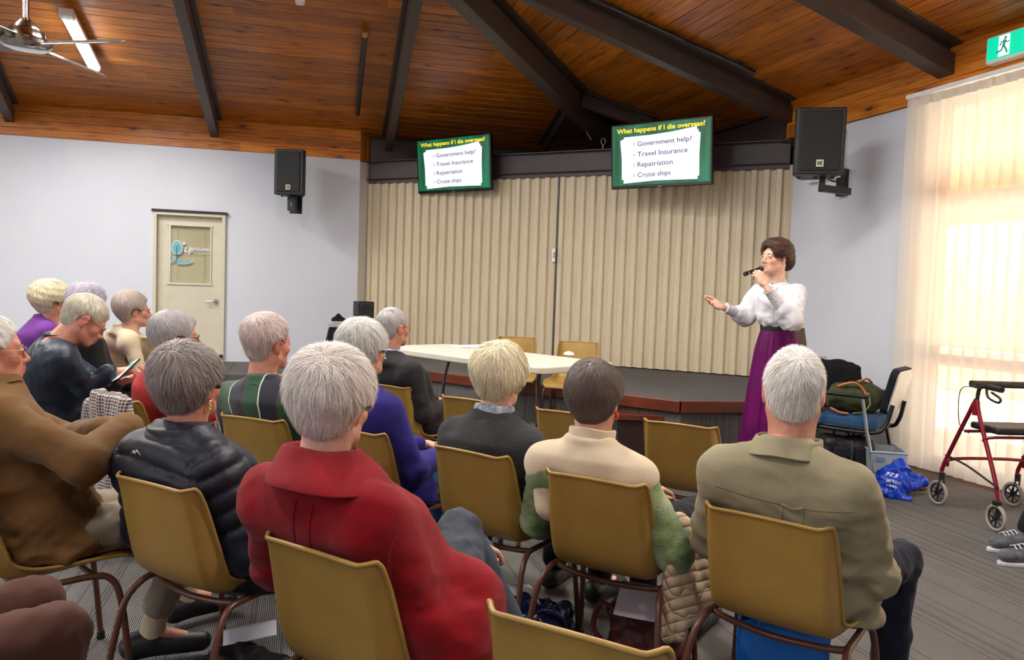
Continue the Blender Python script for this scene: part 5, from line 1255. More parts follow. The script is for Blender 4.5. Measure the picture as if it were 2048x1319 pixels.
def vest(i, mat, name, e=0.022, zb=0.48, hole=0.085, wide=1.0):
    v = Vol((-0.4, -0.35, zb-0.03), (0.45, 0.35, i['Nb'][2]+0.05), 0.009); v.spine(i['spine'](e))
    for s in (-1, 1): v.cone(i['Nb']+np.array((s*0.03, -0.015, -0.045)), i['S'][s]+np.array((0, 0, 0.008)), 0.056, 0.068, 0.05); v.cone(i['S'][s]+np.array((-s*0.01, 0, -0.01)), i['S'][s]+np.array((-s*0.03, 0, -0.14)), 0.070, 0.060, 0.05)
    for s in (-1, 1): q = i['S'][s]+np.array((s*0.135, 0.07, -0.14)); v.ell(q, (0.072, 0.15, 0.21), 0.01, op='s')
    V, F = v.mesh(); V = relax(V, F, 2); Nn = vnormals(V, F); V = V+Nn*(0.003*wob(V, (4, 4, 8), 5))[:, None]; g = mesh(name, V.astype(np.float32), F, mat, i['t'], smooth=True)
    return BVHTree.FromPolygons([tuple(p) for p in V.astype(float)], F.tolist())
bv = vest(i, cream, 'vest', wide=1.06)
m = MB(); q = i['HM'] @ Vector((0.083, -0.01, -0.05)); m.ball(q, 0.011, 10, (0.6, 1, 1.4)); m.obj('earring', plain('earring_red', srgb(196, 40, 26), 0.3), i['t'], smooth=True)
def ring(i, mat, rows, name='collar', op=0.8, sc=1.0, dz=0.0):
    Nb, ax, n = i['Nb']+np.array((0, 0, dz)), np.array((0, 0.12, 1.0)), 40; Vv = []
    for (r, z) in rows:
        for k_ in range(n):
            a = pi/2+op/2+(2*pi-op)*k_/(n-1); back = 0.5-0.5*sin(a); zz = z*(0.6+0.4*back) if z > 0 else z*(1+0.5*(1-back))
            Vv.append(Nb+ax*zz+np.array((r*1.05*cos(a), r*sin(a), 0))+0.002*np.array([sin(5*a), cos(4*a), sin(3*a)]))
    F = [[a*n+k_, a*n+k_+1, (a+1)*n+k_+1, (a+1)*n+k_] for a in range(len(rows)-1) for k_ in range(n-1)]+[[a*n for a in range(len(rows))][::-1], [a*n+n-1 for a in range(len(rows))]]
    q = MB().add(Vv, F).obj(name, mat, i['t'], smooth=True); sb = q.modifiers.new('s', 'SUBSURF'); sb.levels = 1; sb.render_levels = 1; return q
ring(i, cream, STAND(0.070, 0.055)['rows'])
# quilted coat slipping off the right side of her chair
def quilt(name, c, pitch=34):
    if name in _mats: return _mats[name]
    k = N(name); v = k.coord('Object', (pitch, pitch, pitch), (0.3, 0.5, pi/4)); s = k.n('ShaderNodeSeparateXYZ'); k.l(v, s.inputs[0])
    a = k.math('ABSOLUTE', k.math('SINE', s.outputs[0])); b = k.math('ABSOLUTE', k.math('SINE', s.outputs[2])); h = k.math('POWER', k.math('MULTIPLY', a, b), 0.35)
    k.base(c); k.set(Roughness=0.7); k.bump(h, 0.8, 0.012); _mats[name] = k.m; return k.m
vq = Vol((0.10, -0.25, 0.12), (0.50, 0.30, 0.78), 0.009); vq.cone((0.240, -0.07, 0.62), (0.275, -0.06, 0.33), 0.036, 0.055, 0.0); vq.cone((0.255, 0.0, 0.58), (0.31, 0.0, 0.36), 0.036, 0.045, 0.03); vq.cone((0.235, -0.13, 0.56), (0.25, -0.12, 0.27), 0.030, 0.042, 0.03)
V, F = vq.mesh(); V = relax(V, F, 2); V = V+vnormals(V, F)*(0.010*wob(V, (9, 9, 2), 3))[:, None]; mesh('coat_lining', V.astype(np.float32), F, quilt('quilted_beige', srgb(196, 172, 142), 95), i['t'], smooth=True)
# blond woman in charcoal fleece
char = N('charcoal_fleece'); v = char.coord(); char.base(char.ramp(char.noise(v, 420, 2), [(0.4, srgb(22, 22, 24)), (0.62, srgb(50, 50, 52)), (0.78, srgb(110, 110, 110))])); char.set(Roughness=0.95, Sheen_Weight=0.1); char.bump(char.noise(v, 620, 3), 0.8, 0.003)
i = person('person in a dark charcoal fleece with white blond layered hair', RC(10), 36, (1003, 757, dep(10, 0.0)), 34, 4, 3, 'f', 'c', dict(FEM, t=0.024, crown=0.036, side=0.006, nape=-0.118, length=0.080, ear=0.020, clump=0.0022, lift=0.009, width=0.0022, low=0.02), 'blond', dict(name='fleece', mat=char.m, thick=0.018, sleeve=(0.068, 0.064, 0.05), fold=0.008, seed=23, collar=dict(rows=[(0.088, -0.03), (0.090, -0.005), (0.086, 0.025), (0.088, 0.038), (0.082, 0.035), (0.078, -0.01)], open=0.7)), cloth('black_trousers', srgb(24, 24, 30)), near=1, wide=1.10, pelvis=(0.04, 0.03), arms={1: dict(elbow=(0.08, 0.06, -0.25))})
ring(i, cloth('blue_scarf', srgb(70, 92, 120), scale=40, col2=srgb(190, 200, 206)), [(0.074, 0.0), (0.082, 0.03), (0.074, 0.058), (0.066, 0.05), (0.066, 0.0)], 'scarf', 0.1)
# woman in red coat
redm = cloth('red_wool', srgb(140, 6, 22), scale=14, var=0.16, bump=0.8, bscale=620, bdist=0.003, sheen=0.15)
def coat_skirt(v, i):
    px, py, zs = i['px'], i['py'], i['zs']
    v.cone((px+0.14, py+0.02, zs+0.16), (px+0.185, py+0.04, 0.20), 0.095, 0.085, 0.08); v.cone((px+0.17, py-0.06, zs+0.10), (px+0.20, py-0.05, 0.18), 0.075, 0.07, 0.06)
i = person('person in a bright red wool coat with wide collar and white hair, seen from behind', RC(8), 30, (670, 806, dep(8, -0.03)), 24, 3, 4, 'f', 'c', dict(FEM, t=0.020, crown=0.034, side=0.006, nape=-0.108, length=0.055, ear=0.034, lift=0.008, low=-0.012, whorl=(0.02, -0.09, 0.07)), srgb(240, 228, 220), dict(name='coat', mat=redm, thick=0.020, sleeve=(0.058, 0.066, 0.055), fold=0.009, seed=5, skirt=coat_skirt, collar=dict(rows=[(0.128, -0.068), (0.148, -0.062), (0.142, -0.035), (0.114, 0.015), (0.098, 0.055), (0.088, 0.078), (0.081, 0.076), (0.078, 0.0)], open=0.9)), cloth('grey_trousers', srgb(66, 72, 82), scale=60), near=1, wide=1.14, pelvis=(0.06, 0.03), shdrop=0.005,
  arms={1: dict(elbow=(0.085, 0.08, -0.25), wrist=(-0.06, 0.20, 0.64), nohand=True), -1: dict(elbow=(-0.07, 0.10, -0.24))}, legs={1: dict(knee_px=(918, 1062, 2.22), ankle=(0.28, 0.42, 0.12))})
zz = i['Nb'][2]
for pts in ([(-0.075, zz-0.07), (-0.085, zz-0.16), (-0.10, zz-0.30), (-0.115, zz-0.42)], [(-0.025, zz-0.07), (-0.035, zz-0.16), (-0.05, zz-0.30), (-0.06, zz-0.42)], [(0.205, zz-0.065), (0.165, zz-0.14), (0.155, zz-0.24), (0.165, zz-0.33)]): seam(i['t'], i['bvh'], pts, 0.0036, redm, 'seam')
# navy puffer
navy = cloth('navy_nylon', srgb(17, 20, 34), rough=0.5, var=0.1, scale=6, bump=0.3, bscale=45, bdist=0.006, sheen=0.1, spec=0.35)
i = person('person in a navy quilted puffer jacket with grey hair and gold hoop earring', RC(6), 28, (382, 770, dep(6, -0.02)), 18, -4, 0, 'f', 'b', dict(FEM, t=0.018, crown=0.032, nape=-0.112, length=0.064, ear=0.034, clump=0.0016, lift=0.009, width=0.002, low=-0.01), 'grey', dict(name='puffer_jacket', mat=navy, thick=0.034, sleeve=(0.072, 0.070, 0.055), fold=0.002, seed=9, puff=(0.020, 0.078, 0.08), hemdrop=0.10, collar=dict(rows=[(0.092, -0.03), (0.100, 0.0), (0.097, 0.035), (0.094, 0.066), (0.086, 0.074), (0.078, 0.06), (0.078, -0.01)], open=0.8)), cloth('grey_trousers', srgb(66, 72, 82)), near=1, wide=1.08, pelvis=(0.05, 0.04), arms={1: dict(elbow=(0.09, 0.07, -0.25))})
m = MB(); q = np.array(i['HM'] @ Vector((0.082, -0.012, -0.055))); m.tube([q+np.array((0.002*cos(a), 0.010*cos(a), 0.013*sin(a))) for a in np.linspace(0, 2*pi, 15)], 0.0022, 6, cap=False); m.obj('earring', plain('gold', srgb(214, 170, 90), 0.25, 0.9), i['t'], smooth=True)
# small silver mark below the collar at the back
r_ = i['bvh'].ray_cast(Vector((i['Nb'][0]-0.045, -1.0, i['Nb'][2]-0.055)), Vector((0, 1, 0)))[0]
if r_ is not None:
    m = MB(); b_ = np.array(r_)+np.array((0, -0.003, 0)); m.tube([b_+np.array((-0.022, 0, -0.006)), b_+np.array((-0.008, -0.002, 0.006)), b_+np.array((0.0, -0.002, -0.001)), b_+np.array((0.006, -0.002, 0.010)), b_+np.array((0.022, 0, -0.004))], [0.001, 0.003, 0.002, 0.003, 0.001], 6, smooth=3); m.obj('back_mark', plain('reflective_silver', srgb(200, 204, 210), 0.3, 0.3), i['t'], smooth=True)
# man in striped sweater
def stripes():
    k = N('striped_knit'); v = k.coord('Object', (1, 1, 1), (0, radians(14), 0)); s = k.n('ShaderNodeSeparateXYZ'); k.l(v, s.inputs[0])
    x = k.math('ADD', s.outputs[0], k.math('MULTIPLY', k.math('SINE', k.math('MULTIPLY', s.outputs[2], 30)), 0.004))
    f = k.math('FRACT', k.math('DIVIDE', k.math('ADD', x, 1.045), 0.168))
    g, nv, w, r = srgb(30, 72, 44), srgb(18, 20, 44), srgb(206, 214, 200), srgb(84, 26, 40)
    k.base(k.ramp(f, [(0.0, g), (0.44, w), (0.475, nv), (0.93, r), (0.965, g)], 'CONSTANT')); k.set(Roughness=0.9, Sheen_Weight=0.3); k.bump(k.noise(k.coord(), 700, 3), 0.5, 0.002); return k.m
person('person in a green and navy striped sweater with short pinkish white hair', RC(7), 22, (538, 686, dep(7, 0.0)), 36, 0, 2, 'm', 'b', dict(SHORT, t=0.014, length=0.034, lift=0.006, crown=0.024), 'pinkwhite', dict(name='sweater', mat=stripes(), thick=0.012, sleeve=(0.062, 0.056, 0.045), fold=0.007, seed=31, collar=dict(rows=[(0.088, -0.03), (0.078, -0.005), (0.070, 0.010), (0.066, 0.008), (0.068, -0.01)], open=0.05)), cloth('grey_trousers', srgb(66, 72, 82)), near=2, wide=1.10, pelvis=(0.03, 0.03), hs=1.06)
# woman in purple blue top
person('person in a purple blue top with silver white hair and pearl earring', RC(9), 31, (731, 700, dep(9, 0.0)), 32, -2, 2, 'f', 'a', dict(FEM, t=0.018, crown=0.032, nape=-0.094, length=0.055, clump=0.0016, lift=0.008), srgb(226, 226, 220), dict(name='top', mat=cloth('purple_blue_knit', srgb(44, 36, 110), scale=8, bump=0.2), thick=0.012, sleeve=(0.060, 0.056, 0.045), fold=0.006, seed=17), cloth('blue_skirt', srgb(60, 96, 140)), near=2, wide=1.08, pelvis=(0.02, 0.03), hs=1.02, arms={1: dict(elbow=(0.10, 0.06, -0.25))})
# man in dark sweater
i = person('person in a dark grey sweater with light blue collar and glasses, near the white table', RC(18), 33, (788, 655, 4.72), 42, 0, 0, 'm', 'b', SHORT, 'silver', dict(name='sweater', mat=cloth('dark_grey_knit', srgb(44, 42, 44), scale=14), thick=0.014, sleeve=(0.062, 0.058, 0.046), fold=0.007, seed=19), cloth('grey_trousers', srgb(66, 72, 82)), near=2, wide=1.10, glasses=gl_gold, pelvis=(0.0, 0.03), hs=1.02)
ring(i, cloth('light_blue_cotton', srgb(168, 190, 226), bump=0.1), [(0.096, -0.03), (0.078, 0.0), (0.070, 0.030), (0.066, 0.030), (0.066, -0.01)], 'shirt_collar')
# woman in red sweater
redk = N('red_rib'); v = redk.coord('Object', (1, 1, 1)); s = redk.n('ShaderNodeSeparateXYZ'); redk.l(v, s.inputs[0]); redk.base(srgb(170, 18, 28)); redk.set(Roughness=0.85, Sheen_Weight=0.05); redk.bump(redk.math('SINE', redk.math('MULTIPLY', redk.math('ADD', s.outputs[0], s.outputs[1]), 700)), 0.5, 0.004)
i = person('person in a red ribbed sweater with silver hair and glasses, turned to the right', RC(6.5), 42, (356, 676, 3.92), 55, -4, 0, 'f', 'b', dict(FEM, t=0.020, crown=0.030, nape=-0.088, length=0.055, ear=0.036), 'silver', dict(name='sweater', mat=redk.m, thick=0.014, sleeve=(0.060, 0.056, 0.045), fold=0.004, seed=41, collar=STAND(0.066, 0.05)), cloth('black_trousers', srgb(24, 24, 30)), near=2, glasses=gl_dark, pelvis=(0.0, 0.05), wide=1.06, hs=1.04)
# woman in cream jumper
person('person in a cream jumper with short silver hair and glasses, sitting by the door', RC(4), 44, (268, 621, 6.0), 52, -3, 0, 'f', 'a', dict(FEM, t=0.016, crown=0.028, nape=-0.075, ear=0.036), srgb(196, 180, 168), dict(name='jumper', mat=cloth('cream_knit', srgb(214, 198, 166), scale=8, var=0.05), thick=0.014, fold=0.005, seed=43, collar=STAND(0.064, 0.04)), cloth('black_trousers', srgb(24, 24, 30)), near=2, glasses=gl_dark, hs=1.16, wide=1.14, pelvis=(0.0, 0.04), nstr=4500, shdrop=0.035)
# woman in purple
person('person in a purple jumper with wavy blond white hair, at the far left', RC(5), 44, (108, 602, 5.55), 50, -2, 0, 'f', 'b', dict(FEM, t=0.026, crown=0.036, nape=-0.085, side=0.006, length=0.06, ear=0.024, clump=0.002, wave=0.0015, low=0.01), 'blond', dict(name='jumper', mat=cloth('purple_knit', srgb(112, 56, 140), scale=8), thick=0.014, fold=0.005, seed=47, collar=STAND(0.064, 0.04)), cloth('black_trousers', srgb(24, 24, 30)), near=2, glasses=gl_dark, hs=1.12, wide=1.12, pelvis=(0.0, 0.04), nstr=4500, shdrop=0.035)
# curly lilac grey hair
person('person in a black top with curly lilac grey hair behind the man reading a phone', RC(3), 40, (180, 612, 5.2), 30, 0, 0, 'f', 'a', dict(FEM, t=0.024, crown=0.036, nape=-0.07, side=0.006, length=0.03, clump=0.003, lift=0.012), 'lilac', dict(name='top', mat=cloth('black_knit', srgb(30, 28, 30)), thick=0.012, fold=0.005, seed=53), cloth('black_trousers', srgb(24, 24, 30)), near=2, hs=1.08, wide=1.1, pelvis=(0.0, 0.04), nstr=4500, shdrop=0.03)
# man with phone
leather = cloth('blue_black_leather', srgb(30, 42, 58), rough=0.46, var=0.12, scale=9, bump=0.6, bscale=26, bdist=0.010, sheen=0.0, spec=0.45)
TYPE = dict(curl=[(40, 50, 35), (42, 52, 38), (44, 52, 38), (48, 54, 40)], spread=0.03)
i = person('person in a blue black leather jacket bent over a phone, short white hair and glasses', RC(2), 52, (172, 640, 4.12), 56, 34, 0, 'm', 'b', dict(SHORT, length=0.036, front=0.028), srgb(214, 206, 186), dict(name='leather_jacket', mat=leather, thick=0.020, sleeve=(0.060, 0.060, 0.05), fold=0.013, seed=59, hemdrop=0.12, collar=STAND(0.076, 0.06)), denim, near=2, hs=1.10, wide=1.12, pelvis=(0.0, 0.0), glasses=gl_dark, chairback=True, neckback=0.02,
  arms={1: dict(elbow_px=(172, 778, 4.10), wrist_px=(219, 744, 4.14), hand=TYPE, hdir=(0.1, 1.0, 0.1), hup=(0.1, -0.2, 1), hscale=1.05), -1: dict(elbow_px=(205, 770, 4.45), wrist_px=(232, 764, 4.22), hand=TYPE, hdir=(0.3, 1, 0.15), hup=(0.2, 0.4, -1), hscale=1.05)})
c = at_d(252, 741, 4.16); t = thing('mobile_phone', 'mobile phone with lit screen held by the man in the leather jacket', 'phone', c, radians(-35)); R = rotm(radians(38), radians(-20), 0)
m = MB(); m.box((0, 0, 0), (0.085, 0.175, 0.010), R); m.obj('case', plain('phone_black', srgb(16, 16, 18), 0.3), t, bevel=0.003)
m = MB(); m.box(R @ np.array((0, 0, 0.006)), (0.078, 0.165, 0.001), R); m.obj('display', emis('phone_white', srgb(206, 224, 226), 0.8), t)
m = MB(); m.box(R @ np.array((0.0, 0.045, 0.0068)), (0.055, 0.035, 0.001), R); m.obj('display_tile', emis('phone_teal', srgb(30, 140, 120), 0.7), t)
# man in brown suede
suede = cloth('brown_suede', srgb(108, 78, 44), scale=5, var=0.14, bump=0.25, sheen=0.1)
CLASP = dict(curl=[(30, 40, 30), (34, 44, 30), (36, 46, 32), (40, 46, 34)], spread=0.03)
i = person('person in a brown suede jacket and beige trousers with glasses, cut by the left edge', RC(1), 45, (-20, 702, 2.48), 47, -2, 0, 'm', 'b', dict(SHORT, t=0.012, front=0.012), 'white', dict(name='suede_jacket', mat=suede, thick=0.024, sleeve=(0.066, 0.066, 0.054), fold=0.012, seed=61, hemdrop=-0.035, collar=STAND(0.070, 0.045)), cloth('beige_trousers', srgb(150, 140, 122), scale=7), near=1, wide=1.10, pelvis=(0.0, -0.01), glasses=gl_gold, shdrop=0.055, neckback=-0.05,
  arms={1: dict(elbow_px=(172, 925, 2.33), wrist_px=(258, 850, 2.55), hand=CLASP, hdir=(-0.35, 0.9, -0.55), hup=(0.3, 0.5, 0.9)), -1: dict(elbow_px=(130, 880, 2.85), wrist_px=(215, 860, 2.60))}, socklen=0.16, legs={1: dict(knee=(0.13, 0.42, 0.52), ankle=(0.10, 0.28, 0.12), toe=(0.16, 0.44, 0.06)), -1: dict(knee=(-0.12, 0.45, 0.52), ankle=(-0.12, 0.50, 0.12), toe=(-0.12, 0.67, 0.06))})
# person whose knee and sleeve show at the bottom left corner
kn = on_z(118, 1262, 0.53); a_ = radians(40); rt = kn-np.array((sin(a_), cos(a_), 0))*0.45-np.array((cos(a_), -sin(a_), 0))*0.12
person('person in brown trousers and white quilted sleeve, only a knee in the corner', (rt[0], rt[1]), 40, ('w', rt[0], rt[1]-0.02, 1.22), 40, 0, 0, 'f', 'a', FEM, 'silver', dict(name='quilted_jacket', mat=quilt('quilted_white', srgb(206, 200, 192), 60), thick=0.018, fold=0.005, seed=67), cloth('brown_trousers', srgb(84, 56, 48), scale=6), near=2, arms={1: dict(wrist=(0.0, 0.14, 0.66), elbow=(0.10, 0.08, -0.25), hdir=(-0.95, 0.2, -0.1)), -1: dict(wrist=(-0.10, 0.12, 0.66), hdir=(0.95, 0.1, -0.1))}, wide=1.05, pelvis=(0, 0.03), legs={1: dict(knee=(0.12, 0.45, 0.53), ankle=(0.12, 0.44, 0.1)), -1: dict(knee=(-0.10, 0.47, 0.53), ankle=(-0.1, 0.45, 0.1))})
C[21] = (rt[0], rt[1], 40); place_chair(*C[21], 'mustard plastic chair under the person in brown trousers, at the bottom left corner')
# person whose grey shoe reaches in at the right edge
toe = on_z(1984, 1102, 0.06); rt = toe+np.array((0.95, 0.10, 0))
gsh = N('grey_knit_shoe'); v = gsh.coord(); gsh.base(gsh.ramp(gsh.noise(v, 30, 3), [(0.35, srgb(72, 74, 80)), (0.65, srgb(104, 106, 112))])); gsh.set(Roughness=0.8); gsh.bump(gsh.noise(v, 500, 2), 0.5, 0.002)
i = person('person wearing a grey laced sports shoe, only the foot reaching in at the right edge', (rt[0], rt[1]), -92, ('w', rt[0]-0.02, rt[1], 1.24), -60, 0, 0, 'm', 'a', SHORT, 'silver', dict(name='jumper', mat=cloth('black_knit', srgb(30, 28, 30)), fold=0.004), cloth('black_trousers', srgb(24, 24, 30)), near=2, shoe=gsh.m, pelvis=(0, 0.03), legs={1: dict(knee=(0.13, 0.46, 0.52), ankle=(0.13, 0.62, 0.12), toe=(0.12, 0.80, 0.055)), -1: dict(knee=(-0.13, 0.46, 0.52), ankle=(-0.10, 0.70, 0.115), toe=(-0.10, 0.90, 0.055))})
C[22] = (rt[0], rt[1], -92); place_chair(*C[22], 'mustard plastic chair under the person with the grey sports shoe, beyond the right edge')
sol = plain('sole_white', srgb(196, 194, 200), 0.6)
for s in (-1, 1):
    hp, kn_, an, to = i['Lg'][s]; d = to-an; d[2] = 0; d /= np.linalg.norm(d); m = MB(); pts = []; nrm = np.array((d[1], -d[0], 0))
    for a in np.linspace(0, 2*pi, 25)[:-1]:
        L_ = 0.155; pts.append(np.array((an[0], an[1], 0.0))*0.46+np.array((to[0], to[1], 0))*0.54+d*(L_*cos(a)-0.02)+nrm*0.046*sin(a)*(1+0.12*cos(a)))
    m.prism(pts, (0, 0, 0.020)); m.obj('sole', sol, i['t'], bevel=0.004)
    m = MB()
    for f in (0.42, 0.55, 0.68, 0.80): q = an*(1-f)+to*f; q[2] = to[2]+0.040+(1-f)*0.035; m.tube([q-nrm*0.028+np.array((0, 0, -0.008)), q+np.array((0, 0, 0.006)), q+nrm*0.028+np.array((0, 0, -0.008))], 0.0032, 6, smooth=3)
    m.obj('laces', plain('lace_grey', srgb(190, 192, 196), 0.8), i['t'], smooth=True)
# ================================================================ THE SPEAKER ON HER FEET
def standing_speaker():
    rt = at_d(1560, 800, 5.25); rt[2] = 0; t = thing('person', 'person in a white high-necked blouse and long purple skirt speaking into a microphone', 'person', rt)
    W = lambda x, y, d: at_d(x, y, d)-rt
    ws = cloth('white_cotton', srgb(208, 207, 212), scale=5, var=0.04, bump=0.2, bscale=240, sheen=0.1); skin = SKIN['c']
    HMo = Matrix.Translation(Vector(W(1551, 515, 5.20))) @ Matrix.Rotation(radians(114), 4, 'Z') @ Matrix.Rotation(radians(3), 4, 'X') @ Matrix.Rotation(radians(-4), 4, 'Y')
    neck0 = W(1556, 563, 5.25); neck1 = np.array(HMo @ Vector((0, -0.03, -0.10)))
    SR = W(1519, 583, 5.34); ER = W(1490, 632, 5.33); WR_ = W(1446, 614, 5.24)
    SL = W(1594, 585, 5.14); EL = W(1582, 642, 4.97); WL_ = W(1533, 574, 4.93)
    # skin
    v = Vol((-0.75, -0.5, 0.0), (0.30, 0.35, 1.62), 0.010)
    v.cone((0, 0.0, 1.0), (0, 0, 1.40), 0.06, 0.09, 0.05); v.cone(neck0+np.array((0, 0, -0.04)), neck1, 0.056, 0.050, 0.03)
    for a, b, c in ((SR, ER, WR_), (SL, EL, WL_)): v.cone(a, b, 0.045, 0.036, 0.03); v.cone(b, c, 0.036, 0.0235, 0.015)
    for s in (-1, 1): v.cone((s*0.05-0.01, 0, 0.98), (s*0.08-0.02, 0, 0.08), 0.05, 0.035, 0.03)
    V, F = v.mesh(); V = relax(V, F, 1, 0.4); Vs = [V]; Fs = [F]; Cs = [np.ones((len(V), 3))]; nb = len(V)
    hv, hf, hc = head_mesh('f', 0.0028); Vs.append(xf(hv, HMo)); Fs.append(hf+nb); Cs.append(hc); nb += len(hv)
    OPEN = dict(curl=[(4, 8, 6), (8, 10, 8), (13, 14, 10), (20, 16, 12)], spread=0.10, thumb=((-0.030, 0.020, -0.002), (-0.056, 0.052, -0.004), (-0.068, 0.085, 0.000), (-0.070, 0.110, 0.002)))
    GRIP = dict(curl=[(38, 62, 40), (42, 64, 42), (46, 66, 44), (52, 68, 46)], spread=0.03, thumb=((-0.032, 0.030, -0.012), (-0.040, 0.058, -0.032), (-0.030, 0.080, -0.048), (-0.012, 0.094, -0.054)))
    for wr, f, up, po, s in ((WR_, W(1412, 603, 5.16)-WR_, (-0.25, 0.75, -0.75), OPEN, 1), (WL_, W(1514, 541, 4.96)-WL_, (0.30, -0.92, 0.20), GRIP, -1)):
        M_ = frame_mat(wr, f, up) @ Matrix.Translation((0, 0.025, 0)) @ Matrix.Scale(0.94, 4)
        q, fc = hand_volume(po, 0.0030, s).mesh(); Vs.append(xf(q, M_)); Fs.append(fc+nb); Cs.append(np.ones((len(q), 3))); nb += len(q)
    mesh('body', np.vstack(Vs), np.vstack(Fs), skin, t, smooth=True, col=np.vstack(Cs))
    # blouse
    wz = 1.195; v = Vol((-0.50, -0.48, wz-0.02), (0.30, 0.32, 1.60), 0.0075); cx = (W(1556, 640, 5.25))[0]
    v.spine([(wz-0.005, cx, 0, 0.122, 0.105), (wz+0.03, cx-0.004, 0, 0.142, 0.124), (wz+0.07, cx-0.006, 0, 0.147, 0.128), (wz+0.15, cx-0.008, 0.0, 0.142, 0.125), (wz+0.21, neck0[0], 0.0, 0.138, 0.114), (wz+0.258, neck0[0], 0, 0.116, 0.086), (wz+0.285, neck0[0], 0, 0.078, 0.064), (wz+0.303, neck0[0], 0, 0.058, 0.054)])
    v.ell((cx-0.075, -0.065, wz+0.165), (0.062, 0.065, 0.055), 0.04); v.ell((cx-0.10, 0.04, wz+0.165), (0.05, 0.06, 0.05), 0.04)
    for a, b, c, k_ in ((SR, ER, WR_, 0), (SL, EL, WL_, 1)):
        v.cone(a+(b-a)*-0.02, a+(b-a)*0.25, 0.058, 0.060, 0.035); v.cone(a+(b-a)*0.2, b, 0.060, 0.070, 0.03)
        v.cone(b, b+(c-b)*0.30, 0.068, 0.058, 0.03); v.cone(b+(c-b)*0.28, b+(c-b)*0.42, 0.054, 0.034, 0.012)
    V, F = v.mesh(); V = relax(V, F, 2, 0.45); Nn = vnormals(V, F)
    g = wob(V, (16, 16, 3.0), 3)+0.7*wob(V, (7, 7, 5), 5)+0.6*(1-np.abs(wob(V, (4, 4, 7), 7))*2); V = V+Nn*(0.0042*g)[:, None]
    mesh('blouse', V.astype(np.float32), F, ws, t, smooth=True); bv_ = BVHTree.FromPolygons([tuple(p) for p in V.astype(float)], F.tolist())
    k = N('smocking'); vv = k.coord(); k.base(srgb(220, 218, 224)); vo = k.n('ShaderNodeTexVoronoi'); vo.inputs['Scale'].default_value = 95; k.l(vv, vo.inputs['Vector']); k.set(Roughness=0.8); k.bump(vo.outputs['Distance'], 0.9, 0.006)
    for b, c in ((ER, WR_), (EL, WL_)):
        m = MB(); a0 = b+(c-b)*0.36; a1 = b+(c-b)*0.90; P = [a0+(a1-a0)*f for f in np.linspace(0, 1, 14)]; m.tube(P, [0.040+0.0012*(i % 2)-0.0006*i for i in range(13)]+[0.037], 22); m.obj('cuff', k.m, t, smooth=True)
        m = MB(); n = 26; rr = []; u = (c-b)/np.linalg.norm(c-b); x = np.cross(u, (0, 0, 1)); x /= np.linalg.norm(x); y = np.cross(u, x)
        for i in range(n+1): a = 2*pi*i/n; rr.append(a1+u*(0.004*(i % 2))+(x*cos(a)+y*sin(a))*(0.037+0.003*(i % 2)))
        m.tube(rr, 0.003, 5, cap=False); m.obj('frill', ws, t, smooth=True)
    # stand collar, brooch, button placket
    m = MB(); n = 36; ax = neck1-neck0; ax /= np.linalg.norm(ax); rows = [(0.080, -0.040), (0.070, -0.005), (0.066, 0.022), (0.069, 0.028), (0.064, 0.028), (0.062, 0.0)]; Vv = []
    for r, z in rows:
        for i in range(n): a = 2*pi*i/n; Vv.append(neck0+np.array((-0.012, -0.010, -0.006))+ax*z+np.array((r*cos(a), r*sin(a)*0.98, 0.0015*sin(9*a))))
    m.add(Vv, [[a*n+i, a*n+(i+1) % n, (a+1)*n+(i+1) % n, (a+1)*n+i] for a in range(len(rows)-1) for i in range(n)]); q = m.obj('collar', ws, t, smooth=True); sb = q.modifiers.new('s', 'SUBSURF'); sb.levels = 1; sb.render_levels = 1
    d = Vector((-0.62, -0.78, 0)).normalized()
    def hitp(z, off=0.0): 
        o = Vector((cx, 0, z))+d*0.8+Vector((-d[1], d[0], 0))*off; h = bv_.ray_cast(o, -d); return np.array(h[0]) if h[0] is not None else None
    pl = [hitp(z) for z in np.linspace(wz+0.27, wz+0.04, 14)]; pl = [p+np.array(d)*0.001 for p in pl if p is not None]
    m = MB(); m.tube(pl, 0.0055, 6); m.obj('placket', ws, t, smooth=True)
    for p in pl[2::2]: m = MB(); m.ball(p+np.array(d)*0.005, 0.0042, 8); m.obj('button', plain('button_white', srgb(206, 206, 210), 0.3), t, smooth=True)
    m = MB(); m.ball(neck0+np.array((-0.012, -0.010, -0.006))+np.array(d)*0.082+np.array((0, 0, -0.022)), 0.011, 12, (1, 0.5, 1.2)); m.obj('brooch', plain('brooch_green', srgb(20, 84, 76), 0.15), t, smooth=True)
    # waistband and skirt
    m = MB(); m.lathe([(1.0, -0.026), (1.012, 0.0), (1.0, 0.03)], n=40); m.v = [(cx+p[0]*0.126, p[1]*0.109, wz-0.008+p[2]) for p in m.v]; m.obj('waistband', plain('band_black', srgb(28, 22, 26), 0.6, bump=0.3), t, smooth=True)
    nz, na = 46, 150; V = []
    for i in range(nz+1):
        f = i/nz; z = (wz-0.03)*(1-f)+0.015*f; rx = np.interp(f, [0, .05, .13, .35, 1], [0.124, 0.138, 0.158, 0.185, 0.255]); ry = np.interp(f, [0, .05, .13, .35, 1], [0.108, 0.124, 0.146, 0.175, 0.245])
        for j in range(na):
            a = 2*pi*j/na; amp = np.interp(f, [0, .04, .3, 1], [0.0, 0.020, 0.055, 0.085]); w = 0.55*sin(17*a+1.6*sin(3*a))+0.45*sin(29*a+2*sin(2*a)+1.2*f); w = w if w > -0.4 else -0.4+(w+0.4)*0.4
            s = 1+amp*w*(0.25 if f < 0.02 else 1); V.append((cx-0.01*f+rx*s*cos(a), ry*s*sin(a), z))
    F = [[i*na+j, i*na+(j+1) % na, (i+1)*na+(j+1) % na, (i+1)*na+j] for i in range(nz) for j in range(na)]
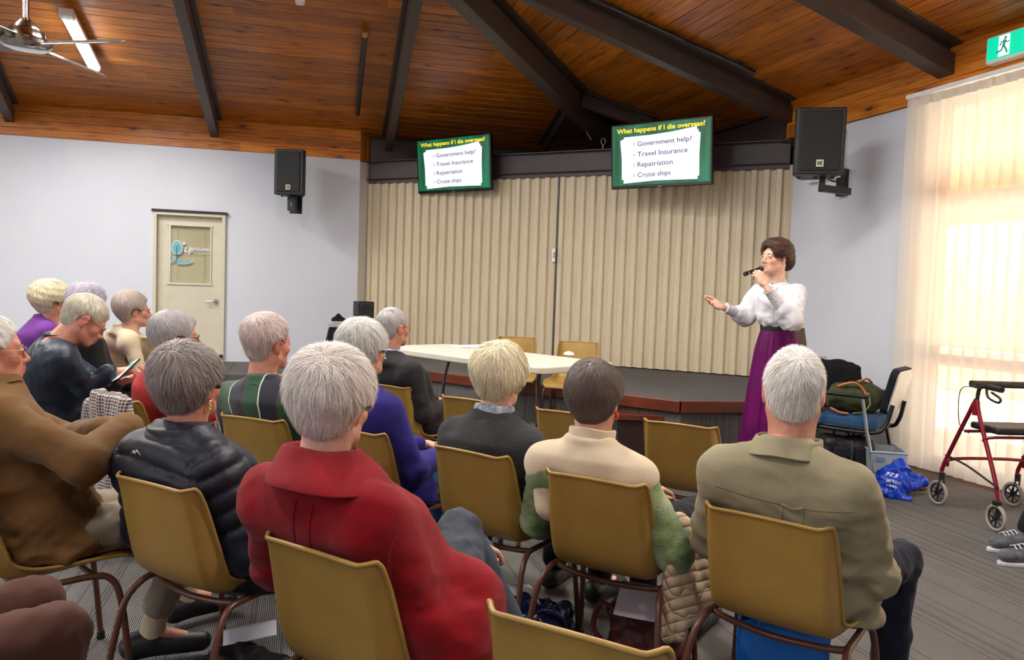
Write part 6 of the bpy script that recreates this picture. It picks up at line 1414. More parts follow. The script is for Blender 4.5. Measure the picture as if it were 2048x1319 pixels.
    k = N('purple_satin'); vv = k.coord(); k.base(k.ramp(k.noise(vv, 5, 3), [(0.3, srgb(72, 3, 62)), (0.7, srgb(98, 6, 84))])); k.set(Roughness=0.5); k.p.inputs['Specular IOR Level'].default_value = 0.15; mesh('skirt', V, [q[::-1] for q in F], k.m, t, smooth=True)
    for s in (-1, 1):
        sh = Vol((-0.30, -0.30, 0), (0.25, 0.2, 0.14), 0.008); q = np.array((cx+s*0.08-0.03, s*0.03, 0.035)); sh.cone(q, q+np.array((-0.10, -0.10, -0.004)), 0.036, 0.030, 0); sh.cone(q, q+np.array((0, 0, 0.07)), 0.036, 0.036, 0.02); sh.add(lambda P: 0.003-P[..., 2], (-0.3, -0.3, 0), (0.25, 0.2, 0.14), 0.004, 'i', 0)
        V, F = sh.mesh(); mesh('shoe', V, F, plain('shoe_black', srgb(26, 26, 30), 0.5), t, smooth=True)
    # hair rolled up in a wide puff with a low chignon
    def sdf(P):
        d_ = d_ell(P, (0, -0.022, 0.040), (0.098, 0.112, 0.102)); d_ = smin(d_, d_ell(P, (0, 0.040, 0.088), (0.078, 0.050, 0.036)), 0.04)
        d_ = smin(d_, d_ell(P, (0, -0.098, -0.022), (0.068, 0.052, 0.062)), 0.035)
        for s in (-1, 1): d_ = smin(d_, d_ell(P, (s*0.066, 0.006, 0.045), (0.034, 0.062, 0.055)), 0.03)
        d_ = smax(d_, -d_ell(P, (0, 0.105, -0.022), (0.062, 0.080, 0.094)), 0.010)
        for s in (-1, 1): d_ = smax(d_, 0.030-np.linalg.norm(P-np.array((s*0.086, -0.004, -0.020)), axis=-1), 0.008)
        z = P[..., 2]; yl = np.where(z > -0.01, 0.2, 0.0); d_ = smax(d_, np.where(z < 0.0, P[..., 1]-0.004-0.5*(z+0.01), -1), 0.01); return d_+0.0012*np.sin(P[..., 2]*130+P[..., 1]*90)
    v = Vol((-0.15, -0.20, -0.13), (0.15, 0.15, 0.18), 0.005); v.add(sdf, (-0.15, -0.2, -0.13), (0.15, 0.15, 0.18)); V, F = v.mesh(); N0 = vnormals(V, F); B = V-N0*0.003; n = 9000; col = np.array(HAIRC['brown'][:3]); rs = np.random.RandomState(3)
    R = tri_samples(V, F, n, 4); W0_ = np.array((0, -0.085, 0.055)); P = R; pts = [P]; K = 6
    def grad(P): 
        e = 0.002; g = np.stack([sdf(P+np.array(o))-sdf(P-np.array(o)) for o in ((e, 0, 0), (0, e, 0), (0, 0, e))], 1); return g/(np.linalg.norm(g, axis=1)[:, None]+1e-9)
    ds = 0.055*rs.uniform(0.6, 1.2, (n, 1))/K; jit = rs.normal(size=(n, 3))*0.10; side = None
    for i in range(K):
        G = grad(P); D = W0_-P+np.array((0, -0.03, 0.03)); D /= np.linalg.norm(D, axis=1)[:, None]; D = D+jit; D -= G*np.sum(D*G, axis=1)[:, None]; D /= np.linalg.norm(D, axis=1)[:, None]+1e-9
        if side is None: side = np.cross(D, G)+G*rs.uniform(-0.4, 0.4, (n, 1))
        P = P+D*ds; P = P-grad(P)*(sdf(P)-rs.uniform(0, 0.0025, n))[:, None]; pts.append(P)
    w = 0.0016*rs.uniform(0.6, 1.3, (n, 1)); VV = []
    for i in range(K+1): ww = w*(1-0.8*(i/K)**2); VV += [pts[i]-side*ww/2, pts[i]+side*ww/2]
    VV = np.stack(VV, 1).reshape(-1, 3); m_ = 2*(K+1); base = (np.arange(n)*m_)[:, None]+len(B); FF = np.concatenate([base+np.array([2*i, 2*i+1, 2*i+3, 2*i+2]) for i in range(K)])
    cs = np.clip(col*(1+0.3*rs.normal(size=(n, 1))+0.4*wob(R, 14, 2)[:, None]), 0.004, 1)
    mesh('hair', xf(np.vstack([B, VV]), HMo), np.vstack([F, FF]), M_HAIR, t, smooth=True, col=np.vstack([np.tile(col*0.6, (len(B), 1)), np.repeat(cs, m_, axis=0)]))
    make_eyes(t, HMo)
    for s in (-1, 1):
        m = MB(); m.tube([HMo @ Vector((s*x, y, z)) for x, y, z in ((0.0195, 0.0885, 0.0005), (0.025, 0.0905, 0.0034), (0.0315, 0.0900, 0.0042), (0.038, 0.0870, 0.0028), (0.042, 0.0835, 0.0002))], 0.0009, 5, smooth=3); m.obj('eyelash', plain('lash', srgb(40, 24, 20), 0.6), t, smooth=True)
        m = MB(); m.tube([HMo @ Vector((s*x, y, z)) for x, y, z in ((0.016, 0.0865, 0.0165), (0.025, 0.0850, 0.0205), (0.034, 0.0810, 0.0205), (0.044, 0.0745, 0.0165))], [0.0018, 0.0018, 0.0008], 5, smooth=3); m.obj('eyebrow', plain('brow', srgb(84, 54, 42), 0.7), t, smooth=True)
    m = MB()      # teeth in the smile
    m.tube([HMo @ Vector((x, 0.0925-abs(x)*0.45, -0.0658+abs(x)*0.06)) for x in (-0.012, -0.006, 0, 0.006, 0.012)], 0.0026, 6); m.obj('teeth', plain('teeth', srgb(236, 230, 220), 0.3, var=0), t, smooth=True)
    # microphone: a thing of its own, held in the left hand
    a = at_d(1489, 548, 4.99); b = at_d(1524, 537, 5.08); u = (b-a)/np.linalg.norm(b-a)
    t2 = thing('microphone', 'black handheld microphone held up to the mouth of the speaking woman', 'microphone', a)
    m = MB(); m.tube([(0, 0, 0), u*0.003, u*0.03, u*0.10, b-a-u*0.03], [0.013, 0.0155, 0.0145, 0.014, 0.016], 18); m.obj('handle', plain('mic_black', srgb(18, 20, 26), 0.3), t2, smooth=True)
    m = MB(); m.ball(b-a-u*0.012, 0.021, 16); m.obj('grille', plain('mic_grille', srgb(60, 60, 66), 0.4, 0.7, bump=0.8, bscale=600), t2, smooth=True)
    m = MB(); m.tube([u*0.026, u*0.034], [0.0158, 0.0158], 18); m.obj('band', plain('satin_steel', srgb(196, 196, 196), 0.25, 0.9), t2, smooth=True)
standing_speaker()
# ================================================================ TABLE AND THINGS NEAR THE STAGE
def table():
    zt = 0.90; a = on_z(1083, 735, zt); b = on_z(1174, 714, zt); c = on_z(820, 700, zt)
    u = (c-a)/np.linalg.norm(c-a); n = np.array((-u[1], u[0], 0)); n = n if n@(b-a) > 0 else -n; Wd = 0.76; L = 1.83
    o = a+u*L/2+n*Wd/2; ang = atan2(-u[1], -u[0]); t = thing('folding_table', 'long cream folding table with rounded corners in front of the stage', 'table', (o[0], o[1], 0), ang)
    sg = 1 if (np.cross(-u, n)[2] > 0) else -1
    pts = []; r = 0.07
    for cx, cy, a0 in ((L/2-r, Wd/2-r, 0), (-L/2+r, Wd/2-r, pi/2), (-L/2+r, -Wd/2+r, pi), (L/2-r, -Wd/2+r, 1.5*pi)):
        for k_ in range(7): a_ = a0+pi/2*k_/6; pts.append((cx+r*cos(a_), cy+r*sin(a_), zt-0.045))
    mt = plain('table_plastic', srgb(204, 202, 186), 0.45, var=0.03, bump=0.15, bscale=200)
    m = MB(); m.prism(pts, (0, 0, 0.045)); m.obj('table_top', mt, t, bevel=0.008)
    tb = plain('table_leg_grey', srgb(70, 66, 70), 0.35, 0.4)
    for x in (L/2-0.14, -L/2+0.14):
        for y in (-0.27, 0.27):
            m = MB(); m.tube([(x+np.sign(x)*0.02, y, zt-0.05), (x, y*0.95, zt-0.12), (x-np.sign(x)*0.03, y*0.70, zt-0.26), (x-np.sign(x)*0.035, y*0.62, zt-0.42), (x, y*0.62, 0.0)], 0.014, 10, smooth=5); m.obj('leg', tb, t, smooth=True)
        m = MB(); m.tube([(x, -0.17, 0.25), (x, 0.17, 0.25)], 0.010, 8); m.obj('leg_brace', tb, t)
    p = on_z(940, 693, zt); m = MB()
    t2 = thing('paper_sheets', 'white sheets of paper lying on the cream folding table', 'paper', (p[0], p[1], zt+0.001), 0.5)
    for i in range(3): m = MB(); m.box((0.02*i, 0.012*i, 0.001+0.002*i), (0.30, 0.21, 0.001), rotm(0, 0, 0.12*i)); m.obj('sheet', plain('paper_white', srgb(232, 232, 240), 0.7, var=0.01), t2)
    p = on_z(1138, 710, zt); v = Vol((-0.05, -0.07, -0.01), (0.05, 0.07, 0.05), 0.004); v.ell((0, 0, 0), (0.033, 0.055, 0.030), 0); v.add(lambda P: -P[..., 2], (-.05, -.07, -.01), (.05, .07, .05), 0.003, 'i', 0); V, F = v.mesh()
    o = mesh('computer_mouse', V, F, plain('mouse_white', srgb(236, 236, 240), 0.3, var=0.0), None, smooth=True); o.location = (p[0], p[1], zt+0.001); o.rotation_euler = (0, 0, 0.6); tag(o, 'white computer mouse at the right end of the cream table', 'computer mouse')
table()
place = lambda px, d, ang, z, lab: (lambda p: place_chair(p[0], p[1], ang, lab, 'mustard plastic chairs behind the white table', z))(at_d(px, 700, d))
place(1146, 6.55, 196, 0.165, 'mustard plastic chair behind the right end of the table, facing the audience')
place(1030, 6.95, 184, 0.165, 'mustard plastic chair behind the middle of the table, facing the audience')
c = on_z(1086, 712, ZST); m = MB(); m.box((0, 0, 0.055), (0.42, 0.22, 0.11)); m.box((0, 0, 0.115), (0.44, 0.24, 0.012)); o = m.obj('black_case', plain('case_black', srgb(22, 22, 24), 0.5), bevel=0.006); p = at_d(1086, 700, 8.6); o.location = (p[0], p[1], ZST+0.001); o.rotation_euler = (0, 0, radians(-25)); tag(o, 'low black case on the stage between the two chairs behind the table', 'case')
def trolley():
    p = at_d(684, 700, 9.35); t = thing('draped_trolley', 'small trolley covered in black cloth with a clear top on the stage', 'trolley', (p[0], p[1], ZST), radians(10))
    v = Vol((-0.35, -0.3, -0.02), (0.35, 0.3, 0.40), 0.012); v.spine([(0.0, 0, 0, 0.235, 0.19), (0.15, 0, 0, 0.20, 0.16), (0.30, 0, 0, 0.175, 0.145), (0.34, 0, 0, 0.165, 0.14)]); V, F = v.mesh(); V = relax(V, F, 2); Nn = vnormals(V, F); a = np.arctan2(V[:, 1], V[:, 0]); V = V+Nn*(0.012*np.sin(9*a+2*np.sin(2*a))*np.clip(1-V[:, 2]/0.4, 0, 1))[:, None]
    mesh('black_cloth', V.astype(np.float32), F, cloth('black_drape', srgb(20, 20, 24), bump=0.1), t, smooth=True)
    k = N('acrylic'); k.base((0.75, 0.8, 0.86, 1)); k.set(Roughness=0.1, Transmission_Weight=0.8, IOR=1.3); m = MB(); m.box((0.02, 0, 0.375), (0.36, 0.26, 0.06)); m.obj('clear_tray', k.m, t, bevel=0.004)
    m = MB(); m.box((0.03, 0, 0.409), (0.28, 0.2, 0.004)); m.obj('paper', plain('paper_white', srgb(232, 232, 240), 0.7, var=0.01), t)
    q = at_d(672, 638, 9.32); t2 = thing('peaked_cap', 'black peaked cap lying on the clear top of the draped trolley', 'cap', (q[0]+0.03, q[1], ZST+0.412), 0.2)
    v = Vol((-0.13, -0.12, -0.02), (0.13, 0.12, 0.13), 0.008); v.cone((-0.06, 0, 0.02), (0.0, 0, 0.075), 0.02, 0.022, 0); v.cone((0.0, 0, 0.07), (0.085, 0, 0.015), 0.022, 0.014, 0.02); v.cone((-0.05, 0.0, 0.012), (0.08, 0, 0.01), 0.03, 0.02, 0.03); V, F = v.mesh(); V[:, 2] = np.maximum(V[:, 2], 0); mesh('crown', V, F, cloth('black_knit', srgb(30, 28, 30)), t2, smooth=True)
    q = at_d(727, 625, 9.25); t3 = thing('portable_loudspeaker', 'black portable loudspeaker standing on a dark pole by the partition', 'loudspeaker', (q[0], q[1], ZST), radians(28)); mk = plain('speaker_black', srgb(20, 21, 24), 0.5)
    zb = q[2]-ZST-0.11
    m = MB(); m.box((0, 0, zb+0.12), (0.20, 0.24, 0.26)); m.obj('cabinet', mk, t3, bevel=0.015)
    m = MB(); m.box((0, -0.125, zb+0.20), (0.15, 0.012, 0.06)); m.obj('horn_frame', plain('horn_grey', srgb(58, 60, 66), 0.4), t3, bevel=0.004); m = MB(); m.box((0, -0.134, zb+0.20), (0.10, 0.006, 0.035)); m.obj('horn', plain('ink', srgb(20, 20, 20), 0.5), t3)
    m = MB(); m.box((0, -0.125, zb+0.08), (0.16, 0.01, 0.13)); m.obj('grille', plain('grille_dark', srgb(38, 38, 42), 0.6, bump=0.6, bscale=400), t3)
    m = MB(); m.cyl((0, 0, 0.03), (0, 0, zb), 0.018); m.lathe([(0.16, 0), (0.16, 0.015), (0.03, 0.03), (0.02, 0.06)], n=24); m.obj('stand', mk, t3, smooth=True)
trolley()
def armchair():
    q = at_d(1712, 800, 5.95); t = thing('conference_armchair', 'black framed armchair with blue seat and pale back by the blinds', 'armchair', (q[0], q[1], 0), radians(50))
    fr = plain('frame_black', srgb(22, 23, 28), 0.35); sl = plain('frame_silver', srgb(176, 178, 184), 0.3, 0.7)
    v = Vol((-0.28, -0.28, 0.38), (0.28, 0.30, 0.54), 0.010); v.add(lambda P: np.sqrt(np.maximum(np.abs(P[..., 0])-0.17, 0)**2+np.maximum(np.abs(P[..., 1]-0.01)-0.17, 0)**2+np.maximum(np.abs(P[..., 2]-0.455)-0.012, 0)**2)-0.05, (-.28, -.28, .38), (.28, .3, .54)); V, F = v.mesh(); V[:, 2] += -0.02*np.clip((V[:, 1]-0.12)/0.1, 0, 1)**2
    mesh('seat', V, F, cloth('blue_upholstery', srgb(48, 84, 122), scale=40, bump=0.5), t, smooth=True)
    m = MB(); m.box((0, 0.0, 0.418), (0.46, 0.44, 0.02)); m.obj('seat_pan', fr, t, bevel=0.008)
    R = rotm(radians(14)); m = MB(); pts = []
    for cx, cz, a0 in ((0.16, 0.12, 0), (-0.16, 0.12, pi/2), (-0.13, -0.12, pi), (0.13, -0.12, 1.5*pi)):
        for k_ in range(6): a_ = a0+pi/2*k_/5; pts.append((cx+0.07*cos(a_), 0, cz+0.06*sin(a_)))
    for y0, th, nm, mt, s in ((-0.028, 0.014, 'back_shell', plain('shell_pale', srgb(206, 204, 198), 0.4), 0.95), (-0.014, 0.05, 'backrest', cloth('back_dark', srgb(26, 28, 36)), 1.0)):
        m = MB(); m.prism([R @ np.array((p[0]*s, y0, p[2]*s))+np.array((0, -0.29, 0.715)) for p in pts], R @ np.array((0, th, 0))); m.obj(nm, mt, t, bevel=0.008)
    m = MB(); m.box((0.165, -0.29, 0.66), (0.012, 0.01, 0.09), R); m.obj('back_slot', plain('ink', srgb(20, 20, 20), 0.5), t)
    for s in (-1, 1):
        m = MB(); m.tube([(s*0.27, -0.26, 0.0), (s*0.27, -0.16, 0.42), (s*0.27, -0.12, 0.655)], [0.013, 0.013, 0.013], 10); m.obj('leg', sl if s < 0 else fr, t, smooth=True)
        m = MB(); m.tube([(s*0.27, 0.26, 0.0), (s*0.27, 0.215, 0.42), (s*0.27, 0.20, 0.655)], 0.013, 10); m.obj('leg', fr, t, smooth=True)
        m = MB(); m.box((s*0.27, 0.04, 0.672), (0.05, 0.40, 0.028)); m.obj('armrest', fr, t, bevel=0.010)
        m = MB(); m.tube([(s*0.27, 0.215, 0.43), (s*0.24, 0.22, 0.40), (s*0.235, -0.18, 0.40), (s*0.20, -0.27, 0.46), (s*0.18, -0.31, 0.62)], 0.016, 10, smooth=4); m.obj('side_rail', fr, t, smooth=True)
    # olive bag on the seat
    v = Vol((-0.24, -0.22, -0.02), (0.24, 0.24, 0.30), 0.010); v.ell((0, 0, 0.09), (0.19, 0.12, 0.10), 0); v.cone((-0.12, 0, 0.10), (0.12, 0, 0.10), 0.10, 0.085, 0.05); v.ell((0.02, 0, 0.17), (0.15, 0.07, 0.07), 0.06); v.add(lambda P: -P[..., 2], (-.24, -.22, -.02), (.24, .24, .3), 0.01, 'i', 0)
    V, F = v.mesh(); V = relax(V, F, 2); V = V+vnormals(V, F)*(0.010*wob(V, 6, 4))[:, None]; V[:, 2] = np.maximum(V[:, 2], 0)
    b = thing('canvas_bag', 'olive green canvas bag with orange leather straps on the blue armchair', 'bag', (q[0]-0.02, q[1]-0.03, 0.522), radians(-12)); mesh('bag_body', V.astype(np.float32), F, cloth('olive_canvas', srgb(66, 70, 44), bump=0.4), b, smooth=True)
    og = plain('orange_leather', srgb(196, 110, 60), 0.5)
    for pts in ([(-0.15, -0.07, 0.20), (-0.05, -0.10, 0.235), (0.02, -0.10, 0.20), (0.06, -0.13, 0.13)], [(0.0, -0.06, 0.24), (0.07, -0.03, 0.265), (0.12, 0.02, 0.23)], [(-0.20, -0.10, 0.03), (-0.14, -0.14, 0.005), (-0.08, -0.15, 0.0)]):
        m = MB(); m.tube(pts, 0.009, 6, smooth=4); m.obj('strap', og, b, smooth=True)
    m = MB(); m.tube([(0.06, -0.13, 0.17), (0.07, -0.16, 0.08), (0.02, -0.17, 0.02), (-0.05, -0.16, 0.005)], 0.009, 6, smooth=4); m.obj('strap', plain('olive_strap', srgb(104, 108, 66), 0.6), b, smooth=True)
armchair()
def lump(name, label, cat, px, py, d, size, mat, z=0.0, rot=0.0, seed=0, amp=0.012, extra=None, boxy=0.5, nm='bag_body', group=None):
    q = at_d(px, py, d); t = thing(name, label, cat, (q[0], q[1], z), rot, group); sx, sy, sz = size; r = min(sx, sy, sz)*boxy*0.5
    v = Vol((-sx/2-.05, -sy/2-.05, -0.02), (sx/2+.05, sy/2+.05, sz+.06), max(0.006, min(size)/22))
    v.add(lambda P: np.sqrt(sum(np.maximum(np.abs(P[..., i]-c)-h+r, 0)**2 for i, c, h in ((0, 0, sx/2), (1, 0, sy/2), (2, sz/2, sz/2))))-r, (-sx, -sy, 0), (sx, sy, sz+.06)); V, F = v.mesh(); V = relax(V, F, 2)
    V = V+vnormals(V, F)*(amp*wob(V, 1.5/max(size), seed)+amp*0.35*(1-2*np.abs(wob(V, 2.6/max(size), seed+2))))[:, None]*np.clip(V[:, 2:3]/sz+0.3, 0, 1); V[:, 2] = np.maximum(V[:, 2], 0); mesh(nm, V.astype(np.float32), F, mat, t, smooth=True); return t
blk = plain('black_nylon', srgb(26, 27, 32), 0.5, bump=0.4, bscale=120)
t = lump('black_backpack', 'black backpack standing on the floor under the blue armchair', 'bag', 1690, 900, 5.9, (0.42, 0.22, 0.33), blk, rot=0.1, seed=3)
for x in (-0.11, 0.06): m = MB(); m.box((x, -0.125, 0.17), (0.11, 0.03, 0.2)); m.obj('pocket', blk, t, bevel=0.012)
for x in (-0.02, 0.14): m = MB(); m.box((x, -0.13, 0.18), (0.012, 0.012, 0.28)); m.obj('strap', plain('strap_grey', srgb(70, 72, 78), 0.6), t)
# black jacket over another chair, partly behind the man in khaki
q = at_d(1655, 800, 6.35); t = thing('black_chair', 'dark chair with a black jacket thrown over its back near the wall', 'chair', (q[0], q[1], 0), radians(150)); fr = plain('frame_black', srgb(22, 23, 28), 0.35)
m = MB(); m.box((0, 0, 0.44), (0.44, 0.42, 0.05)); m.obj('seat', cloth('back_dark', srgb(26, 28, 36)), t, bevel=0.015); m = MB(); m.box((0, -0.22, 0.68), (0.42, 0.04, 0.30), rotm(radians(10))); m.obj('backrest', cloth('back_dark', srgb(26, 28, 36)), t, bevel=0.015)
for x in (-0.2, 0.2):
    for y in (-0.2, 0.2): m = MB(); m.tube([(x, y*1.15, 0), (x, y, 0.43)], 0.012, 8); m.obj('leg', fr, t)
v = Vol((-0.32, -0.36, 0.35), (0.32, -0.08, 0.92), 0.010); v.spine([(0.42, 0, -0.23, 0.25, 0.06), (0.65, 0, -0.22, 0.24, 0.055), (0.83, 0, -0.235, 0.22, 0.055), (0.875, 0, -0.24, 0.14, 0.03)]); V, F = v.mesh(); V = relax(V, F, 2); V = V+vnormals(V, F)*(0.014*wob(V, (8, 8, 2), 3))[:, None]; o = mesh('black_jacket', V.astype(np.float32), F, cloth('black_drape', srgb(20, 20, 24)), None, smooth=True); o.matrix_world = Matrix.Translation((q[0], q[1], 0)) @ Matrix.Rotation(radians(150), 4, 'Z'); tag(o, 'black jacket draped over the back of the dark chair by the wall', 'jacket')
# laptop on a stand behind the speaker
q = at_d(1600, 700, 6.1); t = thing('laptop', 'open laptop on a black stand just behind the purple skirt', 'laptop', (q[0], q[1], 0), radians(20)); zz = 0.93
m = MB(); m.box((0, 0, zz), (0.34, 0.24, 0.018)); m.obj('keyboard_base', plain('laptop_silver', srgb(170, 172, 176), 0.35, 0.5), t, bevel=0.004)
R = rotm(radians(-14), radians(0), 0); m = MB(); m.box((0.02, 0.15, zz+0.12), (0.34, 0.010, 0.23), R); m.obj('lid', plain('laptop_silver', srgb(170, 172, 176), 0.35, 0.5), t, bevel=0.003); m = MB(); m.box((0.02, 0.143, zz+0.12), (0.32, 0.004, 0.21), R); m.obj('display', plain('screen_off', srgb(26, 28, 32), 0.15), t)
m = MB(); m.cyl((0, 0, 0.02), (0, 0, zz-0.01), 0.018); m.lathe([(0.22, 0), (0.22, 0.015), (0.02, 0.03)], n=20); m.obj('stand', fr, t, smooth=True)
# clear tub, blue carrier bag, brown bag
q = at_d(1766, 900, 5.75); t = thing('clear_tub', 'clear plastic storage tub by the leg of the blue armchair', 'storage tub', (q[0], q[1], 0), radians(-12)); k = N('clear_plastic'); k.base((0.86, 0.93, 0.97, 1)); k.set(Roughness=0.3, Transmission_Weight=0.6, IOR=1.1)
def tub(s, z0, z1, th): return [(-.5*s, -.3*s), (.5*s, -.3*s), (.5*s, .3*s), (-.5*s, .3*s)]
m = MB(); w0, w1, d0, d1, H_, th = 0.21, 0.25, 0.14, 0.17, 0.27, 0.004
for a, b, c_, e in (((-1, -1), (1, -1), 0, 0), ((1, -1), (1, 1), 0, 0), ((1, 1), (-1, 1), 0, 0), ((-1, 1), (-1, -1), 0, 0)):
    P0 = [(a[0]*w0/2*1.0, a[1]*d0), (b[0]*w0/2*1.0, b[1]*d0)]; P1 = [(a[0]*w1/2, a[1]*d1), (b[0]*w1/2, b[1]*d1)]; f = 0.96
    m.hexa([(P0[0][0], P0[0][1], 0.002), (P0[1][0], P0[1][1], 0.002), (P0[1][0]*f, P0[1][1]*f, 0.002), (P0[0][0]*f, P0[0][1]*f, 0.002), (P1[0][0], P1[0][1], H_), (P1[1][0], P1[1][1], H_), (P1[1][0]*f, P1[1][1]*f, H_), (P1[0][0]*f, P1[0][1]*f, H_)])
m.box((0, 0, 0.004), (w0, d0*2, 0.006)); m.obj('tub_wall', k.m, t)
m = MB(); m.tube([(x*w1/2, y*d1, H_) for x, y in ((-1, -1), (1, -1), (1, 1), (-1, 1), (-1, -1))], 0.008, 8); m.obj('rim', plain('rim_blue', srgb(150, 186, 206), 0.3), t, smooth=True)
m = MB(); m.box((-0.06, -d1-0.001, 0.22), (0.07, 0.003, 0.03)); m.obj('tub_sticker', plain('sticker_blue', srgb(110, 128, 168), 0.5), t)
m = MB(); m.box((-0.02, 0, 0.07), (0.12, 0.16, 0.12), rotm(0, 0, 0.3)); m.obj('contents', plain('teal_stuff', srgb(70, 110, 116), 0.6), t, bevel=0.02)
blue = plain('blue_plastic', srgb(16, 66, 196), 0.28, var=0.15, scale=9, bump=0.5, bscale=28, bdist=0.01)
q = at_d(1793, 950, 5.42); t = thing('blue_carrier_bag', 'crumpled blue plastic carrier bag with white lettering on the carpet', 'plastic bag', (q[0], q[1], 0), radians(-20))
v = Vol((-0.25, -0.22, -0.02), (0.28, 0.25, 0.34), 0.007); v.cone((-0.05, -0.02, 0.07), (0.03, 0.03, 0.20), 0.115, 0.05, 0); v.cone((0.0, 0.0, 0.09), (0.17, 0.06, 0.11), 0.08, 0.035, 0.05); v.cone((-0.05, -0.08, 0.03), (0.06, -0.13, 0.0), 0.05, 0.02, 0.04); v.add(lambda P: -P[..., 2], (-.25, -.22, -.02), (.28, .25, .34), 0.01, 'i', 0); V, F = v.mesh(); V = relax(V, F, 1); V = V+vnormals(V, F)*(0.016*(1-2*np.abs(wob(V, 3.6, 5)))+0.006*(1-2*np.abs(wob(V, 8, 7))))[:, None]; V[:, 2] = np.maximum(V[:, 2], 0); mesh('bag_body', V.astype(np.float32), F, blue, t, smooth=True)
bb = BVHTree.FromPolygons([tuple(p) for p in V.astype(float)], F.tolist()); wl = plain('print_white', srgb(214, 220, 240), 0.5, var=0)
def wrap(o, org, tiltz=0.0, rot=0.0, s=1.0):
    me = o.data; d = Vector((-0.12, -1, 0.35)).normalized(); x = Vector((1, 0, 0)); x = (x-d*x.dot(d)).normalized(); y = d.cross(x)*1
    y = y if y.z > 0 else -y
    for vt in me.vertices:
        a = vt.co.x*cos(rot)-vt.co.y*sin(rot); b_ = vt.co.x*sin(rot)+vt.co.y*cos(rot); P = Vector(org)+x*a*s+y*b_*s; h_ = bb.ray_cast(P+d*0.5, -d)
        vt.co = (h_[0]+d*0.003) if h_[0] is not None else P
for s_, z_, sz in (('urton', 0.095, 0.045), ('infinity', 0.062, 0.028)):
    o = text_mesh('bag_lettering', s_, wl, t, sz, 0.0, 0.0008); wrap(o, (-0.075, -0.06, z_), rot=radians(-8))
for j in range(3):
    m = MB(); m.prism([(0.0+0.028*j, 0.0, 0), (0.02+0.028*j, 0.0, 0), (0.034+0.028*j, 0.030, 0), (0.016+0.028*j, 0.030, 0)], (0, 0, 0.0001)); o = m.obj('bag_logo', wl, t); wrap(o, (-0.085, -0.06, 0.145), rot=radians(-8))
lump('brown_handbag', 'small tan brown bag half under the blue carrier bag', 'bag', 1826, 972, 5.62, (0.16, 0.12, 0.09), plain('tan_leather', srgb(156, 74, 40), 0.4), seed=8, amp=0.004)
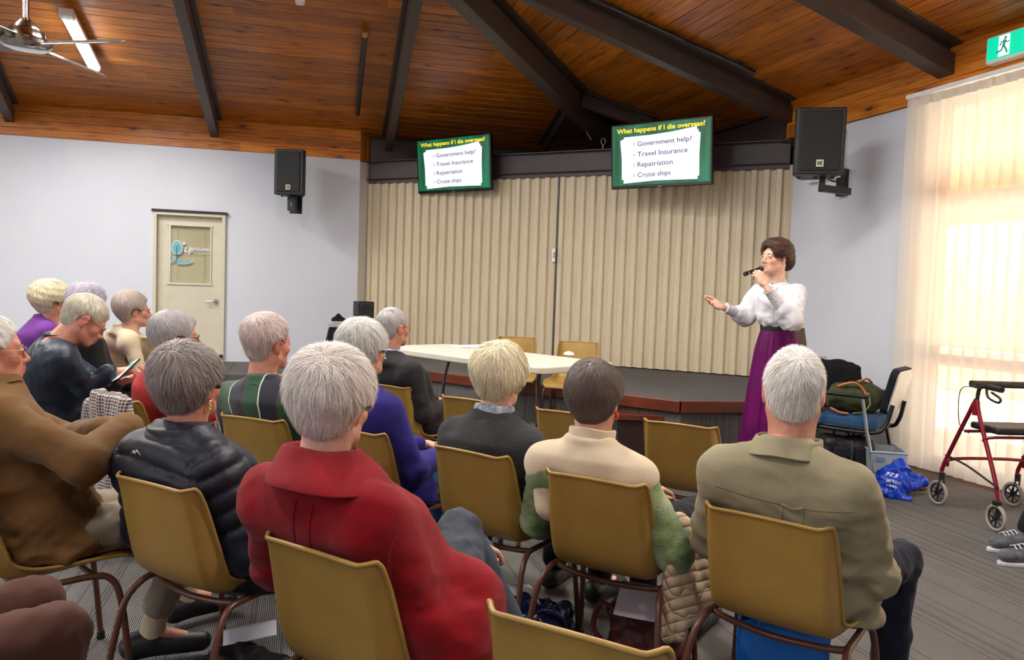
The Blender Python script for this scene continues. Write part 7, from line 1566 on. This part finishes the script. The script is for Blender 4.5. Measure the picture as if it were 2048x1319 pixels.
# ---------------------------------------------------------------- walker
def walker():
    o = on_z(1990, 1062, 0); t = thing('rollator_walker', 'dark red four wheeled walking frame with black seat by the blinds', 'walker', (o[0], o[1], 0), radians(3)); red = plain('walker_red', srgb(132, 22, 38), 0.25, 0.2, var=0.08); bk = plain('walker_black', srgb(26, 25, 28), 0.5); Wd = 0.54; Y = 0.58
    def wheel(x, y, caster):
        r = 0.085; m = MB(); R = rotm(0, radians(90), radians(10 if caster else 2)); c = np.array((x, y, r))
        w_ = []; 
        for k_ in range(33): a = 2*pi*k_/32; w_.append(c+R @ np.array(((r-0.011)*cos(a), (r-0.011)*sin(a), 0)))
        m.tube(w_, 0.0115, 10, cap=False); ty = m.obj('wheel', plain('tyre_grey', srgb(150, 144, 132), 0.7), t, smooth=True)
        m = MB(); w_ = [c+R @ np.array(((r-0.024)*cos(2*pi*k_/32), (r-0.024)*sin(2*pi*k_/32), 0)) for k_ in range(33)]; m.tube(w_, 0.006, 8, cap=False); m.cyl(c-R[:, 2]*0.016, c+R[:, 2]*0.016, 0.014)
        for k_ in range(8): a = 2*pi*k_/8; m.tube([c, c+R @ np.array(((r-0.022)*cos(a), (r-0.022)*sin(a), 0))], [0.007, 0.005], 6)
        q = m.obj('rim', bk, ty, smooth=True)
        if caster:
            m = MB()
            for s in (-1, 1): m.tube([c+R[:, 2]*0.022*s, c+R[:, 2]*0.022*s+np.array((0, -0.03, 0.07)), c+np.array((0, -0.035, 0.115))+R[:, 2]*0.012*s], 0.006, 6, smooth=3)
            m.cyl(c+np.array((0, -0.035, 0.10)), c+np.array((0, -0.035, 0.15)), 0.018); m.obj('fork', bk, t, smooth=True)
    def T(pts, name, mat, r=0.0125, sm=4): m = MB(); m.tube(pts, r, 10, smooth=sm); return m.obj(name, mat, t, smooth=True)
    for s, x in ((0, 0.0), (1, Wd)):
        wheel(x, 0, False); wheel(x, Y, True)
        T([(x, Y-0.035, 0.22), (x, Y-0.05, 0.30), (x, 0.30, 0.70), (x, 0.25, 0.78)], 'front_leg', red, 0.0135); T([(x+0.02 if not s else x-0.02, 0.0, 0.10), (x+0.01 if not s else x-0.01, 0.03, 0.28), (x, 0.20, 0.66), (x, 0.24, 0.78)], 'rear_leg', red, 0.0135)
        T([(x, 0.245, 0.70), (x, 0.235, 0.82), (x, 0.21, 0.865), (x, 0.12, 0.875)], 'handle_tube', bk, 0.012); T([(x, 0.15, 0.875), (x, 0.02, 0.872)], 'grip', bk, 0.018, 0)
        T([(x, 0.16, 0.865), (x, 0.14, 0.81), (x, 0.05, 0.79), (x, 0.03, 0.815), (x, 0.11, 0.845)], 'brake_lever', bk, 0.0075)
        T([(x, 0.19, 0.86), (x-0.07, 0.30, 0.84), (x-0.05, 0.33, 0.62), (x, 0.30, 0.55)], 'brake_cable', bk, 0.0028, 6); T([(x, 0.0, 0.27), (x, 0.30, 0.34), (x, Y-0.06, 0.36)], 'side_brace', bk, 0.007)
        m = MB(); m.box((x, 0.0, 0.175), (0.03, 0.05, 0.03)); m.obj('brake_block', bk, t, bevel=0.004)
        m = MB(); m.cyl((x, 0.245, 0.68), (x, 0.245, 0.77), 0.021); m.obj('clamp', red, t, smooth=True)
    T([(0, Y-0.08, 0.29), (0.04, Y-0.10, 0.345), (Wd-0.04, Y-0.10, 0.345), (Wd, Y-0.08, 0.29)], 'cross_tube', red, 0.011); T([(0, 0.16, 0.53), (0.05, 0.12, 0.56), (Wd-0.05, 0.12, 0.56), (Wd, 0.16, 0.53)], 'seat_tube', red, 0.010)
    T([(0, 0.34, 0.56), (Wd, 0.34, 0.56)], 'seat_tube', red, 0.010, 0)
    m = MB(); m.box((Wd/2, 0.235, 0.60), (Wd-0.10, 0.27, 0.045)); m.obj('seat', bk, t, bevel=0.015)
    T([(0, 0.25, 0.86), (0.03, 0.31, 0.875), (Wd-0.03, 0.31, 0.875), (Wd, 0.25, 0.86)], 'backrest_bar', bk, 0.010); T([(0.0, 0.31, 0.875), (Wd-0.10, 0.31, 0.875)], 'backrest_pad', bk, 0.023, 0)
walker()
# ---------------------------------------------------------------- bags on the floor between the rows
navyv = plain('navy_vinyl', srgb(22, 30, 66), 0.15, var=0.2, bump=0.3, bscale=22, bdist=0.01)
t = lump('navy_handbag', 'shiny dark navy handbag on the carpet in front of the empty nearest chair', 'bag', 1068, 1200, 2.92, (0.26, 0.20, 0.16), navyv, rot=-0.4, seed=4, amp=0.014)
m = MB(); m.tube([(0.02, -0.06, 0.15), (0.10, -0.09, 0.19), (0.14, -0.05, 0.14), (0.13, 0.0, 0.10)], 0.008, 8, smooth=5); m.obj('handle', navyv, t, smooth=True)
def sheet(name, label, px, py, z, wh, rot, tilt, group=None):
    q = on_z(px, py, z); n = 8; V = []; 
    for i in range(n+1):
        for j in range(n+1): x = (i/n-0.5)*wh[0]; y = (j/n-0.5)*wh[1]; V.append((x, y, 0.014*sin(x*9+y*5)+0.01*cos(y*12)))
    V = np.array(V)@rotm(tilt[0], tilt[1], 0).T; F = [[i*(n+1)+j, (i+1)*(n+1)+j, (i+1)*(n+1)+j+1, i*(n+1)+j+1] for i in range(n) for j in range(n)]
    o = mesh(name, V, F, plain('paper_white', srgb(232, 232, 240), 0.7, var=0.01), None, smooth=True); o.location = q; o.rotation_euler = (0, 0, rot); s = o.modifiers.new('t', 'SOLIDIFY'); s.thickness = 0.001; tag(o, label, 'paper', group); return o
sheet('paper', 'white sheet of paper lying behind the shiny navy handbag', 1010, 1200, 0.15, (0.26, 0.20), 0.3, (0.15, 0.1))
mar = plain('maroon_leather', srgb(86, 34, 34), 0.35, var=0.2, bump=0.4, bscale=40, bdist=0.006)
t = lump('maroon_handbag', 'dark maroon leather handbag standing below the cream vest wearer', 'bag', 1296, 1240, 2.78, (0.27, 0.17, 0.25), mar, rot=-0.35, seed=6, amp=0.014)
m = MB(); m.tube([(-0.10, -0.08, 0.22), (-0.16, -0.08, 0.24), (-0.19, -0.07, 0.15), (-0.15, -0.06, 0.08)], 0.010, 8, smooth=5); m.obj('handle', mar, t, smooth=True)
m = MB(); m.tube([(0.14, -0.04, 0.04), (0.22, -0.10, 0.02), (0.27, -0.02, 0.015), (0.20, 0.06, 0.015), (0.13, 0.04, 0.04)], 0.008, 8, smooth=5); m.obj('strap', mar, t, smooth=True)
sheet('paper', 'printed white sheet sticking out of the maroon handbag', 1290, 1205, 0.27, (0.20, 0.15), -0.3, (0.5, 0.1))
t = lump('black_shoulder_bag', 'open black bag with white paper on the carpet left of the red coat', 'bag', 492, 1260, 2.42, (0.30, 0.20, 0.16), blk, rot=-0.3, seed=9, amp=0.014)
sheet('paper', 'white sheet of paper tucked into the open black bag', 500, 1268, 0.185, (0.17, 0.07), 0.35, (0.3, 0.0))
# blue tote under the khaki man's chair
q = at_d(1566, 1290, 2.42); t = thing('blue_tote_bag', 'bright blue tote bag standing under the chair of the man in khaki', 'bag', (q[0], q[1], 0), radians(-16)); tb = plain('tote_blue', srgb(10, 112, 205), 0.4, var=0.12, scale=5, bump=0.25, bscale=18, bdist=0.01)
Wt, Dt, Ht = 0.29, 0.13, 0.345; V = []; nx, nz = 18, 8
ring_ = [(-.5, -.5), (-.25, -.5), (0, -.5), (.25, -.5), (.5, -.5), (.5, 0), (.5, .5), (.25, .5), (0, .5), (-.25, .5), (-.5, .5), (-.5, 0)]
for i in range(nz+1):
    f = i/nz
    for j, (x, y) in enumerate(ring_): V.append((x*Wt*(1-0.06*f)+0.006*sin(9*f+j), y*Dt*(1-0.35*f)+(0.010*sin(j*2.1+f*5) if 0 < i else 0), f*Ht+(0.012*sin(j*1.3) if i == nz else 0)))
nr_ = len(ring_); F = [[i*nr_+j, i*nr_+(j+1) % nr_, (i+1)*nr_+(j+1) % nr_, (i+1)*nr_+j] for i in range(nz) for j in range(nr_)]+[list(range(nr_))[::-1]]
o = mesh('tote_body', V, F, tb, t, smooth=True); o.modifiers.new('s', 'SOLIDIFY').thickness = 0.002
for y in (-1, 1): m = MB(); m.tube([(-0.08, y*Dt*0.33, Ht-0.01), (-0.06, y*Dt*0.30, Ht+0.03), (0.06, y*Dt*0.30, Ht+0.03), (0.08, y*Dt*0.33, Ht-0.01)], 0.007, 6, smooth=4); m.obj('handle', tb, t, smooth=True)
m = MB()
for pts in ([(-0.10, 0.18), (-0.088, 0.22)], [(-0.10, 0.18), (-0.105, 0.15)], [(-0.075, 0.175), (-0.07, 0.20)], [(-0.06, 0.17), (-0.055, 0.195)]): m.tube([(p[0], -Dt*0.42, p[1]) for p in pts], [0.002, 0.001], 5)
m.obj('printed_motif', plain('print_pale', srgb(150, 190, 230), 0.5, var=0), t)
o = text_mesh('printed_lettering', 'soth', plain('print_pale', srgb(150, 190, 230), 0.5, var=0), t, 0.06, 0.0, 0.0005); o.location = (-0.10, -Dt*0.46, 0.11); o.rotation_euler = (pi/2, 0, 0)
# checked coat over the chair of the woman in red
k = N('houndstooth'); v_ = k.coord('Object', (62, 62, 62)); s = k.n('ShaderNodeSeparateXYZ'); k.l(v_, s.inputs[0])
a = k.math('GREATER_THAN', k.math('FRACT', s.outputs[0]), 0.5); b = k.math('GREATER_THAN', k.math('FRACT', s.outputs[2]), 0.5); h = k.math('MULTIPLY', k.math('ADD', a, b), 0.5)
k.base(k.ramp(h, [(0.0, srgb(206, 196, 186)), (0.4, srgb(130, 116, 110)), (0.9, srgb(58, 46, 48))], 'CONSTANT')); k.set(Roughness=0.9, Sheen_Weight=0.2)
x_, y_, a_ = C[6.5]; v = Vol((-0.36, -0.42, 0.12), (0.36, -0.12, 0.86), 0.009); v.spine([(0.18, -0.02, -0.285, 0.27, 0.045), (0.45, 0, -0.275, 0.25, 0.045), (0.72, 0, -0.30, 0.225, 0.045), (0.79, 0, -0.30, 0.20, 0.04), (0.805, 0, -0.30, 0.16, 0.025)]); v.cone((-0.23, -0.29, 0.70), (-0.28, -0.27, 0.25), 0.045, 0.05, 0.03)
V, F = v.mesh(); V = relax(V, F, 2); V = V+vnormals(V, F)*(0.012*wob(V, (7, 7, 1.6), 13))[:, None]; o = mesh('checked_coat', V.astype(np.float32), F, k.m, None, smooth=True); o.location = (x_, y_, 0); o.rotation_euler = (0, 0, -radians(a_)); tag(o, 'brown and white checked wool coat draped over the back of a chair', 'coat')
